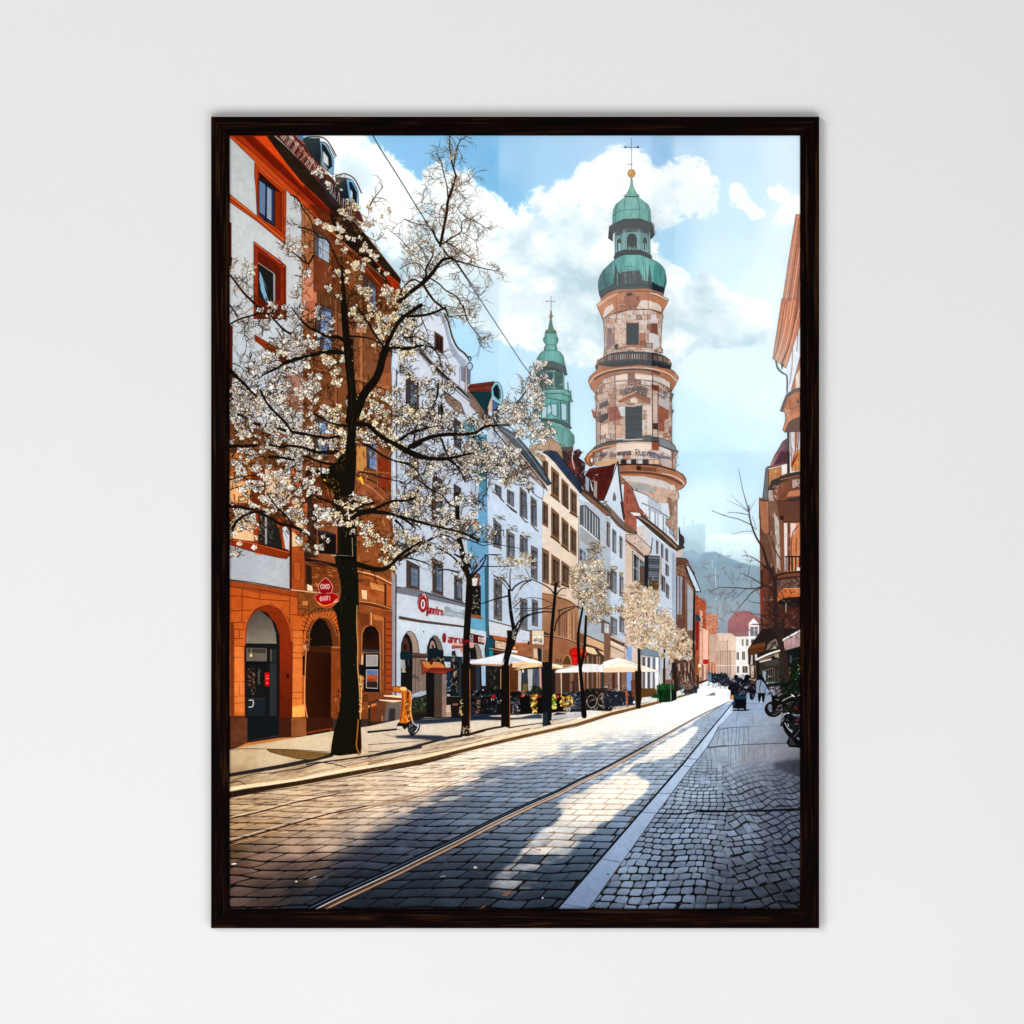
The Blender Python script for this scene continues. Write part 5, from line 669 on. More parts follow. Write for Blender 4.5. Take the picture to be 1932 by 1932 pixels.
F('G', '1760,1520 1640,1545 1480,1610 1452,1690 1488,1696 1560,1630 1660,1590 1760,1570', (76, 70, 68)); S('G', '1560,1600 1740,1560', 1.6, (190, 116, 80)); F('G', '1760,1750 1640,1770 1540,1820 1515,1850 1540,1860 1640,1800 1760,1780', (80, 66, 62)); scrib('G', 1490, 1650, 1540, 1830, 22, (220, 205, 190), 1, 8); F('G', '1665,1600 1740,1590 1740,1670 1665,1680', (186, 156, 142), o=(OUT, .7)); scrib('G', 1700, 1600, 1740, 1680, 12, (60, 44, 40), 1.2, 7)
J = lambda s, c, **k: F('J', s, c, **k)
J('1520,-40 1760,-40 1760,160 1590,150 1545,110 1515,40', (124, 74, 54), o=(OUT, .9)); S('J', '1515,20 1540,90 1575,140', 2.4, (196, 116, 70)); J('1545,90 1590,100 1588,140 1560,135', (60, 42, 38))
J('1590,160 1760,160 1760,640 1560,640 1560,150', (214, 130, 84)); J('1592,165 1625,165 1622,600 1595,600', (222, 210, 204)); J('1622,160 1652,160 1648,600 1622,600', (132, 78, 56)); J('1650,165 1705,170 1690,240 1655,330', (226, 205, 192)); J('1740,170 1760,170 1760,640 1660,600 1655,300 1690,250', (216, 130, 76)); S('J', '1735,180 1665,280 1660,590', 1.6, (130, 60, 36)); S('J', '1705,300 1700,590', 2, (150, 80, 50)); scrib('J', 1595, 170, 1740, 600, 30, [(120, 70, 54), (240, 200, 170)], 1, 12, .8, 1.57)
J('1555,150 1590,160 1600,640 1560,640', (150, 84, 60)); J('1410,-40 1520,-40 1560,180 1565,640 1520,640 1450,300 1410,260', vary((140, 96, 76), 14, 12, 2)); J('1365,-40 1452,-40 1455,260 1410,270 1380,210', (176, 112, 74), o=(OUT, .8)); J('1500,60 1545,140 1560,600 1525,560', (196, 190, 186), a=.8); scrib('J', 1450, 60, 1560, 620, 50, [(80, 56, 50), (210, 190, 175), (110, 70, 54)], 1, 14, .8, 1.5)
S('J', '1605,472 1760,472', 2.6, (34, 26, 26)); 
for x in (1612, 1640, 1668, 1700, 1735): S('J', [(x, 475), (x, 610)], 1.8, (36, 28, 28))
J('1710,570 1745,570 1745,600 1710,600', (235, 235, 235)); J('1512,640 1560,625 1640,610 1760,605 1760,660 1640,665 1560,680 1512,690', (66, 46, 42), o=(OUT, .8)); J('1530,650 1640,625 1760,620 1760,650 1640,655 1540,672', (150, 78, 44)); J('1515,690 1760,655 1760,750 1600,760 1545,780', vary((104, 74, 66), 14, 8, 1)); scrib('J', 1550, 680, 1740, 745, 40, [(50, 38, 36), (170, 140, 120), (200, 120, 80)], 1.3, 8)
J('1545,780 1600,762 1760,758 1760,840 1600,850 1510,905', (214, 110, 50), o=(OUT, .9)); S('J', '1550,780 1590,840', 1.2, OUT); J('1510,905 1580,850 1760,838 1760,950 1620,940 1510,945', (44, 36, 34)); S('J', '1590,765 1740,760', 1.4, (240, 160, 100))
J('1375,600 1500,560 1520,900 1760,940 1760,1200 1600,1250 1500,1180 1420,1260 1375,1280', vary((92, 52, 42), 14, 14, 2)); J('1372,760 1400,740 1400,1000 1375,1010', (160, 56, 40)); J('1400,560 1450,560 1450,1280 1400,1280', (120, 66, 48)); scrib('J', 1390, 700, 1740, 1240, 110, [(50, 30, 28), (160, 100, 76), (130, 54, 40), (190, 160, 140)], 1.2, 14); J('1600,1050 1640,1040 1640,1200 1610,1210', (120, 70, 56)); S('J', '1610,900 1610,980', 1, (220, 220, 220))
# shop, awnings on the right
R = lambda s, c, **k: F('R', s, c, **k)
R('1100,-60 1510,-60 1900,-60 1900,1400 1200,1200 1060,900 1020,560 830,640 830,330', (52, 40, 36)); R('860,620 1080,540 1420,430 1500,760 1440,1080 1180,1060 1020,1000 880,960', (78, 64, 54)); R('865,450 915,450 915,640 865,640', (190, 180, 172)); R('955,440 1000,430 1010,560 960,560', (200, 190, 176)); R('870,660 970,660 960,900 880,880', (190, 160, 130)); S('R', '910,680 915,740 925,760', 1.6, (226, 220, 210)); S('R', '950,680 950,880', 2, (60, 44, 44))
R('845,330 870,280 940,240 1080,210 1160,220 1160,380 1000,420 880,450 870,620 850,620 835,400', vary((110, 58, 26), 12, 10, 1), o=(OUT, .9)); R('870,280 1160,200 1160,290 860,345', (134, 72, 28)); S('R', '830,350 838,470 860,700 862,900', 1.8, (60, 36, 28)); R('1170,370 1200,250 1260,180 1370,130 1420,260 1390,330', (132, 116, 104), o=(OUT, .8)); S('R', '1180,380 1300,280 1360,200', 1.4, (40, 30, 28)); S('R', '1330,200 1400,330', 1.4, (40, 30, 28)); R('1290,330 1350,280 1370,330', (176, 160, 120))
R('1000,560 1200,480 1420,385 1440,420 1380,450 1250,500 1030,600', (150, 108, 80)); S('R', '1002,538 1100,490 1250,425 1432,368', 3.6, (238, 236, 232)); S('R', '1015,560 1200,480 1430,395', 1.2, (60, 44, 38)); S('R', '1055,592 1160,560 1290,530', 2.4, (232, 228, 220)); R('1340,450 1430,420 1430,500 1345,510', (176, 156, 120)); scrib('R', 1280, 480, 1340, 540, 8, (20, 16, 16), 2.4, 8)
R('1040,600 1420,520 1420,620 1050,690', (84, 78, 72)); for_x = [1060, 1085, 1110, 1140]
for x in for_x: S('R', [(x, 600), (x, 680)], 1.2, (40, 34, 30))
S('R', '1020,580 1025,900', 4, (30, 24, 24)); R('1040,690 1410,660 1400,1060 1180,1050 1100,800 1040,800', (66, 56, 46)); R('1100,760 1180,760 1180,960 1110,960', (142, 158, 168), o=(OUT, 1)); R('1190,740 1320,700 1320,1050 1200,1050', (28, 26, 26)); 
for x in (1215, 1260, 1300, 1335, 1400): S('R', [(x, 720), (x, 1050)], 1.4, rng.choice([(120, 110, 96), (90, 80, 68)]))
S('R', '1100,760 1320,705', 1.2, (130, 120, 104)); E('R', 1230, 870, 8, 26, (210, 210, 200)); E('R', 1272, 880, 7, 24, (190, 190, 180)); R('1420,420 1520,400 1540,900 1440,900', (58, 50, 40)); scrib('R', 1430, 440, 1530, 900, 34, [(90, 80, 66), (36, 30, 28)], 1.2, 12); S('R', '1500,380 1535,600 1540,930', 1, (140, 120, 100))
R('1505,145 1830,-30 1900,-60 1900,270 1525,375', grad('R', '1600,150 1600,330', (190, 150, 150), (172, 130, 132), 3), o=(OUT, .9)); S('R', '1505,165 1640,90 1860,-30', 4.2, (236, 236, 236)); S('R', '1505,180 1840,8', 1, (120, 90, 90)); 
for x in (1570, 1655, 1740): S('R', [(x, 130 - (x - 1570) * .45), (x + 5, 355 - (x - 1570) * .2)], .8, (140, 100, 104))
R('1530,378 1900,280 1900,1200 1600,1200 1560,700', (26, 34, 34)); S('R', '1600,360 1700,390 1840,350', 1.4, (20, 20, 22)); R('1630,460 1665,460 1672,610 1635,600', (80, 92, 104)); S('R', '1610,560 1840,500', .9, (74, 84, 84)); R('1608,690 1640,690 1655,910 1620,905', (190, 92, 34), bl=.6)
R('1500,1000 1560,880 1640,820 1720,640 1900,560 1900,1320 1700,1300 1480,1200 1420,1100', vary((20, 40, 24), 12, 6, 1)); scrib('R', 1430, 700, 1860, 1250, 170, [(30, 66, 34), (14, 24, 18), (44, 84, 44), (60, 70, 30), (10, 16, 14)], 1.6, 8); 
for x, y in ((1800, 650), (1810, 720), (1795, 740), (1820, 810), (1790, 995), (1745, 925), (1830, 690)): E('R', x, y, 10, 8, (210, 220, 120)); E('R', x, y, 4, 4, (240, 245, 220))
scrib('R', 1220, 880, 1560, 1080, 40, [(60, 52, 40), (90, 84, 60), (26, 26, 24)], 1.3, 10)

# ---------------------------------------------------------------- ground
part('printed_pavement', 'sunlit pavement with long tree shadows left of the tracks')
gp = P('X', '430,1425 470,1417 560,1402 640,1388 700,1380 760,1367 850,1357 900,1358 1000,1358 1040,1350 1100,1352 1160,1342 1225,1328 1290,1312 1340,1296 1400,1296 1400,1330 1315,1322 1160,1358 1095,1380 1000,1407 900,1428 800,1447 700,1470 560,1496 430,1512')
poly(gp, vary(lambda X, Y, f_=field([(450, 1430, 205, 178, 140), (520, 1440, 212, 190, 155), (600, 1415, 214, 194, 162), (450, 1480, 176, 146, 108), (560, 1475, 190, 160, 124), (700, 1400, 210, 192, 168), (760, 1410, 212, 194, 172), (700, 1450, 200, 172, 140), (820, 1425, 206, 184, 156), (820, 1385, 216, 202, 184), (930, 1390, 218, 205, 186), (1000, 1385, 222, 210, 192), (1060, 1370, 226, 218, 206), (1130, 1360, 232, 228, 220), (1230, 1335, 236, 232, 226), (1300, 1315, 238, 234, 228), (1380, 1300, 235, 240, 246)]): f_(X, Y) * .95, 6, 26, 1))
for k in range(190):   # streaky paving grain and twig shadows
    x = rng.uniform(440, 1080); base = np.interp(x, [437, 560, 700, 800, 1000, 1095], [1497, 1480, 1456, 1436, 1398, 1374]); y = base - rng.uniform(2, 26) * (1 if x < 800 else .6); L = rng.uniform(14, 50)
    stroke([(x, y), (x + L / 2, y - L * .10 + rng.uniform(-1, 1)), (x + L, y - L * .24)], rng.uniform(.6, 1.8), rng.choice([(150, 116, 80), (120, 86, 58), (232, 206, 170), (96, 72, 54)]), a=rng.uniform(.25, .6))
for c, q, w, w1, col in (('K', '176,448 400,410 700,358 900,315 1110,262', 6.6, 8, (52, 46, 44)), ('K', '880,350 1000,330 1150,350 1240,378', 3, 1, (74, 60, 54)), ('K', '540,440 700,405 860,380 1000,335 1250,300 1600,250 1932,190', 1.5, 4, (60, 52, 50)), ('K', '180,520 260,505 340,545', 2.4, 1, (90, 64, 48)), ('K', '200,500 400,440 600,420', 2, 1, (110, 86, 66)), ('T', '0,1560 300,1480 700,1410 1000,1330 1300,1250 1550,1215', 3.2, 5, (50, 46, 48)), ('T', '1660,1200 1932,1130', 4, 3, (62, 44, 30)), ('T', '0,1150 200,1130 480,1100 620,1060', 4, 3, (44, 36, 36)), ('T', '0,1480 200,1470', 1.6, 1, (70, 54, 44)), ('T', '0,1360 300,1340 600,1320 1000,1290', 1.4, .8, (110, 84, 64)), ('T', '0,1645 300,1600 700,1530 1100,1480 1500,1400 1900,1300', 1.6, .8, (140, 106, 76)), ('T', '0,1690 260,1620', 2.2, 1, (120, 84, 54)),
                         ('Q', '0,1720 200,1660 420,1610 580,1585', 4.4, 3.6, (66, 44, 26)), ('Q', '680,1605 900,1570 1240,1525', 2.6, 1.6, (66, 50, 36)), ('Q', '1390,1480 1600,1440 1880,1412', 1.8, 1, (50, 42, 38)), ('Q', '90,1735 240,1750 360,1755', 3, 1, (180, 150, 115)), ('I', '1400,1910 1600,1890 1932,1830', 1, .8, (120, 110, 96))): S(c, q, w, col, w1)
F('T', '420,1215 700,1195 1200,1210 1400,1250 1250,1290 1100,1295 900,1270 700,1260 480,1250', (60, 62, 76), bl=.8); F('T', '200,1170 480,1225 420,1240 320,1215', (170, 146, 124)); F('T', '740,945 1100,930 1560,900 1932,900 1932,940 1560,970 1200,1000 860,1020 760,1000', grad('T', '800,980 1900,900', (52, 58, 72), (42, 56, 84)), bl=.6); F('T', '470,1080 590,1060 600,1090 480,1105', (205, 196, 186))
F('Q', '0,1390 560,1370 560,1480 0,1470', (36, 48, 72), bl=.6); F('Q', '330,1405 560,1390 560,1425 400,1420', (190, 172, 156)); F('Q', '690,1400 850,1380 1100,1370 1230,1385 1230,1450 900,1460 690,1475', (66, 74, 86), bl=.6); F('Q', '690,1400 900,1385 1130,1362 1200,1368 1000,1400 880,1430 700,1440', (216, 200, 186)); F('Q', '1390,1330 1500,1335 1640,1350 1500,1385 1390,1400', (206, 180, 172)); F('Q', '1480,1350 1640,1362 1600,1385 1480,1395 1400,1400', (40, 36, 34)); F('Q', '1390,1400 1880,1350 1932,1350 1880,1420 1390,1470', (178, 178, 178), bl=.8)
F('J', '-60,1850 280,1790 560,1770 560,1810 280,1840 -60,1900', (120, 116, 112), a=.5, bl=2); F('J', '280,1760 420,1755 425,1800 280,1810', (222, 218, 212))
F('K', '515,210 700,215 1000,240 1100,250 1060,268 960,300 900,305 800,298 640,262 540,232', vary((150, 112, 60), 14, 6, 1), o=((74, 50, 30), .9))
for k in range(34): x = 545 + k * 15.5; S('K', [(x, 215 + k * .9), (x + 12, min(300, 240 + k * 3.4 if k < 18 else 300 - (k - 18) * 2.6))], 1.1, (86, 56, 30))
S('K', '180,212 300,206 500,208', 1.3, (120, 70, 30)); S('K', '515,208 800,216 1100,238', 1.2, (90, 60, 34))
part('printed_kerb', 'dark kerb edge running along the sunny side of the tracks')
kp = np.array([(430, 1500), (475, 1492.5), (560, 1482), (640, 1465), (700, 1456), (800, 1438), (900, 1414), (1000, 1391), (1095, 1371), (1160, 1352), (1240, 1335), (1318, 1315)], float)
stroke(kp, 5.5, (236, 208, 168), 1.6); stroke(kp + (0, 3), 2, (250, 232, 200), 1, a=.8)
kb = np.array([(430, 1509), (475, 1501), (560, 1488), (640, 1474), (700, 1463), (800, 1446), (900, 1421), (1000, 1398), (1095, 1377), (1160, 1357), (1240, 1338), (1318, 1318)], float)
poly(np.vstack([kb - (0, 3.2), (kb + np.c_[np.zeros(12), np.linspace(6.5, 1.0, 12)])[::-1]]), grad('X', '430,1500 1100,1380', (48, 32, 20), (124, 88, 48), 14)); 
for k in range(60): x = rng.uniform(440, 900); y = np.interp(x, kb[:, 0], kb[:, 1]); stroke([(x, y - 2), (x + 1, y + rng.uniform(0, 4))], .7, rng.choice([(110, 80, 50), (20, 14, 12), (170, 130, 90)]), a=.6)

part('printed_cobbled_street', 'cobbled street in sun and shadow with light patches')
HZ = 1290.
rp = P('X', '430,1518 475,1509 560,1496 640,1482 700,1471 800,1453 900,1427 1000,1403 1095,1381 1160,1360 1240,1340 1318,1318 1330,1300 1345,1293 1400,1293 1425,1300 1400,1330 1370,1362 1060,1735 430,1735')
RB = field([(450, 1530, 208, 172, 128), (550, 1520, 216, 188, 150), (450, 1575, 196, 154, 104), (440, 1620, 126, 92, 62), (520, 1545, 214, 180, 138), (520, 1575, 190, 152, 112), (620, 1530, 224, 196, 160), (600, 1560, 214, 180, 144), (700, 1500, 228, 204, 172), (720, 1540, 226, 204, 176), (800, 1480, 236, 220, 196), (900, 1450, 240, 230, 212), (1000, 1425, 242, 235, 222), (1100, 1400, 246, 241, 230), (1200, 1375, 248, 245, 238), (1300, 1345, 250, 249, 246), (1360, 1310, 246, 248, 252), (1250, 1400, 246, 244, 238), (1330, 1350, 244, 244, 244),
 (560, 1612, 206, 166, 140), (620, 1602, 214, 182, 156), (690, 1575, 214, 190, 168), (740, 1550, 200, 180, 166), (500, 1640, 160, 122, 104), (600, 1642, 132, 102, 92), (450, 1650, 124, 90, 74), (450, 1700, 136, 104, 94), (500, 1690, 100, 80, 74), (560, 1690, 72, 66, 68), (640, 1700, 60, 68, 80), (700, 1720, 60, 72, 86), (650, 1650, 90, 84, 92), (700, 1620, 110, 104, 116), (730, 1590, 128, 122, 132), (560, 1650, 112, 88, 82), (800, 1680, 84, 92, 108), (800, 1720, 60, 74, 90), (900, 1720, 70, 84, 102), (1000, 1715, 96, 110, 132), (760, 1700, 60, 72, 88)], 3.2)
SH = field([(700, 1620, 84, 92, 112), (760, 1590, 92, 104, 128), (820, 1560, 102, 116, 142), (880, 1530, 120, 136, 160), (940, 1505, 130, 148, 174), (1000, 1485, 144, 164, 190), (1060, 1460, 158, 178, 204), (1120, 1445, 164, 184, 208), (1180, 1428, 168, 188, 210), (700, 1680, 70, 82, 100), (800, 1700, 70, 84, 102), (900, 1700, 84, 98, 118), (1000, 1715, 90, 108, 130), (1050, 1690, 92, 114, 140), (1100, 1640, 104, 126, 154), (1150, 1590, 118, 142, 172), (1200, 1540, 140, 164, 192), (1250, 1480, 158, 182, 206), (1300, 1420, 172, 192, 212), (1340, 1370, 170, 192, 218), (1400, 1320, 160, 186, 222)])
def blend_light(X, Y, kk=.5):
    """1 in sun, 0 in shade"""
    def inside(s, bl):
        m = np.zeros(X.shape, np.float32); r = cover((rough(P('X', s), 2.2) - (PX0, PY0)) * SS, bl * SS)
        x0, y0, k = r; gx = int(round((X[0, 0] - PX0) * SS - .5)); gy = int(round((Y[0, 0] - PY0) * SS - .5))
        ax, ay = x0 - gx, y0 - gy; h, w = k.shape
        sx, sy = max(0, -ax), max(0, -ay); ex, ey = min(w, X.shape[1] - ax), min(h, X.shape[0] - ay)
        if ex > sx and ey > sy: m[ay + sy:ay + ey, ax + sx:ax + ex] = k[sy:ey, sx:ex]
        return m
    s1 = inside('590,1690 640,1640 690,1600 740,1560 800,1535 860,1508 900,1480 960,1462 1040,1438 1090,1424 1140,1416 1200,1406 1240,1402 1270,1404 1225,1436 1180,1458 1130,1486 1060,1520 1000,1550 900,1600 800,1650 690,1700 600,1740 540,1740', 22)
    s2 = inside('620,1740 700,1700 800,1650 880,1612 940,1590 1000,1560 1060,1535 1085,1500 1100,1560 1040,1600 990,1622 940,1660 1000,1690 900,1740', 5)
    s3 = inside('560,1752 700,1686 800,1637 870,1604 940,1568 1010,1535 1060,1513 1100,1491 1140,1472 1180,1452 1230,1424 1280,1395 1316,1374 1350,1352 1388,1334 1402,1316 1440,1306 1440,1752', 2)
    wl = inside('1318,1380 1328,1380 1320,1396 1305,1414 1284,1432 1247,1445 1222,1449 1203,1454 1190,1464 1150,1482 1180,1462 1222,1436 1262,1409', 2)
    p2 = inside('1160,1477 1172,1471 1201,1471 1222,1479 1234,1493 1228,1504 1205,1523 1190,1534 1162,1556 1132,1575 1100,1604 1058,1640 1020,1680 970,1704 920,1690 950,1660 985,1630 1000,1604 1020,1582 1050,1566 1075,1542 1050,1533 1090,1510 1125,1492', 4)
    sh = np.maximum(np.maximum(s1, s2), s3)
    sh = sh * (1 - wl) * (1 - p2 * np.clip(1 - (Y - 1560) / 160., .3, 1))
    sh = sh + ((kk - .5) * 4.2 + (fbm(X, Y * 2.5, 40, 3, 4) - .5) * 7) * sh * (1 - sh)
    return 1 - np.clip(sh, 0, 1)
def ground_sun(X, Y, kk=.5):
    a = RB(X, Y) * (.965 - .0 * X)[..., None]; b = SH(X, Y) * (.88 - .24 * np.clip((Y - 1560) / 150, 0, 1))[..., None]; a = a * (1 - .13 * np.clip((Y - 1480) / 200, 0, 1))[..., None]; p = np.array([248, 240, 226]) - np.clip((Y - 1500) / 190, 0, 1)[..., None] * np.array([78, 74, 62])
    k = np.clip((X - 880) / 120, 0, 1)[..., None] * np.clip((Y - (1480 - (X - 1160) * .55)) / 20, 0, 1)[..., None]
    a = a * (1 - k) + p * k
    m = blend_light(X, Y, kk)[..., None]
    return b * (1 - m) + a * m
def setts(X, Y, du, k, seed, tilt=0., warp=3.):
    D = np.maximum(Y - HZ, 6.)
    Xw = X + warp * (noise(X, Y, 46, seed) - .5) * D / 120; Yw = Y + warp * (noise(X, Y, 60, seed + 1) - .5) * D / 150 + tilt * (X - 1000)
    D2 = np.maximum(Yw - HZ, 6.)
    v = k * np.log(D2); r = np.floor(v); f = v - r
    u = (Xw - 1425) / D2 / du + rnd(r, 3, seed) * 1.0 + .12 * np.sin(r * 2.3); c = np.floor(u); g = u - c
    j = .10 * (rnd(r + 5, c, seed) - .5)
    ex = np.minimum(g - j * .6, 1 - g + j * .6) * du * D; ey = np.minimum(f, 1 - f) * D / k
    q = 5.5 * D / 430 + .3
    e = np.where((ex < q) & (ey < q), q - np.hypot(q - ex, q - ey), np.minimum(ex, ey))
    return e, r, c, f, g
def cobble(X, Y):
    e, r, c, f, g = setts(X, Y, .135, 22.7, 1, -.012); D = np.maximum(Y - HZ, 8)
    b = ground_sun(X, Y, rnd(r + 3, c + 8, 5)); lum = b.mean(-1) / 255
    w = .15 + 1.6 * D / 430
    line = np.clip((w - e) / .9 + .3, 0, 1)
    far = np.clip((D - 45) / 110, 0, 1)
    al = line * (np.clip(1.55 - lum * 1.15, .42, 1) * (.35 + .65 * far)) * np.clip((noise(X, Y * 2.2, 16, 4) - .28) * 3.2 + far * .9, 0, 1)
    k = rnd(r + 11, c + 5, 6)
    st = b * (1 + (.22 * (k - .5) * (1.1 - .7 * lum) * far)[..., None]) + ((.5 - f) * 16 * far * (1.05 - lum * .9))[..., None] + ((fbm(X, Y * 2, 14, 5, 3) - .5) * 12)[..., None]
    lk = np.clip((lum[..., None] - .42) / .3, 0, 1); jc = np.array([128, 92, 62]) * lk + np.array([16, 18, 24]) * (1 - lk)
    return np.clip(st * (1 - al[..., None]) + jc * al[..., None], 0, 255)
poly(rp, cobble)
for k in range(330):       # flattened streaks of shade over the sunny part on the left
    x = rng.uniform(437, 900); top = np.interp(x, kb[:, 0], kb[:, 1]) + 7; y = top + abs(rng.gauss(0, 50)); 
    if y > 1655 - (x - 437) * .28: continue
    L = rng.uniform(10, 46); stroke([(x, y), (x + L * .5, y - L * .03 + rng.uniform(-1, 1)), (x + L, y - L * .08)], .3, rng.choice([(150, 104, 66), (110, 74, 52), (236, 214, 180), (84, 58, 46), (180, 136, 96)]), rng.uniform(.8, 2.4), a=rng.uniform(.25, .62))
for x, y, L in ((585, 1510, 60), (640, 1508, 50), (620, 1497, 40), (560, 1525, 40), (540, 1572, 50), (600, 1560, 40), (470, 1580, 40)): stroke([(x, y), (x + L / 2, y - 4), (x + L, y - 5)], 1, (70, 52, 46), 5, a=.4)
E('K', 787, 1424, 13, 6, (245, 225, 190)); E('K', 215, 1262, 26, 7, (240, 235, 225), rot=-.1); S('K', '910,1400 970,1378', 1, (220, 225, 230)); E('L', 595, 1295, 18, 9, (245, 210, 180), bl=.6); S('L', '275,1380 320,1372', .9, (210, 205, 200)); E('L', 1212, 1575, 9, 6, (235, 235, 240))
for q in ('835,1555 900,1510 930,1505 880,1560', '1545,1425 1600,1378 1610,1385 1560,1430', '1100,1115 1200,1130 1195,1145', '1200,1250 1240,1215 1250,1225', '620,1678 690,1636 680,1660 650,1678'): F('L', q, (158, 92, 54), a=.85)
F('J', '890,1745 930,1722 960,1718 960,1742', (120, 116, 112)); S('J', '880,1745 960,1746', .8, (90, 90, 92)); S('J', '900,1680 1000,1660 1100,1660', 1, (150, 175, 200)); S('J', '820,1810 900,1800', .8, (200, 190, 185)); F('J', '1040,1740 1110,1700 1130,1790 1060,1850 960,1900 900,1932 1100,1932 1140,1800', (168, 188, 214), a=.35, bl=3)
part('printed_tram_tracks', 'steel tram rails curving up the street')
mp = np.array([(590, 1732), (640, 1707), (700, 1679), (760, 1651), (800, 1631), (870, 1597), (940, 1561), (1010, 1528), (1060, 1506), (1100, 1485), (1140, 1466), (1180, 1445), (1230, 1417), (1280, 1388), (1315, 1368), (1350, 1350), (1388, 1332)], float)
n = len(mp); wd = np.interp(mp[:, 0], [590, 800, 940, 1180, 1315, 1388], [27, 21, 17, 9, 3.4, 1.4])
def rail(o0, o1, col, a=1.):
    d = smooth(np.c_[mp + np.c_[wd * o0 * .45, wd * o0 * .9]], 5); e = smooth(np.c_[mp + np.c_[wd * o1 * .45, wd * o1 * .9]], 5)
    poly(np.vstack([d, e[::-1]]), col, a=a)
rail(-.42, -.02, (20, 22, 30)); rail(-.26, -.2, (92, 112, 140)); rail(-.02, .06, (196, 190, 186)); rail(.06, .34, grad('X', '700,1680 1150,1480', (98, 70, 56), (206, 180, 156), 8)); rail(.12, .18, (60, 42, 36)); rail(.31, .35, (226, 200, 176)); rail(.36, .44, grad('X', '650,1700 1150,1480', (132, 92, 70), (176, 146, 120), 6)); rail(.48, .56, (40, 30, 28), .8)
for q, w, c in (('437,1556 500,1541 560,1525 640,1509', 2.4, (74, 38, 24)), ('437,1553 500,1538 560,1522 620,1510', 1, (240, 220, 196)), ('437,1562 520,1541 600,1524 660,1512', 1, (150, 96, 60)), ('640,1509 720,1496 800,1478 900,1455 1000,1432', 1, (176, 132, 96)), ('437,1600 520,1576 600,1553 640,1543 700,1531', 3, (62, 36, 24)), ('437,1595 520,1571 600,1548 640,1540', 1.3, (226, 205, 186)), ('437,1606 520,1582 600,1560 700,1536 780,1514', 1.6, (182, 130, 88)), ('700,1531 780,1512 860,1490 925,1471 1000,1448 1060,1432 1100,1424', 1.3, (156, 112, 78)), ('640,1547 700,1535 780,1517 860,1494', 1, (110, 70, 46))):
    stroke(P('X', q), w, c, w * .6)
part('printed_kerbstone_strip', 'smooth pale stone strip between cobbles and footway')
def strip_col(X, Y): t = np.clip((1730 - Y) / 400, 0, 1)[..., None]; return np.array([112, 130, 160]) * (1 - t) + np.array([188, 205, 222]) * t + (fbm(X, Y, 30, 2, 3) - .5)[..., None] * 8
poly(P('X', '1052,1735 1056,1727 1160,1610 1230,1529 1294,1457 1356,1380 1394,1332 1404,1322 1400,1345 1366,1380 1345,1418 1309,1463 1249,1543 1200,1612 1160,1668 1118,1727 1110,1735'), strip_col)
poly(P('X', '1049,1735 1160,1606 1230,1526 1294,1453 1356,1378 1396,1330 1397,1331 1357,1380 1295,1457 1231,1530 1161,1611 1056,1733'), (22, 24, 32)); stroke(P('X', '1112,1735 1160,1672 1200,1614 1250,1544 1309,1464 1345,1418 1366,1380'), 1.6, (34, 38, 48), 1)
for q in ('1145,1632 1178,1638', '1070,1718 1110,1724', '1160,1635 1182,1639', '1220,1543 1247,1545', '1250,1507 1277,1508', '1295,1455 1315,1457', '1305,1441 1325,1443'): stroke(P('X', q), .8, (60, 70, 88))
E('L', 1812, 1357, 12, 5, (24, 26, 32))
part('printed_footway', 'grey stone footway in shade along the right side')
FB0 = field([(1150, 1715, 108, 124, 150), (1250, 1700, 124, 142, 170), (1400, 1700, 100, 112, 134), (1500, 1705, 84, 92, 106), (1300, 1600, 134, 152, 180), (1200, 1650, 126, 146, 172), (1500, 1620, 96, 106, 128), (1500, 1550, 104, 114, 140), (1400, 1560, 124, 138, 162), (1320, 1500, 154, 172, 194), (1500, 1480, 112, 120, 140), (1515, 1455, 84, 90, 104), (1450, 1425, 142, 150, 166), (1380, 1420, 162, 176, 193), (1500, 1405, 130, 136, 148), (1400, 1370, 158, 176, 200), (1450, 1340, 152, 172, 200), (1400, 1320, 156, 178, 206), (1380, 1300, 180, 198, 222), (1440, 1385, 156, 168, 186)])
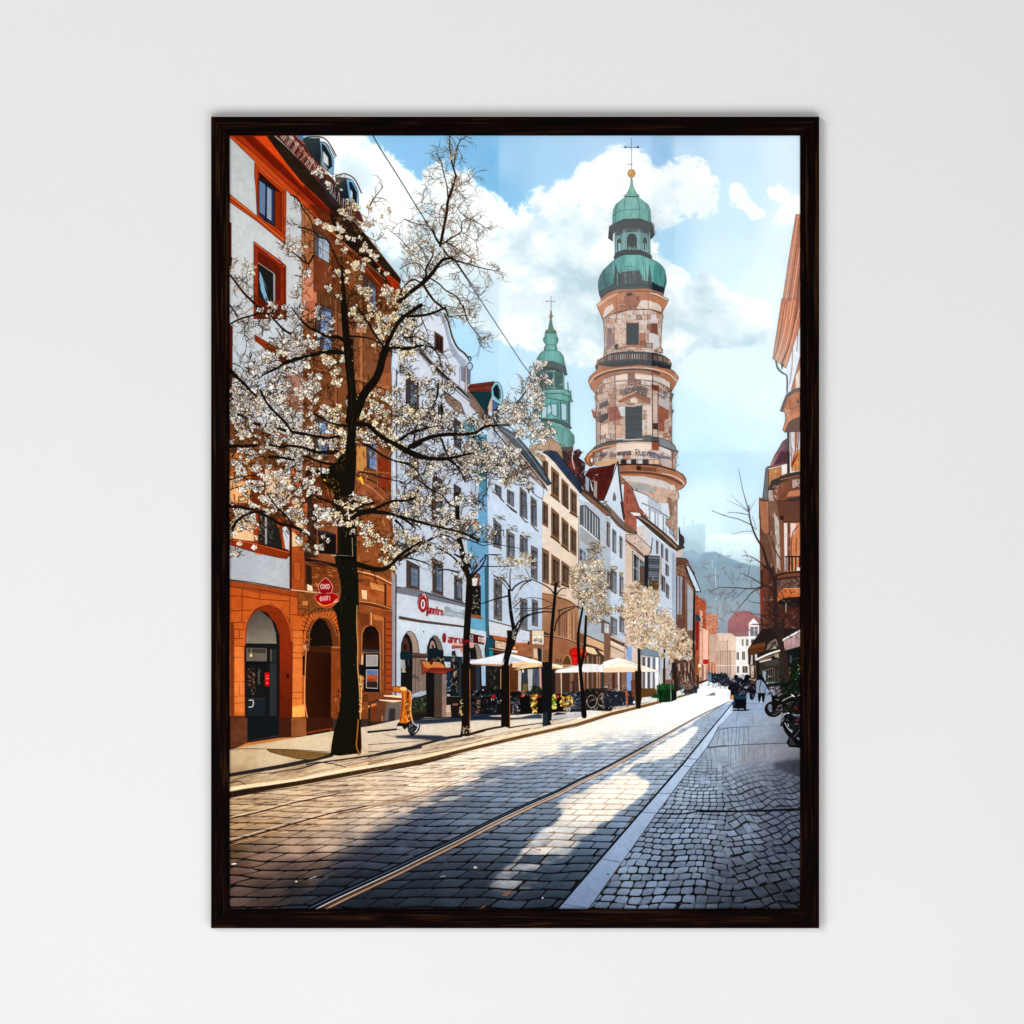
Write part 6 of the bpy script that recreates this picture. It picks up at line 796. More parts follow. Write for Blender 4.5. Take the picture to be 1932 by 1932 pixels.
def foot(X, Y):
    b = FB0(X, Y) * (.92 - .2 * np.clip((Y - 1600) / 120, 0, 1) * np.clip((X - 1200) / 200, 0, 1))[..., None]; D = np.maximum(Y - HZ, 8)
    e1, r, c, f, g = setts(X, Y, .062, 29., 2, -.03, 5)
    Xw = X + 9 * (noise(X, Y, 40, 3) - .5); Yw = Y + 9 * (noise(X, Y, 34, 5) - .5); Dw = np.maximum(Yw - HZ, 8)
    v = np.log(Dw) * 29; u = (Xw - 1300) / Dw / .062
    q = v * .78 + u * .30 + .8 * (noise(X, Y, 30, 6) - .5); qc = np.floor(q); p = u * .85 - v * .22 + rnd(qc, 2, 4) * 1.7; pc = np.floor(p)
    e2 = np.minimum(np.minimum(p - pc, 1 - p + pc) * 20, np.minimum(q - qc, 1 - q + qc) * 13) * D / 430
    s = np.clip((X - (1395 - (1727 - Y) * .12 + 26 * (noise(X, Y, 50, 6) - .5))) / 10, 0, 1)
    e = e1 * (1 - s) + e2 * s; kk = np.where(s > .5, rnd(pc, qc, 3), rnd(r, c + 9, 3))
    far = np.clip((Y - 1425 - (X > 1380) * 15) / 60, 0, 1); w = .1 + 1.45 * D / 430
    al = np.clip((w - e) / .9 + .25, 0, 1) * far * np.clip(.55 + .45 * (D - 130) / 220, 0, 1) * np.clip((noise(X, Y, 12, 7) - .12) * 4, .25, 1)
    st = b * (1 + (.2 * (kk - .45) * far)[..., None]) + ((.5 - f) * 10 * far)[..., None] + ((fbm(X, Y * 2, 10, 5, 3) - .5) * 14)[..., None]
    jc = np.array([18, 18, 20]) + np.clip(noise(X, Y, 60, 2) - .5, 0, 1)[..., None] * np.array([60, 46, 24])
    return np.clip(st * (1 - al[..., None]) + jc * al[..., None], 0, 255)
poly(P('X', '1113,1735 1160,1671 1200,1613 1250,1544 1310,1463 1346,1418 1367,1380 1402,1340 1408,1316 1400,1296 1530,1296 1530,1735'), foot)
poly(P('X', '1328,1539 1420,1540 1525,1535 1525,1540 1420,1543 1328,1544'), (22, 24, 28)); stroke(P('X', '1250,1545 1290,1547 1328,1541'), 2.4, (34, 32, 30)); stroke(P('X', '1346,1421 1400,1416 1460,1413 1500,1412'), 1.2, (52, 58, 68))
for c, x0, y0, x1, y1 in (('M', 1000, 30, 975, 170), ('M', 1035, 20, 1030, 170), ('M', 1075, 15, 1080, 170), ('M', 1120, 10, 1105, 160), ('M', 1155, 8, 1145, 170), ('M', 1185, 5, 1172, 165), ('M', 1225, 5, 1218, 170), ('M', 1265, 5, 1268, 160), ('M', 915, 190, 925, 400), ('M', 950, 190, 975, 300), ('M', 1080, 180, 1075, 365), ('M', 1105, 185, 1100, 360), ('M', 1140, 175, 1150, 300), ('M', 1180, 180, 1185, 270), ('M', 1205, 180, 1212, 290), ('M', 1225, 180, 1230, 320), ('M', 1275, 180, 1262, 250), ('M', 1310, 180, 1310, 310), ('M', 1410, 180, 1412, 290), ('M', 1470, 180, 1470, 300), ('M', 870, 240, 905, 430), ('M', 850, 235, 800, 400), ('M', 970, 380, 968, 440), ('M', 1030, 370, 1030, 460)):
    S(c, [(x0, y0), ((x0 + x1) / 2 + 3, (y0 + y1) / 2), (x1, y1)], .9, (60, 68, 84), a=.6)
for q in ('780,415 900,430 970,440', '890,190 1060,175', '1000,30 1120,10 1270,5'): S('M', q, .9, (48, 54, 66))
F('M', '1180,170 1760,160 1760,300 1180,345', (150, 146, 152), a=.35, bl=5); F('M', '1500,330 1760,300 1760,470 1500,380', (52, 54, 64), a=.45, bl=5)
for q in ('780,1390 1130,1390', '640,1530 650,1580 910,1580', '910,1510 915,1800', '550,1510 1130,1508', '620,1600 600,1820', '240,1870 540,1850 1450,1815', '420,1700 340,1820 220,1932', '530,1860 535,1932', '430,1880 440,1932', '600,1850 590,1932', '640,1850 660,1932', '760,1850 740,1932', '810,1850 830,1932', '640,1560 560,1800'): S('R', q, .8, (96, 112, 136), a=.6)
S('R', '0,1620 200,1500 440,1360', 1, (80, 92, 110)); S('R', '0,1790 150,1800', .8, (110, 125, 145))
# ---------------------------------------------------------------- street life
BK = (18, 18, 22)
F('T', '600,470 725,470 725,560 1570,560 1570,905 1300,905 1230,902 960,905 740,950 560,990', (36, 32, 30)); F('T', '960,540 1100,540 1100,900 960,905', (24, 20, 19)); F('T', '1100,540 1235,540 1235,900 1100,900', (92, 68, 56)); F('T', '1230,540 1302,540 1302,905 1228,905', (150, 118, 104))
part('printed_scooter', 'orange delivery scooter on the pavement beside the pedestal steps')
F('T', '460,1080 490,1000 560,970 660,1000 640,1080 600,1110 560,1050 480,1050', (30, 26, 24)); F('T', '525,985 560,780 575,560 570,470 520,420 400,400 395,480 560,470', (190, 100, 36)); F('T', '395,400 470,385 560,400 640,440 690,470 720,520 722,640 720,780 738,960 720,1000 650,1010 520,1000 545,900 580,600 560,500 400,470', vary((206, 106, 22), 20, 10, 1), o=((90, 40, 14), 1.1))
F('T', '515,405 560,392 620,396 650,430 630,470 560,460 520,440', (236, 190, 120), o=((120, 66, 26), .8)); S('T', '660,490 650,640 655,800 690,960', 4.4, (120, 56, 18)); S('T', '660,450 705,490 715,640 705,800 735,960', 1.2, (250, 200, 140)); scrib('T', 620, 620, 700, 980, 34, [(250, 210, 130), (110, 50, 16), (230, 150, 60)], 1.4, 7); S('T', '600,520 590,800 560,980', 1, (230, 150, 70))
F('T', '640,1020 700,970 770,1000 830,1040 860,1030 850,1080 800,1160 740,1205 700,1200 670,1120', (24, 24, 26), o=((10, 10, 12), 1)); S('T', '735,985 800,1040 835,1040 810,1110 780,1150', 2, (206, 206, 206)); scrib('T', 670, 1010, 800, 1180, 44, [(220, 220, 220), (90, 90, 92), (10, 10, 12)], 1.3, 5); S('T', '855,1040 840,1110 790,1170 730,1205', 1.6, (16, 16, 18)); E('T', 840, 560, 1, 1, BK)
F('T', '725,560 760,510 860,475 965,465 965,760 740,760', (160, 172, 190)); F('T', '725,620 780,560 860,560 965,520 968,880 860,930 740,930', vary((44, 46, 34), 14, 6, 1)); scrib('T', 730, 560, 960, 800, 60, [(90, 100, 66), (24, 28, 22), (130, 140, 130), (60, 70, 44)], 1.4, 6); S('T', '760,800 960,775', 1, (110, 90, 60)); F('T', '740,850 968,830 968,900 760,945', (40, 34, 26))
F('T', '1300,700 1370,695 1382,895 1298,905', (190, 170, 150)); F('T', '1300,820 1378,812 1382,895 1298,905', (176, 140, 116)); S('T', '770,950 1000,920 1560,905', 2, (22, 22, 28)); E('T', 1338, 534, 26, 17, (235, 235, 238)); E('T', 1342, 534, 10, 8, (40, 40, 48)); F('T', '1380,720 1500,720 1500,890 1390,890', (34, 28, 26)); F('T', '1405,675 1495,670 1495,705 1405,710', (150, 96, 80))

part('printed_terrace_plants', 'planters with yellow leaves and red flowers along the café terrace')
F('Q', '30,980 560,960 700,1000 1230,1000 1460,1040 1900,1000 1900,1340 1500,1340 1300,1370 900,1370 560,1365 30,1390', (20, 22, 26)); scrib('Q', 40, 960, 560, 1370, 150, [(60, 66, 80), (12, 12, 14), (130, 134, 140), (96, 60, 40), (40, 46, 58)], 1.2, 8); scrib('Q', 130, 1130, 190, 1370, 30, [(170, 96, 60), (200, 160, 130)], 1.1, 6)
scrib('Q', 690, 1090, 860, 1380, 110, [(90, 110, 150), (20, 22, 30), (190, 196, 206), (60, 70, 96), (150, 80, 60)], 1.2, 8)
for x, y, r in ((245, 975, 12), (140, 990, 9), (225, 1085, 9), (385, 1130, 10), (420, 1135, 9), (550, 1150, 13), (490, 1160, 8), (80, 1050, 8), (465, 1110, 7), (820, 1265, 10), (750, 1300, 9), (1270, 1160, 11), (1270, 1232, 9), (1278, 1285, 10), (1305, 1375, 8), (1228, 1378, 7)): E('Q', x, y, r, r, (206, 210, 218))
F('Q', '375,1110 400,1060 440,1050 460,1085 430,1110 395,1125', (190, 30, 36)); F('Q', '870,1080 900,1040 945,1050 940,1085 885,1100', (196, 56, 40)); E('Q', 1178, 1078, 40, 34, (190, 22, 40)); F('Q', '1450,1075 1500,1060 1520,1090 1480,1120', (206, 66, 50)); scrib('Q', 870, 1000, 1220, 1080, 40, [(60, 70, 40), (180, 120, 60), (110, 60, 40), (220, 190, 150)], 1.2, 7)
F('Q', '1010,1030 1060,960 1110,930 1190,920 1240,1000 1230,1060 1150,1080 1040,1070', (34, 38, 28), wob=.8); scrib('Q', 1000, 920, 1240, 1090, 70, [(50, 60, 36), (16, 18, 14), (80, 90, 50)], 1.2, 7)
for x0, x1, y0, y1 in ((870, 1060, 1080, 1350), (1135, 1240, 1100, 1370), (1460, 1610, 1100, 1320)): F('Q', [(x0, y0 + 30), (x0 + 50, y0), (x1 - 30, y0), (x1, y0 + 60), (x1 - 12, y1), (x0 - 8, y1)], (14, 15, 14), wob=.6)
def leaves(c, x0, y0, x1, y1, n, cols, r=(2, 4.2), fn=None):
    ox, oy, z = CROPS[c]
    for k in range(n):
        x = rng.uniform(x0, x1); y = rng.uniform(y0, y1)
        if fn and not fn(x, y): continue
        ell(ox + x / z, oy + y / z, rng.uniform(*r), rng.uniform(*r) * .55, rng.choice(cols), rot=rng.uniform(-1.2, 1.2), n=7)
YL = [(226, 178, 70), (196, 140, 50), (240, 205, 110), (150, 100, 40), (90, 60, 30)]
leaves('Q', 1040, 1060, 1140, 1340, 60, YL, fn=lambda x, y: y < 1150 or x > 1040 + (y - 1150) * .15); leaves('Q', 1530, 1080, 1750, 1260, 90, YL, fn=lambda x, y: y > 1060 + abs(x - 1600) * .3); leaves('Q', 1600, 1200, 1750, 1300, 20, YL); leaves('Q', 1385, 1060, 1455, 1290, 60, [(226, 200, 60), (160, 190, 60), (96, 130, 44), (240, 225, 120), (60, 80, 30)])
F('Q', '1640,1020 1760,1040 1860,1060 1870,1340 1750,1330 1740,1100', (50, 58, 72), a=.6); scrib('Q', 1580, 1020, 1900, 1350, 130, [(60, 70, 90), (16, 18, 22), (110, 120, 140), (150, 160, 176)], 1.2, 8); E('Q', 1665, 1310, 26, 34, (40, 40, 44), o=((200, 200, 206), 1)); scrib('Q', 1640, 1270, 1700, 1340, 12, (215, 215, 220), 1, 5)

part('printed_bicycles', 'parked bicycles behind the parasol poles')
F('I', '1700,1690 1932,1700 1990,1820 1932,1890 1700,1880', (34, 30, 30)); 
for cx, cy, r in ((1850, 1790, 50), (1900, 1770, 60), (1960, 1800, 55), (1760, 1800, 56)):
    t = np.linspace(0, 6.28, 26); ox, oy, z = CROPS['I']; stroke(np.c_[ox + (cx + r * np.cos(t) * .8) / z, oy + (cy + r * np.sin(t)) / z], 1.1, (176, 166, 156), sm=0)
scrib('I', 1700, 1680, 1990, 1880, 110, [(120, 60, 40), (206, 196, 186), (20, 18, 18), (110, 96, 86)], 1.2, 10); scrib('J', -60, 1750, 120, 1860, 60, [(120, 60, 40), (206, 196, 186), (20, 18, 18), (110, 96, 86)], 1.1, 9); S('I', '1810,1720 1850,1790 1900,1750 1830,1740', 1.2, (120, 66, 44)); S('I', '1720,1690 1900,1685', 3, (50, 44, 42))
F('J', '-60,1700 130,1710 210,1700 225,1830 130,1840 -60,1850', (38, 44, 56)); F('J', '135,1690 162,1700 160,1850 142,1850', (176, 96, 60)); F('J', '185,1610 225,1605 225,1760 195,1760', (120, 70, 50)); scrib('J', -60, 1640, 220, 1840, 70, [(60, 70, 90), (20, 20, 26), (150, 110, 90), (200, 205, 210)], 1.1, 8); E('J', 215, 1808, 9, 14, (240, 240, 245)); F('J', '270,1840 280,1680 405,1680 410,1750 290,1765', (110, 76, 40))

part('printed_green_bins', 'green wheelie bins standing at the kerb')
F('J', '425,1660 450,1642 552,1645 556,1800 500,1806 448,1800', (20, 84, 30), o=((8, 36, 14), .9)); F('J', '425,1655 470,1636 555,1648 552,1690 430,1690', (40, 130, 52)); F('J', '552,1655 600,1660 606,1780 560,1800', (26, 44, 30), o=((8, 26, 14), .8)); F('J', '370,1765 410,1722 450,1750 448,1772', (24, 110, 40)); F('J', '555,1640 612,1650 612,1690 560,1690', (50, 120, 60))
for x in (455, 520, 552, 608): S('J', [(x, 1650), (x + 3, 1795)], 1.1, (190, 215, 190) if x > 530 else (10, 50, 20))
scrib('J', 430, 1640, 550, 1800, 26, [(10, 50, 18), (60, 160, 80), (12, 30, 14)], 1.2, 8, .8, 1.57)
F('J', '560,1420 600,1420 625,1700 590,1720', (70, 54, 46)); F('J', '660,1720 690,1665 740,1640 800,1660 795,1720 700,1735', (66, 76, 92)); F('J', '680,1660 720,1640 760,1655 750,1690 690,1690', (190, 130, 100)); scrib('J', 640, 1620, 800, 1740, 50, [(30, 30, 36), (200, 150, 110), (120, 150, 160), (90, 60, 50)], 1.1, 8); S('J', '655,1640 655,1760', 1.2, (90, 160, 160)); F('J', '790,1560 812,1560 812,1680 792,1690', (120, 70, 50)); scrib('J', 780, 1540, 830, 1640, 24, [(30, 30, 30), (90, 100, 60), (200, 120, 80)], 1.2, 7)

part('printed_walkers', 'dark group of pedestrians and a cargo trolley far down the street')
J('885,1545 905,1538 935,1545 960,1555 985,1545 1040,1548 1075,1560 1105,1610 1100,1640 1070,1665 1020,1660 990,1625 960,1630 900,1615 888,1600', (40, 46, 60), wob=1); scrib('J', 885, 1545, 1100, 1665, 70, [(70, 96, 130), (26, 28, 36), (96, 70, 60), (120, 140, 165)], 1.3, 7)
for x in (905, 935, 960, 990, 1020, 1050): E('J', x, 1548 + rng.uniform(-6, 6), 9, 10, (50, 50, 60)); S('J', [(x, 1600), (x + rng.uniform(-6, 6), 1632 + (x > 980) * 18)], 1.4, (50, 44, 48))
F('J', '888,1548 925,1545 928,1612 890,1610', (96, 126, 156)); S('J', '1008,1640 1006,1682', 1.2, (70, 60, 60))
R('435,1075 480,960 560,900 600,850 640,900 720,890 740,930 760,860 810,830 860,860 890,940 950,890 970,960 990,1010 985,1160 940,1310 900,1330 865,1310 850,1180 800,1200 780,1230 560,1240 545,1290 490,1310 488,1150 440,1100', (22, 24, 32), wob=1)
R('640,880 760,830 780,860 640,900', (190, 190, 196)); scrib('R', 540, 840, 980, 1240, 130, [(60, 72, 92), (10, 10, 14), (170, 176, 196), (90, 60, 46), (36, 50, 76)], 1.3, 8); E('R', 555, 960, 26, 20, (120, 130, 144)); E('R', 790, 1080, 40, 22, (150, 150, 168)); R('890,930 920,880 965,900 960,960 920,970', (190, 170, 140)); scrib('R', 880, 880, 980, 980, 22, [(60, 40, 34), (235, 215, 190), (190, 90, 50)], 1.4, 6); E('R', 590, 880, 40, 46, (26, 28, 36)); E('R', 810, 880, 52, 50, (18, 18, 22)); E('R', 900, 980, 34, 40, (120, 60, 40))
R('500,1235 540,1220 545,1300 505,1325', (214, 150, 70)); R('545,1300 560,1245 620,1230 770,1235 790,1290 785,1500 560,1505 575,1350', (14, 18, 26), o=(BK, 1)); R('550,1300 575,1250 690,1240 780,1255 775,1300 620,1310', (30, 66, 92)); R('520,1360 580,1350 560,1500 530,1500', (40, 70, 90)); R('495,1530 560,1505 860,1505 870,1515 780,1535', (20, 24, 32)); S('R', '545,1495 615,1497', 2, (150, 160, 170)); S('R', '660,1497 740,1499', 2, (140, 150, 160)); scrib('R', 640, 1140, 800, 1230, 20, [(110, 130, 160), (10, 10, 12)], 1.4, 8)
part('printed_pedestrian', 'person in a pale blue coat walking away on the footway')
R('1020,1180 1090,1170 1160,1180 1150,1290 1130,1370 1105,1365 1092,1240 1080,1250 1055,1365 1030,1350 1015,1260', (20, 20, 26)); R('985,945 1040,925 1100,930 1150,990 1180,1060 1160,1180 1140,1195 1050,1180 1010,1200 985,1190 975,1100', (128, 148, 172), o=((50, 60, 76), .9)); R('1040,1060 1090,1050 1090,1190 1040,1180', (160, 160, 162)); R('1020,930 1030,850 1070,820 1105,850 1110,930', (24, 20, 22)); S('R', '1100,930 1170,1010 1230,1120 1290,1230 1330,1300', 2.6, (24, 24, 28)); S('R', '1080,940 1055,1080 1060,1180', 1.6, (66, 60, 74)); S('R', '1150,1180 1200,1230 1260,1180', 1, (60, 66, 80)); R('1110,860 1180,1000 1200,1060 1150,1000 1100,930', (26, 26, 28)); R('1060,1350 1110,1350 1100,1370 1065,1366', (200, 205, 210))

part('printed_right_facade', 'rust brown facades with round balconies along the right edge of the print')
R('1180,1020 1560,960 1900,900 1900,1420 1640,1380 1560,1250 1440,1260 1340,1200 1230,1120', (22, 32, 24), wob=.6); scrib('R', 1220, 980, 1860, 1300, 130, [(30, 62, 34), (12, 20, 16), (44, 76, 44), (60, 66, 34), (10, 14, 14), (90, 96, 80)], 1.5, 8)
part('printed_motorcycle', 'black motorcycles parked at the right edge of the print')
t = np.linspace(0, 6.2832, 40)
def ring(c, cx, cy, rx, ry, w, col): ox, oy, z = CROPS[c]; stroke(np.c_[ox + (cx + rx * np.cos(t)) / z, oy + (cy + ry * np.sin(t)) / z], w, col, sm=0)
E('R', 1320, 1490, 150, 140, (34, 34, 40), n=30); ring('R', 1320, 1495, 160, 145, 3.4, (14, 14, 16)); ring('R', 1315, 1500, 176, 160, 1, (170, 170, 176)); R('1205,1470 1225,1410 1270,1400 1300,1450 1290,1560 1240,1550', (120, 130, 142)); S('R', '1260,1590 1380,1620 1480,1540', 3, (20, 20, 22)); scrib('R', 1290, 1400, 1480, 1610, 40, [(96, 84, 84), (16, 16, 18), (140, 130, 130)], 1.8, 9)
R('1225,1070 1330,1060 1340,1110 1250,1130', (120, 118, 126)); R('1330,1060 1440,1050 1450,1090 1340,1110', (110, 96, 130)); R('1250,1120 1345,1130 1330,1240', (150, 170, 200)); R('1345,1110 1450,1100 1440,1250 1340,1250', (70, 66, 74)); scrib('R', 1220, 1050, 1450, 1240, 60, [(200, 200, 210), (40, 36, 40), (120, 110, 140), (150, 80, 80)], 1.2, 7); R('1280,1250 1340,1230 1450,1260 1560,1200 1860,1200 1860,1600 1500,1580 1480,1400 1420,1420 1300,1600 1290,1400', (20, 18, 20))
for x, y in ((1370, 1310), (1415, 1310), (1400, 1330), (1580, 1390), (1640, 1370), (1690, 1360), (1610, 1410), (1650, 1420)): E('R', x, y, 9, 7, (215, 218, 210))
S('R', '1490,1340 1600,1280 1700,1240', 1.8, (170, 170, 160)); R('1640,1210 1690,1215 1740,1260 1700,1262', (235, 235, 235)); S('R', '1790,1245 1850,1200', 1.8, (160, 160, 156)); E('R', 1755, 1480, 32, 34, (120, 24, 22)); R('1490,1620 1530,1570 1620,1555 1640,1590 1560,1600 1500,1640', (205, 212, 218), o=(BK, .8)); R('1500,1640 1560,1600 1650,1590 1720,1640 1860,1640 1860,2040 1620,2040 1540,1930 1520,1840 1455,1820 1470,1740', (18, 19, 22), o=(BK, 1)); S('R', '1510,1620 1500,1700 1480,1760', 1.6, (150, 156, 160)); E('R', 1795, 1705, 46, 26, (130, 26, 22)); S('R', '1600,1790 1620,1860 1680,1920', 2.2, (170, 176, 180)); S('R', '1700,1640 1860,1600', 1.2, (130, 130, 130)); scrib('R', 1500, 1620, 1830, 1930, 60, [(60, 62, 68), (8, 8, 10), (120, 124, 130)], 1.4, 9); scrib('R', 1480, 1260, 1840, 1580, 60, [(50, 50, 50), (8, 8, 10), (90, 90, 70)], 1.3, 8)
F('M', '1570,-40 1620,-20 1660,60 1740,140 1760,200 1640,190 1615,150 1640,90 1590,30', (16, 16, 18)); S('M', '1600,-30 1630,20 1665,55', 1.6, (190, 196, 200)); S('M', '1680,100 1730,40', 1.2, (110, 110, 112)); F('M', '1640,90 1670,120 1700,175 1640,170', (60, 60, 64)); F('M', '1740,-60 1760,-60 1760,190 1730,180', (12, 12, 14))

# ---------------------------------------------------------------- parasols
part('printed_parasols', 'white café parasols shading the terrace')
F('Q', '1235,520 1330,520 1335,610 1235,600', (240, 232, 218)); F('Q', '1395,530 1580,568 1580,606 1540,622 1395,600', (238, 226, 206), o=((150, 120, 90), .7)); F('Q', '1240,570 1560,610 1400,625 1240,610', (206, 160, 106)); F('Q', '-10,505 30,482 120,468 300,430 460,395 600,355 720,375 900,415 1100,470 1235,515 1230,560 1160,580 1000,560 700,590 300,545 0,530', (224, 228, 234), o=((120, 110, 106), .8)); F('Q', '700,375 900,415 1100,470 1230,515 1225,530 1040,520 900,480 720,410', (250, 250, 252)); F('Q', '715,410 900,480 1030,515 900,500 760,500 690,530', (176, 182, 196)); F('Q', '0,515 100,500 350,470 590,500 590,580 300,545 150,535 0,540', (214, 216, 220)); F('Q', '30,535 300,540 590,552 590,585 400,575 200,560 60,552', (176, 130, 104)); F('Q', '690,535 900,500 1060,520 1230,535 1230,566 1060,585 930,600 700,600', (230, 190, 140)); F('Q', '740,560 900,540 1000,530 960,570 800,590', (205, 170, 140)); F('Q', '760,628 900,600 1100,580 1225,572 1225,584 1000,605 820,634', (240, 200, 140)); F('Q', '690,530 735,535 730,600 690,600', (120, 66, 30))
F('Q', '1445,650 1480,640 1620,600 1760,560 1830,540 1932,560 1932,660 1700,670 1450,695', (238, 234, 232), o=((130, 116, 104), .8)); F('Q', '1450,672 1700,655 1932,650 1932,664 1700,674 1450,695', (214, 205, 200))
F('I', '1425,1525 1440,1510 1560,1490 1690,1455 1760,1455 1932,1470 1990,1510 1932,1530 1700,1532 1440,1540', (240, 236, 233), o=((130, 116, 104), .8)); F('I', '1690,1458 1740,1460 1830,1500 1932,1530 1690,1532', (222, 218, 218)); F('I', '1800,1490 1880,1440 1932,1415 2010,1400 1990,1530 1830,1532', (244, 240, 236), o=((130, 116, 104), .8))
F('J', '-70,1440 0,1415 75,1398 130,1410 260,1460 440,1520 445,1530 280,1530 -60,1534', (240, 226, 208), o=((150, 120, 96), .8)); F('J', '-60,1440 60,1402 110,1408 0,1470 -60,1490', (252, 248, 240)); F('J', '-60,1500 100,1480 260,1500 250,1530 -60,1534', (226, 200, 170)); F('J', '60,1362 78,1362 90,1400 52,1400', (180, 176, 172)); F('J', '255,1495 280,1490 282,1530 255,1530', (190, 110, 60)); S('J', '0,1470 60,1440 180,1450 300,1490', .9, (190, 150, 116)); S('J', '280,1470 440,1525', 1.4, (250, 246, 240))
for q in ('408,1532 414,1690', '440,1530 460,1650', '330,1532 334,1680'): S('J', q, 1.3, (236, 228, 214))
S('I', '1478,1545 1482,1740', 2, (205, 176, 150)); S('I', '1640,1535 1648,1700', 2, (206, 176, 140))
part('printed_red_lantern', 'round red shop lamp between two trunks')
F('Q', '1690,330 1720,290 1770,275 1830,280 1900,290 1960,310 1975,360 1950,420 1930,440 1860,400 1825,420 1820,560 1740,560 1725,430 1690,370', (226, 28, 20), o=((110, 10, 10), 1)); F('Q', '1730,395 1820,400 1820,420 1735,412', (150, 10, 10)); F('Q', '1740,420 1815,425 1810,550 1750,550', (240, 30, 22)); F('Q', '1870,300 1930,310 1970,350 1940,420 1890,380', (236, 90, 60))
part('printed_red_shop_sign', 'red drop-shaped hanging sign with white letters on the big tree')
p1 = P('H', '1058,664 1085,688 1110,722 1120,755 1112,790 1100,806 1012,806 998,785 990,750 998,722 1025,690'); p2 = P('H', '955,842 975,820 1010,812 1060,806 1100,798 1130,806 1160,826 1180,842 1160,872 1130,912 1090,938 1050,942 1010,920 975,880')
poly(smooth(np.vstack([p2, p2[:1]])), (184, 16, 20), o=((236, 120, 100), 1)); S('H', '985,890 1030,918 1070,920 1120,900 1160,860', 2, (240, 150, 50)); poly(smooth(np.vstack([p1, p1[:1]])), (170, 14, 22), o=((226, 150, 130), 1.2)); text('H', '1008,724 1096,724 1096,768 1008,768', 'OXO', 1.3, (236, 225, 220)); text('H', '1002,840 1104,832 1104,870 1004,878', 'GIOT!', 1.2, (240, 225, 215)); S('H', '985,790 990,812 1060,806', 1, (60, 10, 14)); S('H', '1140,890 1170,880', 2, (190, 190, 200))

# ---------------------------------------------------------------- trees
BR = (34, 26, 18)
def twigs(p, ang, L, w, depth, col, spread=.75, cur=.45):
    """recursive twig drawn as tapering polylines"""
    q = [p]; a = ang; n = 4
    for j in range(n):
        a += rng.uniform(-cur, cur); q.append((q[-1][0] + L / n * math.cos(a), q[-1][1] + L / n * math.sin(a)))
    stroke(q, w, col, w * .5)
    tips = [q[-1]]
    if depth:
        for j in (1, 2, 3, 4):
            if rng.random() < .75: tips += twigs(q[j], a + rng.choice((-1, 1)) * rng.uniform(.35, spread + .3), L * rng.uniform(.45, .75), max(.45, w * .6), depth - 1, col, spread, cur)
    return tips
CREAM = [(232, 228, 220), (222, 220, 212), (244, 240, 232), (212, 202, 182), (238, 230, 206), (200, 200, 200), (230, 224, 208), (186, 184, 178), (214, 214, 216)]
def blossom(x, y, r, cols=CREAM, dk=(72, 48, 26)):
    n = rng.randint(3, 6); a0 = rng.uniform(0, 6.3)
    for j in range(n):
        a = a0 + j * 6.28 / n + rng.uniform(-.3, .3); d = r * rng.uniform(.3, .75)
        cx, cy = x + d * math.cos(a), y + d * math.sin(a) * .9; rr = r * rng.uniform(.26, .74)
        if rng.random() < .45: ell(cx, cy, rr + .8, rr * .85 + .75, dk, rot=a, n=8, a=.8)
        ell(cx, cy, rr, rr * rng.uniform(.5, .95), rng.choice(cols), rot=a + rng.uniform(-.6, .6), n=7)
    for j in range(2):
        a = rng.uniform(0, 6.3); stroke([(x, y), (x + r * .8 * math.cos(a), y + r * .8 * math.sin(a))], .6, dk, sm=0, a=.8)
def mesh_twigs(x, y, rx, ry, n, cols, L=9, w=.8):
    for k in range(n):
        a = rng.uniform(0, 6.28); d = math.sqrt(rng.random()); px, py = x + rx * d * math.cos(a), y + ry * d * math.sin(a)
        t = rng.uniform(0, 6.28); q = [(px, py)]
        for j in range(3): t += rng.uniform(-.9, .9); q.append((q[-1][0] + L / 3 * math.cos(t), q[-1][1] + L / 3 * math.sin(t)))
        stroke(q, w * rng.uniform(.6, 1.4), rng.choice(cols), a=.85)

part('printed_bare_tree', 'thin leafless tree in front of the right facades')
BT = (66, 46, 42)
for q, w, w1 in (('J', 0, 0),):
    pass
for q, w, w1 in (('1570,1310 1555,1260 1560,1200 1525,1130 1515,1000 1512,800 1508,700 1440,540 1400,400 1340,300 1300,200 1275,100 1270,0', 9, 2), ('1570,1300 1600,1400 1620,1600', 9, 8), ('1508,700 1480,620 1420,560', 6, 4), ('1420,570 1340,500 1270,465 1205,465', 2.6, .8), ('1410,740 1300,670 1190,620', 2.4, .8), ('1505,790 1440,740 1380,750 1300,765 1100,755 980,760 910,800', 3, .8), ('1390,755 1300,800 1230,880 1140,980', 2.4, .7), ('1570,1220 1500,1150 1400,1100 1300,1090', 4.4, 1), ('1290,180 1180,130 1060,100 930,50', 1.6, .6), ('1270,90 1180,70 1070,65', 1, .5), ('1515,1000 1400,1010 1280,990', 1.6, .5), ('1300,240 1220,240 1100,270', .8, .5), ('1580,1060 1560,1180', 8, 9), ('1600,1100 1680,1010 1740,950', 2.4, 1), ('1290,180 1340,220 1300,100', .8, .5), ('1060,770 1000,860', .9, .4), ('1150,760 1080,830 1040,870', 1, .4), ('1240,770 1110,880', 1, .4), ('1280,560 1260,640', .9, .5), ('1560,500 1500,380 1460,260', 2, 1), ('1450,1050 1370,1000 1290,1000', 1, .5), ('1380,900 1290,885 1250,860', 1.4, .5)): S('J', q, w, BT, w1)
for q, w, w1 in (('1278,1932 1240,1790 1210,1680 1190,1580 1175,1500', 2, .6), ('1275,1900 1200,1830 1130,1765 1105,1740', 1, .4), ('1270,1900 1180,1840 1060,1785', .9, .4), ('1280,1880 1320,1800 1340,1770', .7, .4), ('1270,1925 1160,1905 1070,1900', .8, .4), ('1060,1932 980,1905 930,1882', 1, .5)): S('G', q, w, (80, 76, 80), w1)
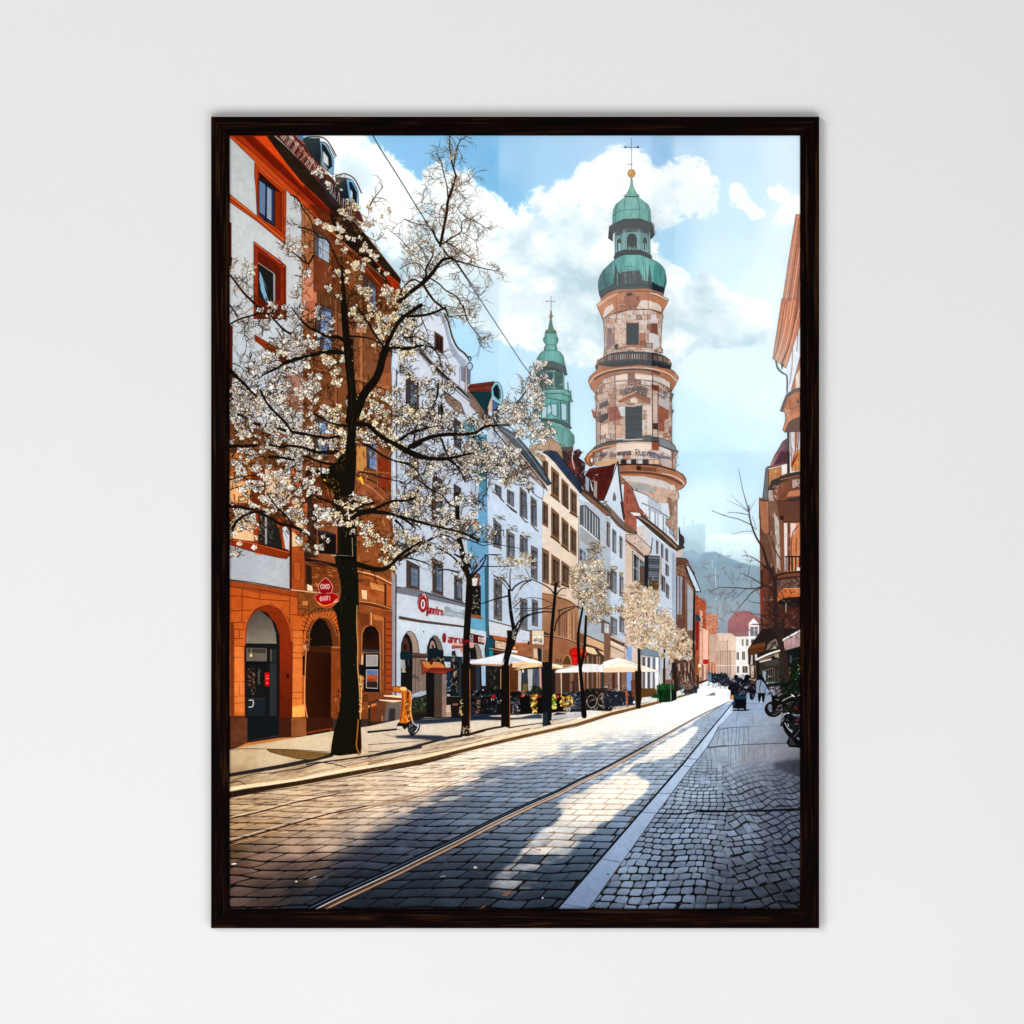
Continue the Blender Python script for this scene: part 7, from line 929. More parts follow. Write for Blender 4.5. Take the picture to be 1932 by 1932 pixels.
for k in range(46):
    x = 1160 + rng.uniform(900, 1400) / Z; y = 960 + rng.uniform(450, 1150) / Z; twigs((x, y), rng.uniform(1.2, 4.6), rng.uniform(8, 20), .7, 1, (104, 84, 86))
for k in range(20): x = 1160 + rng.uniform(1450, 1730) / Z; y = 960 + rng.uniform(900, 1250) / Z; twigs((x, y), rng.uniform(0, 6.2), 14, 1.1, 1, (50, 34, 32))

def crown(c, s, n, r=(2.2, 4.2), dk=(110, 84, 54), cols=None, base=(214, 198, 172), tw=120):
    p = P(c, s); x0, y0 = p.min(0); x1, y1 = p.max(0); q = rough(p, 3.5, 6)
    m = cover((q - (PX0, PY0)) * SS, 1.5)
    gx, gy, mm = m
    put(gx, gy, mm * .9, lambda X, Y: np.concatenate([np.array(base) * (.62 + .62 * fbm(X, Y, 12, 3, 3))[..., None], np.clip((fbm(X, Y, 9, 5, 3) - .38) * 5, 0, 1)[..., None]], -1))
    k = 0
    while k < n:
        x, y = rng.uniform(x0, x1), rng.uniform(y0, y1); ix, iy = int((x - PX0) * SS) - gx, int((y - PY0) * SS) - gy
        if not (0 <= ix < mm.shape[1] and 0 <= iy < mm.shape[0]) or mm[iy, ix] < (.5 if rng.random() < .85 else .02): k += .2; continue
        k += 1
        if rng.random() < tw / n: mesh_twigs(x, y, 5, 5, 3, [dk, (70, 48, 30)], 8, .8)
        else: blossom(x, y, rng.uniform(*r), cols or CREAM, dk)
    
part('printed_far_blossom_trees', 'row of small round blossoming trees beyond the parasols')
S('J', '258,1850 262,1600 258,1300 215,1100 200,1010', 8, (40, 30, 22), 3); F('J', '225,1520 285,1520 280,1810 262,1852 232,1850', (40, 28, 18)); S('J', '492,1640 494,1420 498,1260', 3.6, (62, 46, 34)); S('J', '262,1300 300,1200 330,1150', 3, (60, 44, 30)); 
WC = [(240, 234, 222), (224, 212, 194), (248, 244, 236), (206, 184, 152), (218, 204, 182), (234, 222, 200), (250, 248, 244)]
crown('J', '120,800 170,720 230,700 300,740 380,770 430,790 450,850 440,920 500,960 540,1030 600,1060 620,1130 700,1160 750,1230 755,1330 740,1400 680,1430 600,1420 540,1400 480,1420 420,1350 330,1310 250,1320 200,1290 215,1200 170,1130 110,1000 105,900', 760, (1.8, 3.6), cols=WC, tw=110, dk=(150, 112, 70)); crown('J', '-70,930 60,920 130,950 120,1000 0,1000', 24, (1.4, 2.6), cols=WC, tw=8); scrib('J', 90, 1170, 220, 1310, 30, [(60, 50, 50), (200, 160, 60), (90, 100, 120)], 1.3, 8); crown('J', '650,1390 700,1370 745,1385 735,1410 690,1430', 12, (2, 3.4), cols=[(236, 236, 236)], tw=0)
part('printed_middle_tree', 'slim twin-trunk blossoming tree by the red lamp')
S('I', '1690,1932 1680,1800 1655,1500 1638,1330 1640,1150 1680,920 1690,820', 8.4, (24, 18, 16), 3); S('I', '1655,1500 1690,1330 1700,1200 1708,1020', 6, (26, 20, 18), 4.6); S('I', '1690,1932 1686,1880', 10, (24, 18, 16)); S('I', '1690,830 1740,740 1780,690', 2, BR, 1)
crown('I', '1550,640 1570,560 1640,520 1700,505 1760,470 1800,500 1850,560 1880,640 1900,720 1880,800 1910,900 1890,980 1860,1060 1800,1080 1740,1060 1700,980 1660,900 1600,850 1560,740', 430, (1.6, 3.4), tw=120, cols=WC, dk=(120, 92, 60))
crown('I', '1860,330 1750,360 1740,420 1780,500 1850,540 1840,420', 26, (1.4, 2.4), tw=16, cols=WC)
part('printed_slim_tree', 'slim dark tree with thin arching branches')
S('I', '1372,1932 1375,1600 1390,1200 1420,850 1430,720', 8.6, (26, 20, 18), 5); F('Q', '1230,510 1240,600 1232,1000 1245,1350 1240,1580 1385,1555 1360,1490 1388,1480 1392,1000 1385,500', (22, 24, 26)); F('Q', '1240,1340 1330,1340 1330,1570 1240,1580', (40, 50, 54)); 
for q, w, w1 in (('1410,810 1380,770 1320,730 1210,680', 2.4, 1.6), ('1210,680 1130,730 1090,790 1050,860', 2, 1.6), ('1425,830 1480,770 1530,760', 3, 1.2), ('1430,760 1450,710 1475,700', 2, .8), ('1410,980 1300,980 1180,1010 1120,1060 1060,1200 1040,1280', 2, 5), ('1400,950 1240,945 1050,950', 1.6, 1), ('1450,970 1540,940 1620,930 1660,950', 2, 1.4), ('1420,1150 1440,1060 1500,990 1600,940', 3, 1.6), ('1445,850 1540,870 1650,940', 1.2, .6), ('1440,820 1520,830', 1, .6), ('1395,900 1300,860 1180,850 1100,890 1050,930', 1, .8), ('1395,920 1260,960 1140,970 1070,1030', 1.4, 1), ('1200,700 1180,640 1150,580', 1, .8)): S('I', q, w, (52, 38, 30), w1)
part('printed_forked_tree', 'forked dark trunk with small blossom clusters')
S('I', '965,1960 962,1700 975,1450 1020,1290 1050,1200 1020,1000 1005,850 1000,780', 12.5, (24, 18, 14), 5); F('Q', '555,560 640,380 700,300 800,60 830,-20 640,-20 650,80 610,330 560,560 545,1580 690,1605 688,560', (26, 19, 15)); S('I', '1040,1240 1070,1100 1120,1040 1180,1000', 5, (34, 26, 22), 2); S('Q', '688,560 690,1000 692,1590', 1.4, (176, 104, 50)); S('I', '1040,860 1100,780 1190,700', 2, (190, 180, 176), 1.4)
for q, w, w1 in (('1000,830 880,860 740,905', 3, 1.6), ('1020,780 960,690 860,650', 3, 1), ('1030,780 1060,740 1130,700 1200,690', 3, 2), ('1010,780 1010,640 1020,580', 2.6, 1.2), ('740,560 880,562 1020,558 1060,556', 1.8, 1.4), ('1040,940 1080,900 1130,870', 1.6, .8), ('860,640 950,720 1000,790', 1.6, 1)): S('I', q, w, (50, 36, 28), w1)
scrib('I', 1030, 850, 1110, 1250, 60, [(210, 210, 206), (40, 32, 30), (150, 150, 150)], 1.3, 7); scrib('Q', 730, -10, 770, 130, 12, (220, 216, 210), 1.3, 5)
crown('I', '860,500 900,470 980,490 1080,470 1110,440 1180,430 1240,500 1250,570 1220,620 1180,560 1080,550 980,560 900,530', 70, (1.8, 3.4), tw=20); crown('I', '1100,640 1160,650 1200,690 1150,680', 8, (1.6, 2.6), tw=1); mesh_twigs(965, 1090, 26, 14, 30, [(120, 90, 60), (190, 180, 170)], 10, .8)
part('printed_signed_tree', 'dark tree trunk beside the red shop letters')
F('I', '575,1960 578,1250 600,900 612,640 660,660 665,860 650,1050 640,1260 645,1960', (26, 20, 16)); F('T', '1550,0 1700,0 1695,1060 1680,1220 1530,1215 1555,1060', (28, 21, 16)); S('T', '1690,100 1696,700 1690,1040', 1.3, (190, 120, 60)); scrib('T', 1580, 1060, 1690, 1200, 34, [(220, 170, 110), (230, 215, 190), (90, 54, 30), (10, 8, 8)], 1.4, 6); scrib('T', 1525, 590, 1560, 870, 20, [(220, 180, 120), (235, 210, 160)], 1.3, 6); S('T', '1548,800 1553,870', 2.4, (220, 176, 100))
for q, w, w1 in (('640,700 600,560 560,380 535,250 525,0 520,-100', 10, 8), ('640,680 700,610 750,560 790,480', 5, 2), ('640,560 600,500 540,470 500,450', 6, 3), ('610,640 560,560 480,470 360,400 280,360', 4, 1.6), ('650,640 720,540 800,460 930,455', 3, 1.4), ('560,300 640,320 760,370', 2.6, 1.4), ('540,620 480,600 420,590 350,600', 3, 2), ('540,300 480,340 400,280', 2, 1), ('610,500 640,440 660,380', 2, 1), ('700,330 860,350 1000,380 1100,395', 1.6, .8), ('760,370 880,360 930,420', 1.4, .6)): S('I', q, w, (40, 27, 18), w1)
E('S', 1720, 960, 24, 22, (26, 20, 18), o=((235, 230, 226), 1)); E('S', 1728, 1015, 18, 30, (26, 20, 18), o=((230, 215, 206), 1)); F('S', '1695,1065 1750,1065 1752,1135 1725,1150 1698,1140', (226, 130, 116), o=((250, 225, 215), .8)); S('S', '1640,1035 1700,1038', 2, (190, 20, 24)); scrib('S', 1600, 1020, 1700, 1120, 10, (200, 30, 30), 1.4, 5)

part('printed_great_tree', 'large blossoming street tree filling the left of the print')
KK = (27, 20, 13)
# trunk
F('X', '647,1325 645,1350 640,1370 634,1392 630,1415 628,1434 645,1436 677,1432 683,1434 686,1428 686,1392 685,1350 682,1325', (24, 20, 12)); S('K', '1356,-60 1345,100 1340,180 1368,262', 2.6, (178, 108, 40)); S('K', '1378,20 1384,180 1376,250', 1.2, (90, 50, 20)); S('K', '1107,30 1098,240', 1, (205, 170, 130))
F('H', '1200,1960 1195,1700 1190,1300 1185,1180 1150,980 1115,940 1180,880 1200,800 1190,680 1150,540 1140,470 1165,430 1165,60 1175,-40 1340,-40 1345,300 1340,520 1355,640 1362,900 1345,1100 1350,1300 1360,1600 1375,1960', (24, 22, 13)); S('H', '1345,920 1342,1100 1352,1300 1350,1480 1368,1700 1376,1960', 1.6, (206, 150, 90), 2.4); S('H', '1372,1560 1385,1700 1382,1900', 2, (230, 190, 110)); scrib('H', 1365, 1600, 1395, 1900, 24, [(60, 36, 20), (240, 205, 140)], 1.2, 5)
for k in range(12): E('H', rng.uniform(1190, 1330), rng.uniform(120, 1900), 3, rng.uniform(3, 6), (150, 142, 126), a=.7)
S('H', '1110,460 1210,464 1315,472', 2, (176, 172, 164)); S('H', '1300,300 1305,470', 1.2, (170, 160, 140)); F('H', '1155,460 1335,470 1335,500 1160,490', (14, 12, 8)); S('H', '1350,690 1375,680 1400,700', 1.4, KK); S('H', '1310,740 1360,700', 2.4, KK)
F('E', '1165,1960 1110,1820 1140,1740 1060,1650 1020,1560 980,1560 870,1570 880,1520 1000,1510 1060,1500 1150,1440 1220,1350 1250,1300 1260,1200 1300,1150 1250,1080 1240,900 1270,750 1240,400 1230,320 1310,300 1320,760 1360,900 1370,1000 1330,1080 1420,1090 1350,1160 1330,1200 1340,1320 1330,1560 1320,1700 1325,1960', (26, 21, 13))
E('E', 1352, 835, 18, 24, (190, 130, 60), o=(KK, 1)); S('E', '1268,1340 1262,1450 1300,1590', 1.4, (150, 120, 60)); scrib('E', 1050, 1560, 1190, 1740, 26, [(150, 110, 40), (10, 8, 6), (200, 160, 50)], 1.5, 7); F('E', '1345,1590 1390,1570 1406,1640 1395,1648 1380,1610', (240, 196, 30)); F('E', '1025,1590 1060,1600 1065,1612 1035,1610', (220, 180, 40))
BRS = [ # crop, points, start width, end width
 ('E', '1280,1060 1300,900 1290,700 1265,500 1250,320 1235,150 1225,0', 17, 12), ('A', '1330,1932 1320,1800 1310,1600 1300,1480', 12, 7), ('A', '1310,1600 1270,1540 1200,1500', 4, 2), ('A', '1340,1830 1380,1750 1440,1720', 5, 2),
 ('E', '1335,1000 1370,900 1420,800 1500,700 1550,600 1580,480 1610,400', 17, 13), ('E', '1600,420 1640,320 1700,200 1760,120 1850,50 1932,0', 11, 8), ('E', '1600,400 1560,340 1500,250 1420,120 1380,60 1320,0', 6, 3), ('E', '1640,390 1720,390 1800,400 1932,370', 6, 5),
 ('F', '0,395 100,385 220,370 300,395 360,470 372,560', 5, 2), ('F', '20,100 120,100 230,90 330,60 420,20', 6, 4), ('F', '40,300 130,290 230,330 300,380 360,400', 3, 1.6), ('F', '0,1290 60,1330 150,1370 260,1405 400,1410 520,1390 660,1355', 11, 5), ('F', '90,1300 160,1260 300,1205 440,1185 600,1185 700,1165 790,1110 870,1105 1000,1098', 9, 5), ('F', '0,1240 100,1170 220,1130 370,1105', 5, 2), ('F', '330,900 240,1020 150,1120 130,1270', 3, 1.6), ('F', '350,720 345,830 300,920', 4, 2),
 ('F', '380,920 385,1000 370,1080', 5, 2), ('F', '640,1240 700,1180 780,1120', 2.4, 1.4), ('F', '1020,1000 1060,920 1120,840 1170,770 1230,700', 5, 1.4), ('F', '1130,830 1120,790 1150,740 1180,660 1220,640', 1.6, .8), ('F', '1060,920 1000,860', 1.4, .6), ('F', '1120,900 1180,860 1220,800', 1.2, .6), ('F', '860,1140 960,1260 1060,1400', 2.4, 1.6),
 ('E', '1300,1100 1420,1090 1480,1130 1560,1200 1680,1270 1800,1340 1932,1400', 12, 10), ('E', '1400,1270 1480,1310 1580,1380 1700,1430 1830,1450', 5, 2), ('E', '1370,1530 1480,1550 1600,1590 1760,1620', 3, 1.4), ('E', '1700,1260 1800,1190 1932,1150', 4, 3), ('E', '1860,1300 1870,1200 1900,1080', 3, 2), ('E', '1860,1310 1932,1270', 5, 5),
 ('E', '1240,330 1160,290 1080,290 1000,250 900,200 830,130 770,60 745,20', 8, 2), ('E', '1060,290 1100,200 1040,130', 2, 1), ('E', '1280,285 1380,290 1480,310 1560,350', 4, 2), ('E', '1240,160 1340,160 1440,165', 3, 2), ('E', '1240,440 1150,430 1060,430 960,450 840,480 760,500 690,530', 10, 8), ('E', '700,520 640,560 560,600 480,640', 8, 3), ('E', '700,520 600,510 520,540', 3, 1.4),
 ('E', '170,180 260,130 380,95 460,70 540,90 600,150 680,230 740,260', 3, 4), ('E', '400,0 440,40 470,70', 3, 3), ('E', '180,0 220,60 250,120', 2.6, 2), ('E', '465,120 440,180 480,200 475,280', 2, 2), ('E', '310,190 315,270 330,325 400,290', 1.3, .7), ('E', '330,325 320,430 260,500', 1, .7), ('E', '350,110 340,170 312,190', 1.6, 1), ('E', '280,250 440,180', .8, .8), ('E', '600,210 650,280 700,360', 1.6, 1.2),
 ('E', '180,600 240,660 300,710 360,780 420,830', 9, 5), ('E', '180,720 270,700', 3, 2), ('E', '200,530 280,570 330,620', 1.6, 1), ('E', '460,780 520,900 600,990 680,1070 740,1150', 5, 6), ('E', '180,985 250,1000 320,1030 400,1080 520,1110 620,1130 740,1170', 5, 6), ('E', '740,1160 860,1180 960,1200 1080,1220 1180,1200', 7, 6), ('E', '340,1060 310,1090 200,1110', 1.2, .6), ('E', '420,1100 420,1160 380,1210', 1.2, .6), ('E', '960,1000 1060,1060 1140,1090 1260,1110', 4, 6),
 ('E', '180,1290 300,1295 420,1285', 8, 7), ('E', '200,1390 240,1310', 3, 2), ('E', '540,1280 640,1300 740,1290 860,1310 980,1350 1100,1350 1160,1340', 5, 9), ('E', '860,1380 960,1420 1060,1450 1160,1460 1240,1430', 4, 6), ('E', '540,1390 660,1400 760,1420', 7, 6), ('E', '780,1600 840,1640 740,1730', 2.4, 2), ('E', '1010,1450 1020,1560 1040,1640', 3, 3), ('E', '180,1600 300,1570 420,1560', 3, 2),
 ('E', '180,1845 260,1850 340,1862 400,1870', 7, 4), ('H', '175,15 260,20 360,40 440,30', 6, 3), ('H', '200,220 240,150 320,90 420,60 500,60', 7, 5), ('H', '440,60 540,110 640,170 740,190 830,230 870,260', 6, 6), ('H', '590,0 660,60 720,130 760,190', 3, 5), ('H', '870,260 920,300 960,360', 4, 1.6), ('E', '520,1730 600,1840 680,1932', 3, 3), ('E', '940,1720 880,1790 820,1860', 3, 1.4), ('E', '920,1740 1060,1790 1200,1850', 3, 5),
 ('H', '1300,120 1360,80 1460,60 1600,70 1720,100 1810,150 1880,210', 12, 3), ('H', '1345,540 1440,570 1560,590 1640,560 1740,460 1840,390 1932,335', 11, 5), ('H', '1700,140 1760,200 1770,250 1800,265', 5, 2), ('E', '1350,1890 1500,1870 1660,1800 1800,1790 1880,1760', 8, 3), ('H', '1300,70 1400,0 1500,-20', 8, 5), ('I', '0,500 120,420 250,330 370,265', 7, 4), ('I', '0,100 100,130 240,170 400,210 560,250 720,320', 5, 5), ('I', '370,265 460,290 520,330', 3, 2), ('I', '60,480 180,510 280,550', 3, 1.6),
 ('A', '278,1560 340,1640 400,1720 480,1800 560,1880', 3.4, 5), ('A', '375,1600 440,1650 500,1700', 1.2, .8), ('A', '290,1400 282,1500', 3, 2), ('A', '440,1540 400,1600 330,1620', 1, .6), ('A', '272,1840 310,1880 350,1932', 1, 1.6), ('A', '900,1118 960,1130 1040,1160 1090,1210', 2.4, 3), ('A', '920,1110 880,1090 830,1095', 1, .6), ('A', '1040,1380 1000,1450 960,1440 880,1370 800,1310', 4, 1.6), ('A', '830,820 900,860 950,960 1010,1040 1040,1140 1020,1180', 2.6, 2), ('A', '1090,1210 1170,1240 1240,1380 1280,1480', 3, 4), ('A', '1350,1340 1420,1380 1500,1470', 2, 1.4), ('A', '1470,1120 1530,1200 1620,1240 1690,1180', 1.6, 1), ('A', '1560,920 1600,850 1680,750', 2.6, 1.2), ('A', '1932,1060 1875,1045', .8, .6), ('A', '1740,1150 1830,1220 1932,1330', .9, 1.2), ('A', '1400,1932 1500,1850 1620,1780', 2, 1),
 ('B', '200,1640 280,1560 340,1480 390,1420 480,1400', 9, 5), ('B', '480,1415 600,1450 740,1490 880,1518 920,1500', 3.4, .8), ('B', '0,1800 90,1720 200,1640', 9, 8), ('B', '370,1290 400,1130 430,980 440,880 480,760 515,650', 5.6, 5), ('B', '515,650 480,540 460,420 455,280', 3.6, 1.6), ('B', '495,560 520,400 560,320 610,285', 2.6, 1.2), ('B', '440,850 430,740 400,620 380,520 330,440', 2.4, 1), ('B', '380,1290 330,1220 300,1140', 5, 3), ('B', '380,1280 470,1220 560,1160 565,1080 620,1035', 3.4, 1.4), ('B', '620,1035 700,1070 780,1120 845,1150', 1.4, .7), ('B', '565,1160 640,1210 700,1250', .9, .5), ('B', '200,1640 240,1560 240,1500 300,1380 290,1340', 5, 2.4), ('B', '380,1290 440,1380 500,1420 600,1560 700,1700', 3.6, 1),
 ('B', '430,1260 560,1340 640,1400 660,1450', 3, 1.4), ('B', '40,1045 130,1080 260,1108', 1.8, 1), ('B', '210,1640 260,1720 320,1800 420,1880 440,1932', 5, 3), ('B', '280,1590 360,1640 420,1700 520,1760 600,1900', 2.6, 2), ('B', '0,1500 100,1450 180,1460 240,1540', 1.6, 1.2), ('B', '0,1260 60,1340 160,1400 240,1440', 1.4, .8), ('B', '160,1270 220,1350 240,1440', 2, 1.4), ('B', '500,1410 430,1450 330,1500', 2.4, 2), ('B', '0,1750 60,1640 130,1600 200,1640', 4, 3), ('B', '540,1560 545,1610 600,1660 660,1720 740,1740', .9, .6), ('B', '440,1740 560,1790 680,1780 745,1740', 1, .7), ('B', '380,660 320,680 270,640', 1.2, .7), ('B', '500,780 580,710 640,690', 1.1, .6), ('B', '500,780 560,820 600,865', 1, .5), ('B', '440,900 375,930 420,985', 1.2, .7), ('B', '370,905 270,905 180,890', .8, .7), ('B', '410,1030 310,1030 270,995', 1, .6), ('B', '520,930 570,1000 620,1035', 1, .8),
 ('F', '440,105 540,95 640,90', 1.6, 1), ('F', '580,0 620,140 690,240 750,310 790,320', 2.4, 1), ('F', '700,250 720,330 750,380 730,300', .9, .7), ('F', '190,0 200,120 240,220 262,280', 2.4, 1.4), ('F', '400,0 500,20 600,40', 1, .8), ('F', '440,1230 440,1340 430,1440', 1.6, 1), ('F', '380,1230 440,1380 540,1500 600,1620', 4, 3), ('F', '440,1420 560,1500 620,1560', 3, 1.4), ('F', '520,1420 590,1500 690,1620', 3, 2), ('F', '0,1440 120,1480 200,1600', 4, 2), ('F', '180,1610 280,1690 380,1740 460,1830 520,1850', 3, 3), ('F', '0,1800 120,1780 170,1700 190,1640', 4, 3), ('F', '820,1600 800,1700 740,1800', 1.6, .8), ('F', '720,1550 830,1590 900,1600', 1.6, .8), ('F', '0,1620 60,1640 160,1570', 2, 1.6),
]
for c, q, w, w1 in BRS:
    S(c, q, w * .95, (44, 28, 15) if c in 'AB' else KK, w1 * .95, lab=True)
ax = []
for c, q, w, w1 in BRS:
    sp = smooth(P(c, q), 5)
    for i in range(1, len(sp)): ax.append((sp[i], math.atan2(*(sp[i] - sp[i - 1])[::-1]), w + (w1 - w) * i / len(sp)))
DK = [(58, 38, 22), (92, 62, 34), (40, 28, 18), (120, 86, 50), (74, 50, 28)]
pe = []
for p, a, w in ax:
    if rng.random() < .55:
        L = rng.uniform(9, 26); pe += twigs(tuple(p), a + rng.choice((-1, 1)) * rng.uniform(.4, 1.4), L, min(1.5, .55 + w * .09), 1, rng.choice(DK))
# density of blossom: ellipses cx cy rx ry (photo px), number, size, dark share
BL = [(470, 735, 38, 42, 120, 4.6), (520, 690, 45, 34, 110, 4.4), (560, 660, 44, 22, 90, 4.2), (600, 640, 40, 30, 60, 4.2), (500, 780, 60, 34, 150, 4.8), (455, 790, 20, 40, 60, 4.6), (560, 740, 50, 36, 130, 4.6), (610, 720, 34, 40, 100, 4.6), (640, 680, 26, 30, 60, 4.6), (590, 790, 56, 26, 120, 5), (640, 800, 26, 26, 60, 5), (560, 830, 46, 18, 90, 4.6), (480, 840, 46, 22, 110, 4.8), (520, 860, 60, 20, 110, 4.6), (600, 850, 40, 22, 80, 4.6), (650, 845, 26, 16, 50, 4.8), (680, 785, 22, 34, 80, 5), (720, 790, 26, 40, 120, 4.8), (750, 770, 26, 32, 90, 4.4), (700, 830, 28, 14, 40, 4), (740, 830, 40, 22, 80, 4.4),
      (480, 880, 40, 14, 70, 4.4), (560, 890, 50, 18, 80, 4.6), (470, 915, 36, 18, 60, 4.4), (530, 925, 42, 20, 90, 4.6), (590, 930, 30, 24, 60, 4.6), (500, 960, 56, 20, 110, 4.6), (560, 980, 50, 16, 80, 4.4), (455, 980, 22, 14, 44, 4.2), (620, 980, 22, 20, 40, 4.4), (660, 965, 28, 20, 80, 4.8), (665, 990, 24, 18, 50, 4.6), (700, 960, 20, 14, 24, 4.2), (480, 1000, 24, 14, 40, 4.2), (600, 1010, 20, 16, 30, 4.2), (580, 1030, 14, 12, 16, 4),
      (730, 600, 34, 22, 70, 4.6), (700, 600, 24, 12, 30, 4.4), (760, 620, 26, 26, 70, 4.6), (740, 645, 30, 22, 60, 4.8), (770, 590, 20, 26, 36, 4.4), (670, 590, 20, 26, 40, 4.4), (600, 600, 26, 16, 30, 4), (560, 600, 30, 16, 30, 4), (680, 545, 28, 22, 40, 4.4), (640, 540, 24, 24, 30, 4.2), (670, 515, 20, 16, 36, 4.4), (700, 480, 20, 16, 16, 4.4), (640, 470, 18, 14, 10, 3.6), (655, 445, 14, 10, 14, 4.2), (630, 425, 26, 12, 18, 4.2), (665, 420, 18, 8, 8, 4), (690, 500, 14, 10, 10, 4.6), (610, 330, 10, 10, 10, 4), (640, 345, 14, 12, 16, 4), (665, 400, 16, 16, 36, 4), (690, 430, 20, 16, 20, 3.4), (550, 465, 14, 12, 14, 3.6), (575, 480, 16, 18, 18, 3.6), (580, 530, 12, 26, 20, 3.8), (545, 470, 12, 8, 8, 3.4), (470, 505, 10, 10, 10, 4), (440, 500, 6, 12, 8, 4), (520, 590, 26, 12, 20, 4), (560, 560, 10, 10, 8, 4), (760, 560, 24, 12, 26, 4.4), (715, 560, 22, 12, 24, 4.4),
      (790, 470, 30, 22, 30, 2.8), (830, 480, 34, 16, 18, 2.6), (800, 440, 26, 22, 34, 2.6), (880, 480, 26, 12, 12, 2.2), (850, 340, 22, 10, 12, 2.2), (870, 345, 16, 10, 12, 2.2), (870, 400, 24, 14, 12, 2), (855, 420, 12, 16, 14, 2.4), (720, 405, 20, 20, 20, 2.4), (880, 480, 30, 12, 16, 2), (860, 290, 8, 16, 10, 2.2), (900, 590, 16, 8, 10, 2.6), (925, 640, 8, 6, 8, 3), (770, 560, 40, 26, 30, 4), (780, 650, 26, 34, 50, 4.4), (770, 700, 16, 16, 30, 4.4),
      (840, 700, 20, 12, 30, 3.4), (830, 735, 26, 26, 40, 3.6), (800, 740, 20, 20, 26, 3.2), (790, 790, 34, 22, 110, 4.4), (820, 810, 30, 20, 70, 4.2), (850, 760, 24, 30, 30, 3.6), (860, 800, 26, 14, 30, 3.6), (910, 800, 26, 12, 50, 4), (930, 800, 20, 12, 36, 4), (970, 790, 34, 16, 80, 4.4), (1010, 810, 34, 20, 90, 4.6), (1030, 830, 22, 12, 40, 4.6), (1020, 745, 14, 34, 70, 4.6), (1022, 700, 8, 10, 14, 4.6), (1035, 725, 10, 8, 12, 4), (985, 770, 22, 10, 24, 3.4), (890, 830, 22, 16, 40, 4.4), (900, 860, 30, 18, 80, 4.6), (940, 870, 36, 26, 130, 4.6), (970, 890, 30, 20, 90, 4.2), (985, 910, 24, 12, 40, 3.8), (1000, 920, 14, 8, 14, 3.2), (830, 860, 26, 18, 40, 4.2), (870, 880, 26, 16, 40, 4.2), (830, 900, 30, 16, 40, 4), (790, 880, 26, 20, 40, 4), (900, 900, 26, 10, 30, 4), (800, 930, 40, 22, 60, 4.2), (850, 940, 26, 16, 30, 4), (890, 960, 26, 12, 30, 4), (905, 950, 14, 8, 14, 4),
      (770, 960, 40, 22, 90, 4.4), (820, 980, 36, 24, 100, 4.4), (860, 1000, 30, 16, 60, 4.2), (720, 1010, 30, 26, 60, 4.4), (700, 1020, 22, 16, 40, 4.4), (760, 1030, 30, 22, 70, 4.4), (740, 1060, 22, 14, 50, 4.4), (790, 1040, 26, 14, 60, 4), (880, 1000, 16, 22, 30, 4), (840, 1040, 36, 14, 30, 3.6), (900, 1010, 30, 14, 40, 3.6), (940, 1020, 16, 14, 20, 3.2), (890, 1070, 16, 16, 24, 4), (450, 1050, 8, 8, 10, 4.6), (435, 1000, 10, 30, 20, 4.4), (590, 1045, 14, 10, 18, 4.4)]
# under-mat of dark fine twigs behind the thick blossom
for x, y, rx, ry, n_, r in BL:
    mesh_twigs(x, y, rx * 1.1, ry * 1.15, int(n_ * .75), DK if y > 520 else [(110, 82, 54), (140, 112, 80), (80, 56, 36)], 11 if r > 3 else 8, 1.5 if r > 3 else .9)
warm = [(232, 216, 178), (240, 228, 196), (222, 196, 150), (236, 232, 220)]
for x, y, rx, ry, n_, r in BL:
    for k in range(int(n_ * (.115 if r > 3.5 else .10)) + 1):
        a = rng.uniform(0, 6.28); d = math.sqrt(rng.random()) * 1.1; px, py = x + rx * d * math.cos(a), y + ry * d * math.sin(a)
        if px < 436: continue
        cols = warm if (620 < px < 800 and rng.random() < .6) else CREAM
        for j in range(rng.randint(2, 6)): blossom(px + rng.gauss(0, r * 1.25), py + rng.gauss(0, r * 1.05), rng.choice((.6, .85, 1., 1.3)) * r, cols, rng.choice(DK[:3]) if y > 520 else (120, 92, 64))
for c, q, w, w1 in BRS:
    if 2.4 < w and c in 'EFHI' and rng.random() < .8: S(c, q, w * .7, KK, w1 * .7, lab=True)
for x, y, rx, ry, n_, r in BL:
    mesh_twigs(x, y, rx * 1.05, ry * 1.05, int(n_ * .5), DK, 9, .62)
for x, y in ((684, 452), (694, 462), (702, 478), (688, 474), (661, 452), (655, 480), (672, 455), (720, 512), (734, 520), (487, 1020), (455, 1032), (484, 1040), (580, 1010), (448, 1052)): blossom(x, y, 5.2, [(236, 230, 218), (226, 216, 196)], (110, 80, 50))
for k in range(130):      # loose sprays against the sky
    p, a, w = rng.choice(ax)
    if p[0] > 760 and p[1] < 620: pe += twigs(tuple(p), rng.uniform(0, 6.28), rng.uniform(14, 34), .9, 2, rng.choice([(70, 48, 30), (104, 78, 50), (50, 34, 24)]))
for c, q, w in BRS[:0]: pass
for c, q, w, w1 in BRS:
    if w > 7 and c != 'K': S(c, q, w * .62, KK, w1 * .62, lab=True, a=.85)
S('E', '1262,1700 1275,1500 1285,1300 1300,1100 1295,900', 18, KK, 16, lab=True)
for i in (0, 4): S(BRS[i][0], BRS[i][1], BRS[i][2], KK, BRS[i][3], lab=True)
for c, q in (('E', '1262,1150 1300,1080 1290,800 1262,420'), ('H', '1185,200 1180,600 1200,1000')): S(c, q, .8, (70, 54, 34))

part('printed_overhead_wire', 'thin black overhead wire slanting across the sky')
stroke(P('X', '708,256 722,281 760,341 780,374 812,425 838,468'), 1.9, (30, 30, 36), 1.7); stroke(P('X', '868,502 884,526 905,558 936,605 969,655 992,690 1012,716'), 1.5, (44, 44, 52), 1.3)
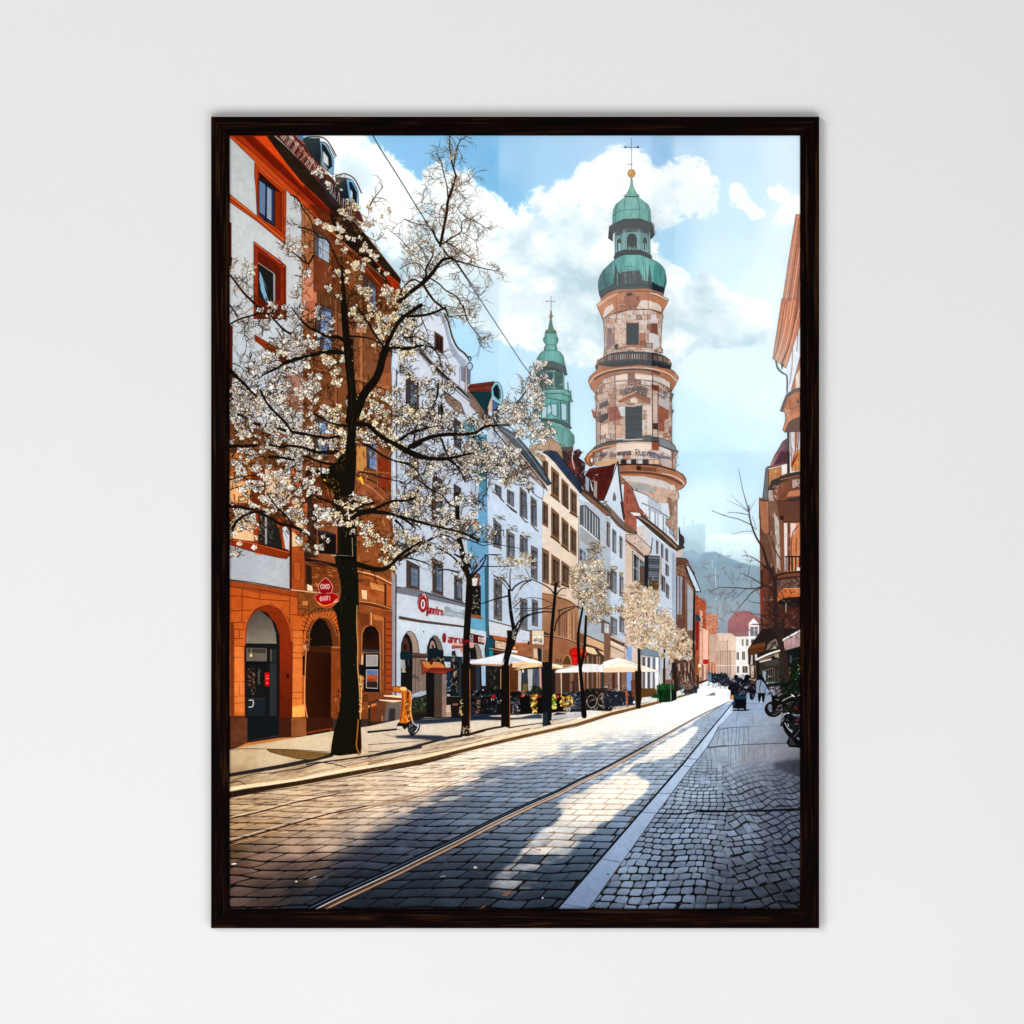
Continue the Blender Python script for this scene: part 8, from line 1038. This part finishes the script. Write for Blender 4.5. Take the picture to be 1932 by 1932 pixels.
# ink strength: the soft boxes mirrored in the glass lift the upper right of the sheet, so those motifs are inked a little deeper
XX, YY = grid(0, 0, CW, CH)
sm = lambda a, b, v: (lambda k: k * k * (3 - 2 * k))(np.clip((v - a) / (b - a), 0, 1))
def isin(*names): return np.isin(LAB, [i for i, p in enumerate(PARTS) if p and p[0] in names])
gr = (fbm(XX, YY, 7, 2, 4, .7) - .5) * 2                     # plaster and stone grain of the photographed street
solid = ~isin('printed_sky', 'printed_hill')
IMG[:] = IMG * (1 + (np.where(solid, .07, .012) * gr)[..., None])
IMG[:] = IMG * (1 + .06 * (np.where(solid, fbm(XX, YY * .5, 55, 6, 3) - .5, 0))[..., None])
for names, mul, sat in ((('printed_church_tower',), (.97, .97, .97), .80), (('printed_small_tower',), (.84, .88, .89), .85), (('printed_baroque_house', 'printed_white_house', 'printed_narrow_white_house', 'printed_gabled_house', 'printed_long_window_house'), (.96, .955, .95), .66),
                        (('printed_sandstone_house',), (1.03, .97, .91), 1.0), (('printed_green_bins',), (.8, .8, .8), .8), (('printed_right_facade',), (1, 1, 1), .85), (('printed_hill',), (1.13, 1.12, 1.10), .9), (('printed_turquoise_house',), (.97, .97, .97), .78), (('printed_sky',), (1., 1., 1.), .93), (('printed_cream_house',), (.95, .95, .96), .92), (('printed_cobbled_street', 'printed_footway'), (1, 1, 1), .92)):
    m = isin(*names)[..., None]; g = IMG.mean(-1, keepdims=True); IMG[:] = np.where(m, (g + (IMG - g) * sat) * np.array(mul, np.float32), IMG)
cu = isin('printed_church_tower') & (IMG[..., 1] > IMG[..., 0] * 1.08); IMG[:] = IMG * np.where(cu, .9, 1.)[..., None]
g = np.clip(IMG.mean(-1, keepdims=True), .02, 1); g2 = g - np.where(solid[..., None], .05, 0) * np.sin(g * 6.2832); IMG[:] = IMG * (.5 + .5 * g2 / g) + .5 * (g2 - g)
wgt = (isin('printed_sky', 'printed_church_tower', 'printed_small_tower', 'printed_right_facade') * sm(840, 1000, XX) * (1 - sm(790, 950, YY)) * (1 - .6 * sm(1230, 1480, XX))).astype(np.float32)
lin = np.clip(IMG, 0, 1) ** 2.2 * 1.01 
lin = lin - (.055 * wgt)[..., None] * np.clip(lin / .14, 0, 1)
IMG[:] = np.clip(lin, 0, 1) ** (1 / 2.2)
del XX, YY, wgt, lin, gr, solid
KZ, KEY, LOW, SIDE, SOFT, AMB = .95, 63., 137., 26., 2.3, .045
# ================================================================ the place: wall, frame, print, glass, lamps
import bpy, bmesh
sc = bpy.context.scene
K = .0005; D = 2.5; CX = 973.
def W(px, py, d):            # photograph pixel -> point on the plane d in front of the wall
    s = K * (D - d) / D
    return ((px - CX) * s, -d, (CX - py) * s)
def nt(m):
    m.use_nodes = True; t = m.node_tree; b = next(n for n in t.nodes if n.type == 'BSDF_PRINCIPLED'); return t, t.nodes, t.links, b
def mesh(name, verts, faces, mat, parent=None, uvs=None):
    me = bpy.data.meshes.new(name); me.from_pydata(verts, [], faces)
    if uvs is not None:
        l = me.uv_layers.new(name='UVMap'); l.data.foreach_set('uv', np.asarray(uvs, np.float32).ravel())
    me.materials.append(mat); me.validate(); me.update()
    o = bpy.data.objects.new(name, me); sc.collection.objects.link(o)
    if parent: o.parent = parent; o.matrix_parent_inverse = parent.matrix_world.inverted()
    return o

# --- wall
wm = bpy.data.materials.new('plaster'); t, N, L, b = nt(wm)
tc = N.new('ShaderNodeTexCoord'); n1 = N.new('ShaderNodeTexNoise'); n1.inputs['Scale'].default_value = 2.2; n1.inputs['Detail'].default_value = 5
n2 = N.new('ShaderNodeTexNoise'); n2.inputs['Scale'].default_value = 160; n2.inputs['Detail'].default_value = 4
n3 = N.new('ShaderNodeTexNoise'); n3.inputs['Scale'].default_value = 9; n3.inputs['Detail'].default_value = 6
cr = N.new('ShaderNodeValToRGB'); cr.color_ramp.elements[0].position = .3; cr.color_ramp.elements[1].position = .7
cr.color_ramp.elements[0].color = (.782, .777, .772, 1); cr.color_ramp.elements[1].color = (.806, .803, .800, 1)
ad = N.new('ShaderNodeMath'); ad.operation = 'MULTIPLY_ADD'; ad.inputs[1].default_value = .35
bp = N.new('ShaderNodeBump'); bp.inputs['Strength'].default_value = .10; bp.inputs['Distance'].default_value = .0012
for n in (n1, n2, n3): L.new(tc.outputs['Object'], n.inputs['Vector'])
L.new(n1.outputs['Fac'], cr.inputs['Fac']); L.new(cr.outputs['Color'], b.inputs['Base Color'])
L.new(n3.outputs['Fac'], ad.inputs[0]); L.new(n2.outputs['Fac'], ad.inputs[2]); L.new(ad.outputs[0], bp.inputs['Height']); L.new(bp.outputs[0], b.inputs['Normal'])
b.inputs['Roughness'].default_value = .9; b.inputs['Specular IOR Level'].default_value = .15
wall = mesh('wall', [(-4, 0, -2.4), (4, 0, -2.4), (4, 0, 2.4), (-4, 0, 2.4), (-4, .12, -2.4), (4, .12, -2.4), (4, .12, 2.4), (-4, .12, 2.4)],
            [(0, 1, 2, 3), (5, 4, 7, 6), (1, 5, 6, 2), (4, 0, 3, 7), (3, 2, 6, 7), (4, 5, 1, 0)], wm)
wall['kind'] = 'structure'; wall['label'] = 'plain pale grey plaster wall behind the framed print'

# --- frame
def wood(name, vertical, seed, dark):
    m = bpy.data.materials.new(name); t, N, L, b = nt(m)
    tc = N.new('ShaderNodeTexCoord'); mp_ = N.new('ShaderNodeMapping'); mp_.inputs['Location'].default_value = (seed, seed * .7, 0)
    mp_.inputs['Scale'].default_value = (1, 1, .035) if vertical else (.035, 1, 1)
    g = N.new('ShaderNodeTexNoise'); g.inputs['Scale'].default_value = 300; g.inputs['Detail'].default_value = 5; g.inputs['Distortion'].default_value = 1.1
    r = N.new('ShaderNodeValToRGB'); e = r.color_ramp.elements; e[0].position = .38; e[1].position = .74
    e[0].color = (.0006, .0002, .0002, 1); e[1].color = (.030 * dark, .013 * dark, .004 * dark, 1); x = e.new(.57); x.color = (.0048 * dark, .0007 * dark, .0004 * dark, 1)
    bu = N.new('ShaderNodeBump'); bu.inputs['Strength'].default_value = .35; bu.inputs['Distance'].default_value = .0006
    L.new(tc.outputs['Object'], mp_.inputs['Vector']); L.new(mp_.outputs[0], g.inputs['Vector']); L.new(g.outputs['Fac'], r.inputs['Fac'])
    L.new(r.outputs[0], b.inputs['Base Color']); L.new(g.outputs['Fac'], bu.inputs['Height']); L.new(bu.outputs[0], b.inputs['Normal'])
    b.inputs['Roughness'].default_value = .7; b.inputs['Specular IOR Level'].default_value = .03
    return m
OX0, OX1, OY0, OY1 = 401.1, 1556.7, 221.8, 1764.0      # outer edge
IX0, IX1, IY0, IY1 = 436.4, 1520.4, 257.6, 1727.4      # inner edge
FD = .0165; PD = .0125
frame = bpy.data.objects.new('framed_print', None); sc.collection.objects.link(frame)
frame.location = W(CX, OY1, .010); frame.empty_display_size = .05
bpy.context.view_layer.update()
frame['label'] = 'dark wood framed print of an old town street with church tower hanging on the wall'; frame['category'] = 'picture'
PO = .35                                                 # px of outer bevel
prof = [(0., .0012), (0., FD - .0012), (.03, FD), (.90, FD), (.965, FD - .0006), (1., FD - .002), (1., PD + .0001), (.86, PD - .002), (.86, .0012)]   # (outer->inner, depth)
def rail(name, a_out, b_out, a_in, b_in, mat, lab):
    v = []; 
    for (ox, oy), (ix, iy) in ((a_out, a_in), (b_out, b_in)):
        for f, d in prof: v.append(W(ox + (ix - ox) * f, oy + (iy - oy) * f, d))
    n = len(prof); fc = [(i, (i + 1) % n, n + (i + 1) % n, n + i) for i in range(n)] + [tuple(range(n))[::-1], tuple(range(n, 2 * n))]
    o = mesh(name, v, fc, mat, frame)
    bm = bmesh.new(); bm.from_mesh(o.data); bmesh.ops.recalc_face_normals(bm, faces=bm.faces); bm.to_mesh(o.data); bm.free()
    o['label'] = lab; return o
TL, TR, BR_, BL_ = (OX0, OY0), (OX1, OY0), (OX1, OY1), (OX0, OY1); tl, tr, br, bl = (IX0, IY0), (IX1, IY0), (IX1, IY1), (IX0, IY1)
rail('frame_rail', TL, TR, tl, tr, wood('wood_top', False, 1.3, 1.0), 'top rail of the dark wood frame')
rail('frame_rail', TR, BR_, tr, br, wood('wood_right', True, 4.1, 1.1), 'right rail of the dark wood frame')
rail('frame_rail', BR_, BL_, br, bl, wood('wood_bottom', False, 7.7, 1.25), 'bottom rail of the dark wood frame')
rail('frame_rail', BL_, TL, bl, tl, wood('wood_left', True, 9.2, 1.0), 'left rail of the dark wood frame')
bm_ = bpy.data.materials.new('backing'); t, N, L, b = nt(bm_); nb = N.new('ShaderNodeTexNoise'); nb.inputs['Scale'].default_value = 90; rb = N.new('ShaderNodeValToRGB')
rb.color_ramp.elements[0].color = (.16, .11, .07, 1); rb.color_ramp.elements[1].color = (.24, .17, .11, 1); L.new(nb.outputs['Fac'], rb.inputs['Fac']); L.new(rb.outputs[0], b.inputs['Base Color'])
def slab(name, x0, y0, x1, y1, d0, d1, mat, parent):
    v = [W(x0, y1, d0), W(x1, y1, d0), W(x1, y0, d0), W(x0, y0, d0), W(x0, y1, d1), W(x1, y1, d1), W(x1, y0, d1), W(x0, y0, d1)]
    return mesh(name, v, [(3, 2, 1, 0), (4, 5, 6, 7), (0, 1, 5, 4), (1, 2, 6, 5), (2, 3, 7, 6), (3, 0, 4, 7)], mat, parent)
slab('backing_board', IX0 - 3.4, IY0 - 3.4, IX1 + 3.4, IY1 + 3.4, .003, PD - .0018, bm_, frame)

# --- the print: ink map made above, shown on matt paper
ink = bpy.data.images.new('ink_map', CW, CH, alpha=False)
buf = np.ones((CH, CW, 4), np.float32); buf[..., :3] = np.clip(IMG[::-1], 0, 1); ink.pixels.foreach_set(buf.ravel()); ink.update(); ink.pack()
pm = bpy.data.materials.new('printed_paper'); t, N, L, b = nt(pm)
uv = N.new('ShaderNodeUVMap'); uv.uv_map = 'UVMap'; im = N.new('ShaderNodeTexImage'); im.image = ink; im.interpolation = 'Linear'; im.extension = 'EXTEND'
pn = N.new('ShaderNodeTexNoise'); pn.inputs['Scale'].default_value = 900; pb = N.new('ShaderNodeBump'); pb.inputs['Strength'].default_value = .04; pb.inputs['Distance'].default_value = .0002
L.new(uv.outputs[0], im.inputs['Vector']); L.new(im.outputs['Color'], b.inputs['Base Color']); L.new(pn.outputs['Fac'], pb.inputs['Height']); L.new(pb.outputs[0], b.inputs['Normal'])
b.inputs['Roughness'].default_value = .85; b.inputs['Specular IOR Level'].default_value = 0.
def U(px, py): return ((px - PX0) / (PX1 - PX0), 1 - (py - PY0) / (PY1 - PY0))
q = [(PX0, PY1), (PX1, PY1), (PX1, PY0), (PX0, PY0)]
sheet = mesh('print', [W(x, y, PD - .0004) for x, y in q], [(0, 1, 2, 3)], pm, frame, [U(x, y) for x, y in q])
sheet['label'] = 'portrait street picture printed on paper behind the glass'
ST_ = 2; lab = LAB[::ST_, ::ST_]; cell = ST_ / SS
for i, pdat in enumerate(PARTS):
    if not pdat: continue
    verts = []; faces = []; uvs = []
    rows, cols = lab.shape
    open_ = {}                                           # merge equal runs of neighbouring rows into one quad
    def close(k, y1):
        (a, c), y0 = k, open_.pop(k)
        x0, x1 = PX0 + a * cell, PX0 + c * cell; ya, yb = PY0 + y0 * cell, PY0 + y1 * cell
        n = len(verts)
        for x, y in ((x0, yb), (x1, yb), (x1, ya), (x0, ya)): verts.append(W(x, y, PD - .0001)); uvs.append(U(x, y))
        faces.append((n, n + 1, n + 2, n + 3))
    for r in range(rows):
        m = (lab[r] == i).astype(np.int8); dd = np.diff(np.r_[0, m, 0]); cur = set(zip(np.nonzero(dd == 1)[0].tolist(), np.nonzero(dd == -1)[0].tolist()))
        for k in list(open_):
            if k not in cur: close(k, r)
        for k in cur:
            if k not in open_: open_[k] = r
    for k in list(open_): close(k, rows)
    if faces:
        o = mesh(pdat[0], verts, faces, pm, sheet, uvs); o['label'] = pdat[1]

# --- glass
gm = bpy.data.materials.new('picture_glass'); t, N, L, b = nt(gm); out = next(n for n in N if n.type == 'OUTPUT_MATERIAL')
tr_ = N.new('ShaderNodeBsdfTransparent'); tr_.inputs[0].default_value = (1, 1, 1, 1); gl = N.new('ShaderNodeBsdfGlossy'); gl.inputs['Roughness'].default_value = .012
fr = N.new('ShaderNodeFresnel'); fr.inputs['IOR'].default_value = 1.42; mx = N.new('ShaderNodeMixShader')
L.new(fr.outputs[0], mx.inputs[0]); L.new(tr_.outputs[0], mx.inputs[1]); L.new(gl.outputs[0], mx.inputs[2]); L.new(mx.outputs[0], out.inputs['Surface'])
q = [(IX0 - 1, IY1 + 1), (IX1 + 1, IY1 + 1), (IX1 + 1, IY0 - 1), (IX0 - 1, IY0 - 1)]
g = mesh('glass', [W(x, y, PD + .0012) for x, y in q], [(0, 1, 2, 3)], gm, frame); g['label'] = 'clear glass pane over the print'

# --- lamps
def area(name, loc, target, sx, sy, p, col=(1, 1, 1)):
    l = bpy.data.lights.new(name, 'AREA'); l.shape = 'RECTANGLE'; l.size = sx; l.size_y = sy; l.energy = p; l.color = col
    o = bpy.data.objects.new(name, l); sc.collection.objects.link(o); o.location = loc
    from mathutils import Vector
    o.rotation_euler = (Vector(target) - Vector(loc)).to_track_quat('-Z', 'Y').to_euler(); return o
area('key_lamp', (-1.85, -3.9, KZ), (.1, 0, -.3), 1.2, 1.2, KEY, (1, .995, .985))
area('low_fill_lamp', (.2, -4.1, -2.3), (0, 0, -.75), 4.2, 2.2, LOW, (1, 1, 1))
area('side_lamp', (-2.3, -3.2, -1.3), (0, 0, -.4), 1.6, 1.6, SIDE * 1.1); area('side_lamp', (2.0, -3.7, -1.5), (0, 0, -.4), 1.9, 1.9, SIDE * .8)
def softbox(name, x0, x1, y0, y1, rad, dl=3.6):          # window-like soft boxes behind the camera that the glass mirrors
    dc = D - PD; f = 1 + dl / dc; a, _, c_ = W(x0, y0, PD); b_, _, d_ = W(x1, y1, PD)
    a, b_, c_, d_ = a * f, b_ * f, c_ * f, d_ * f; w_, h_ = b_ - a, c_ - d_
    o = area(name, ((a + b_) / 2, -dl, (c_ + d_) / 2), ((a + b_) / 2, 0, (c_ + d_) / 2), w_, h_, rad * math.pi * w_ * h_); return o
softbox('window_softbox', 948, 1238, -60, 858, SOFT); softbox('window_softbox', 1282, 1900, -60, 858, SOFT)
wd_ = bpy.data.worlds.new('World'); sc.world = wd_; wd_.use_nodes = True; wd_.node_tree.nodes['Background'].inputs[0].default_value = (1, 1, 1, 1); wd_.node_tree.nodes['Background'].inputs[1].default_value = AMB
cam = bpy.data.cameras.new('camera'); co = bpy.data.objects.new('camera', cam); sc.collection.objects.link(co); co.location = (0, -D, 0); co.rotation_euler = (math.pi / 2, 0, 0)
cam.sensor_width = 36; cam.lens = 36 * D / (1946 * K); cam.clip_start = .05; cam.clip_end = 50; sc.camera = co
sc.view_settings.view_transform = 'Standard'; sc.view_settings.look = 'None'; sc.view_settings.gamma = 1; sc.view_settings.exposure = 0; sc.view_settings.use_curve_mapping = False
sc.cycles.use_denoising = True; sc.cycles.sample_clamp_indirect = 4
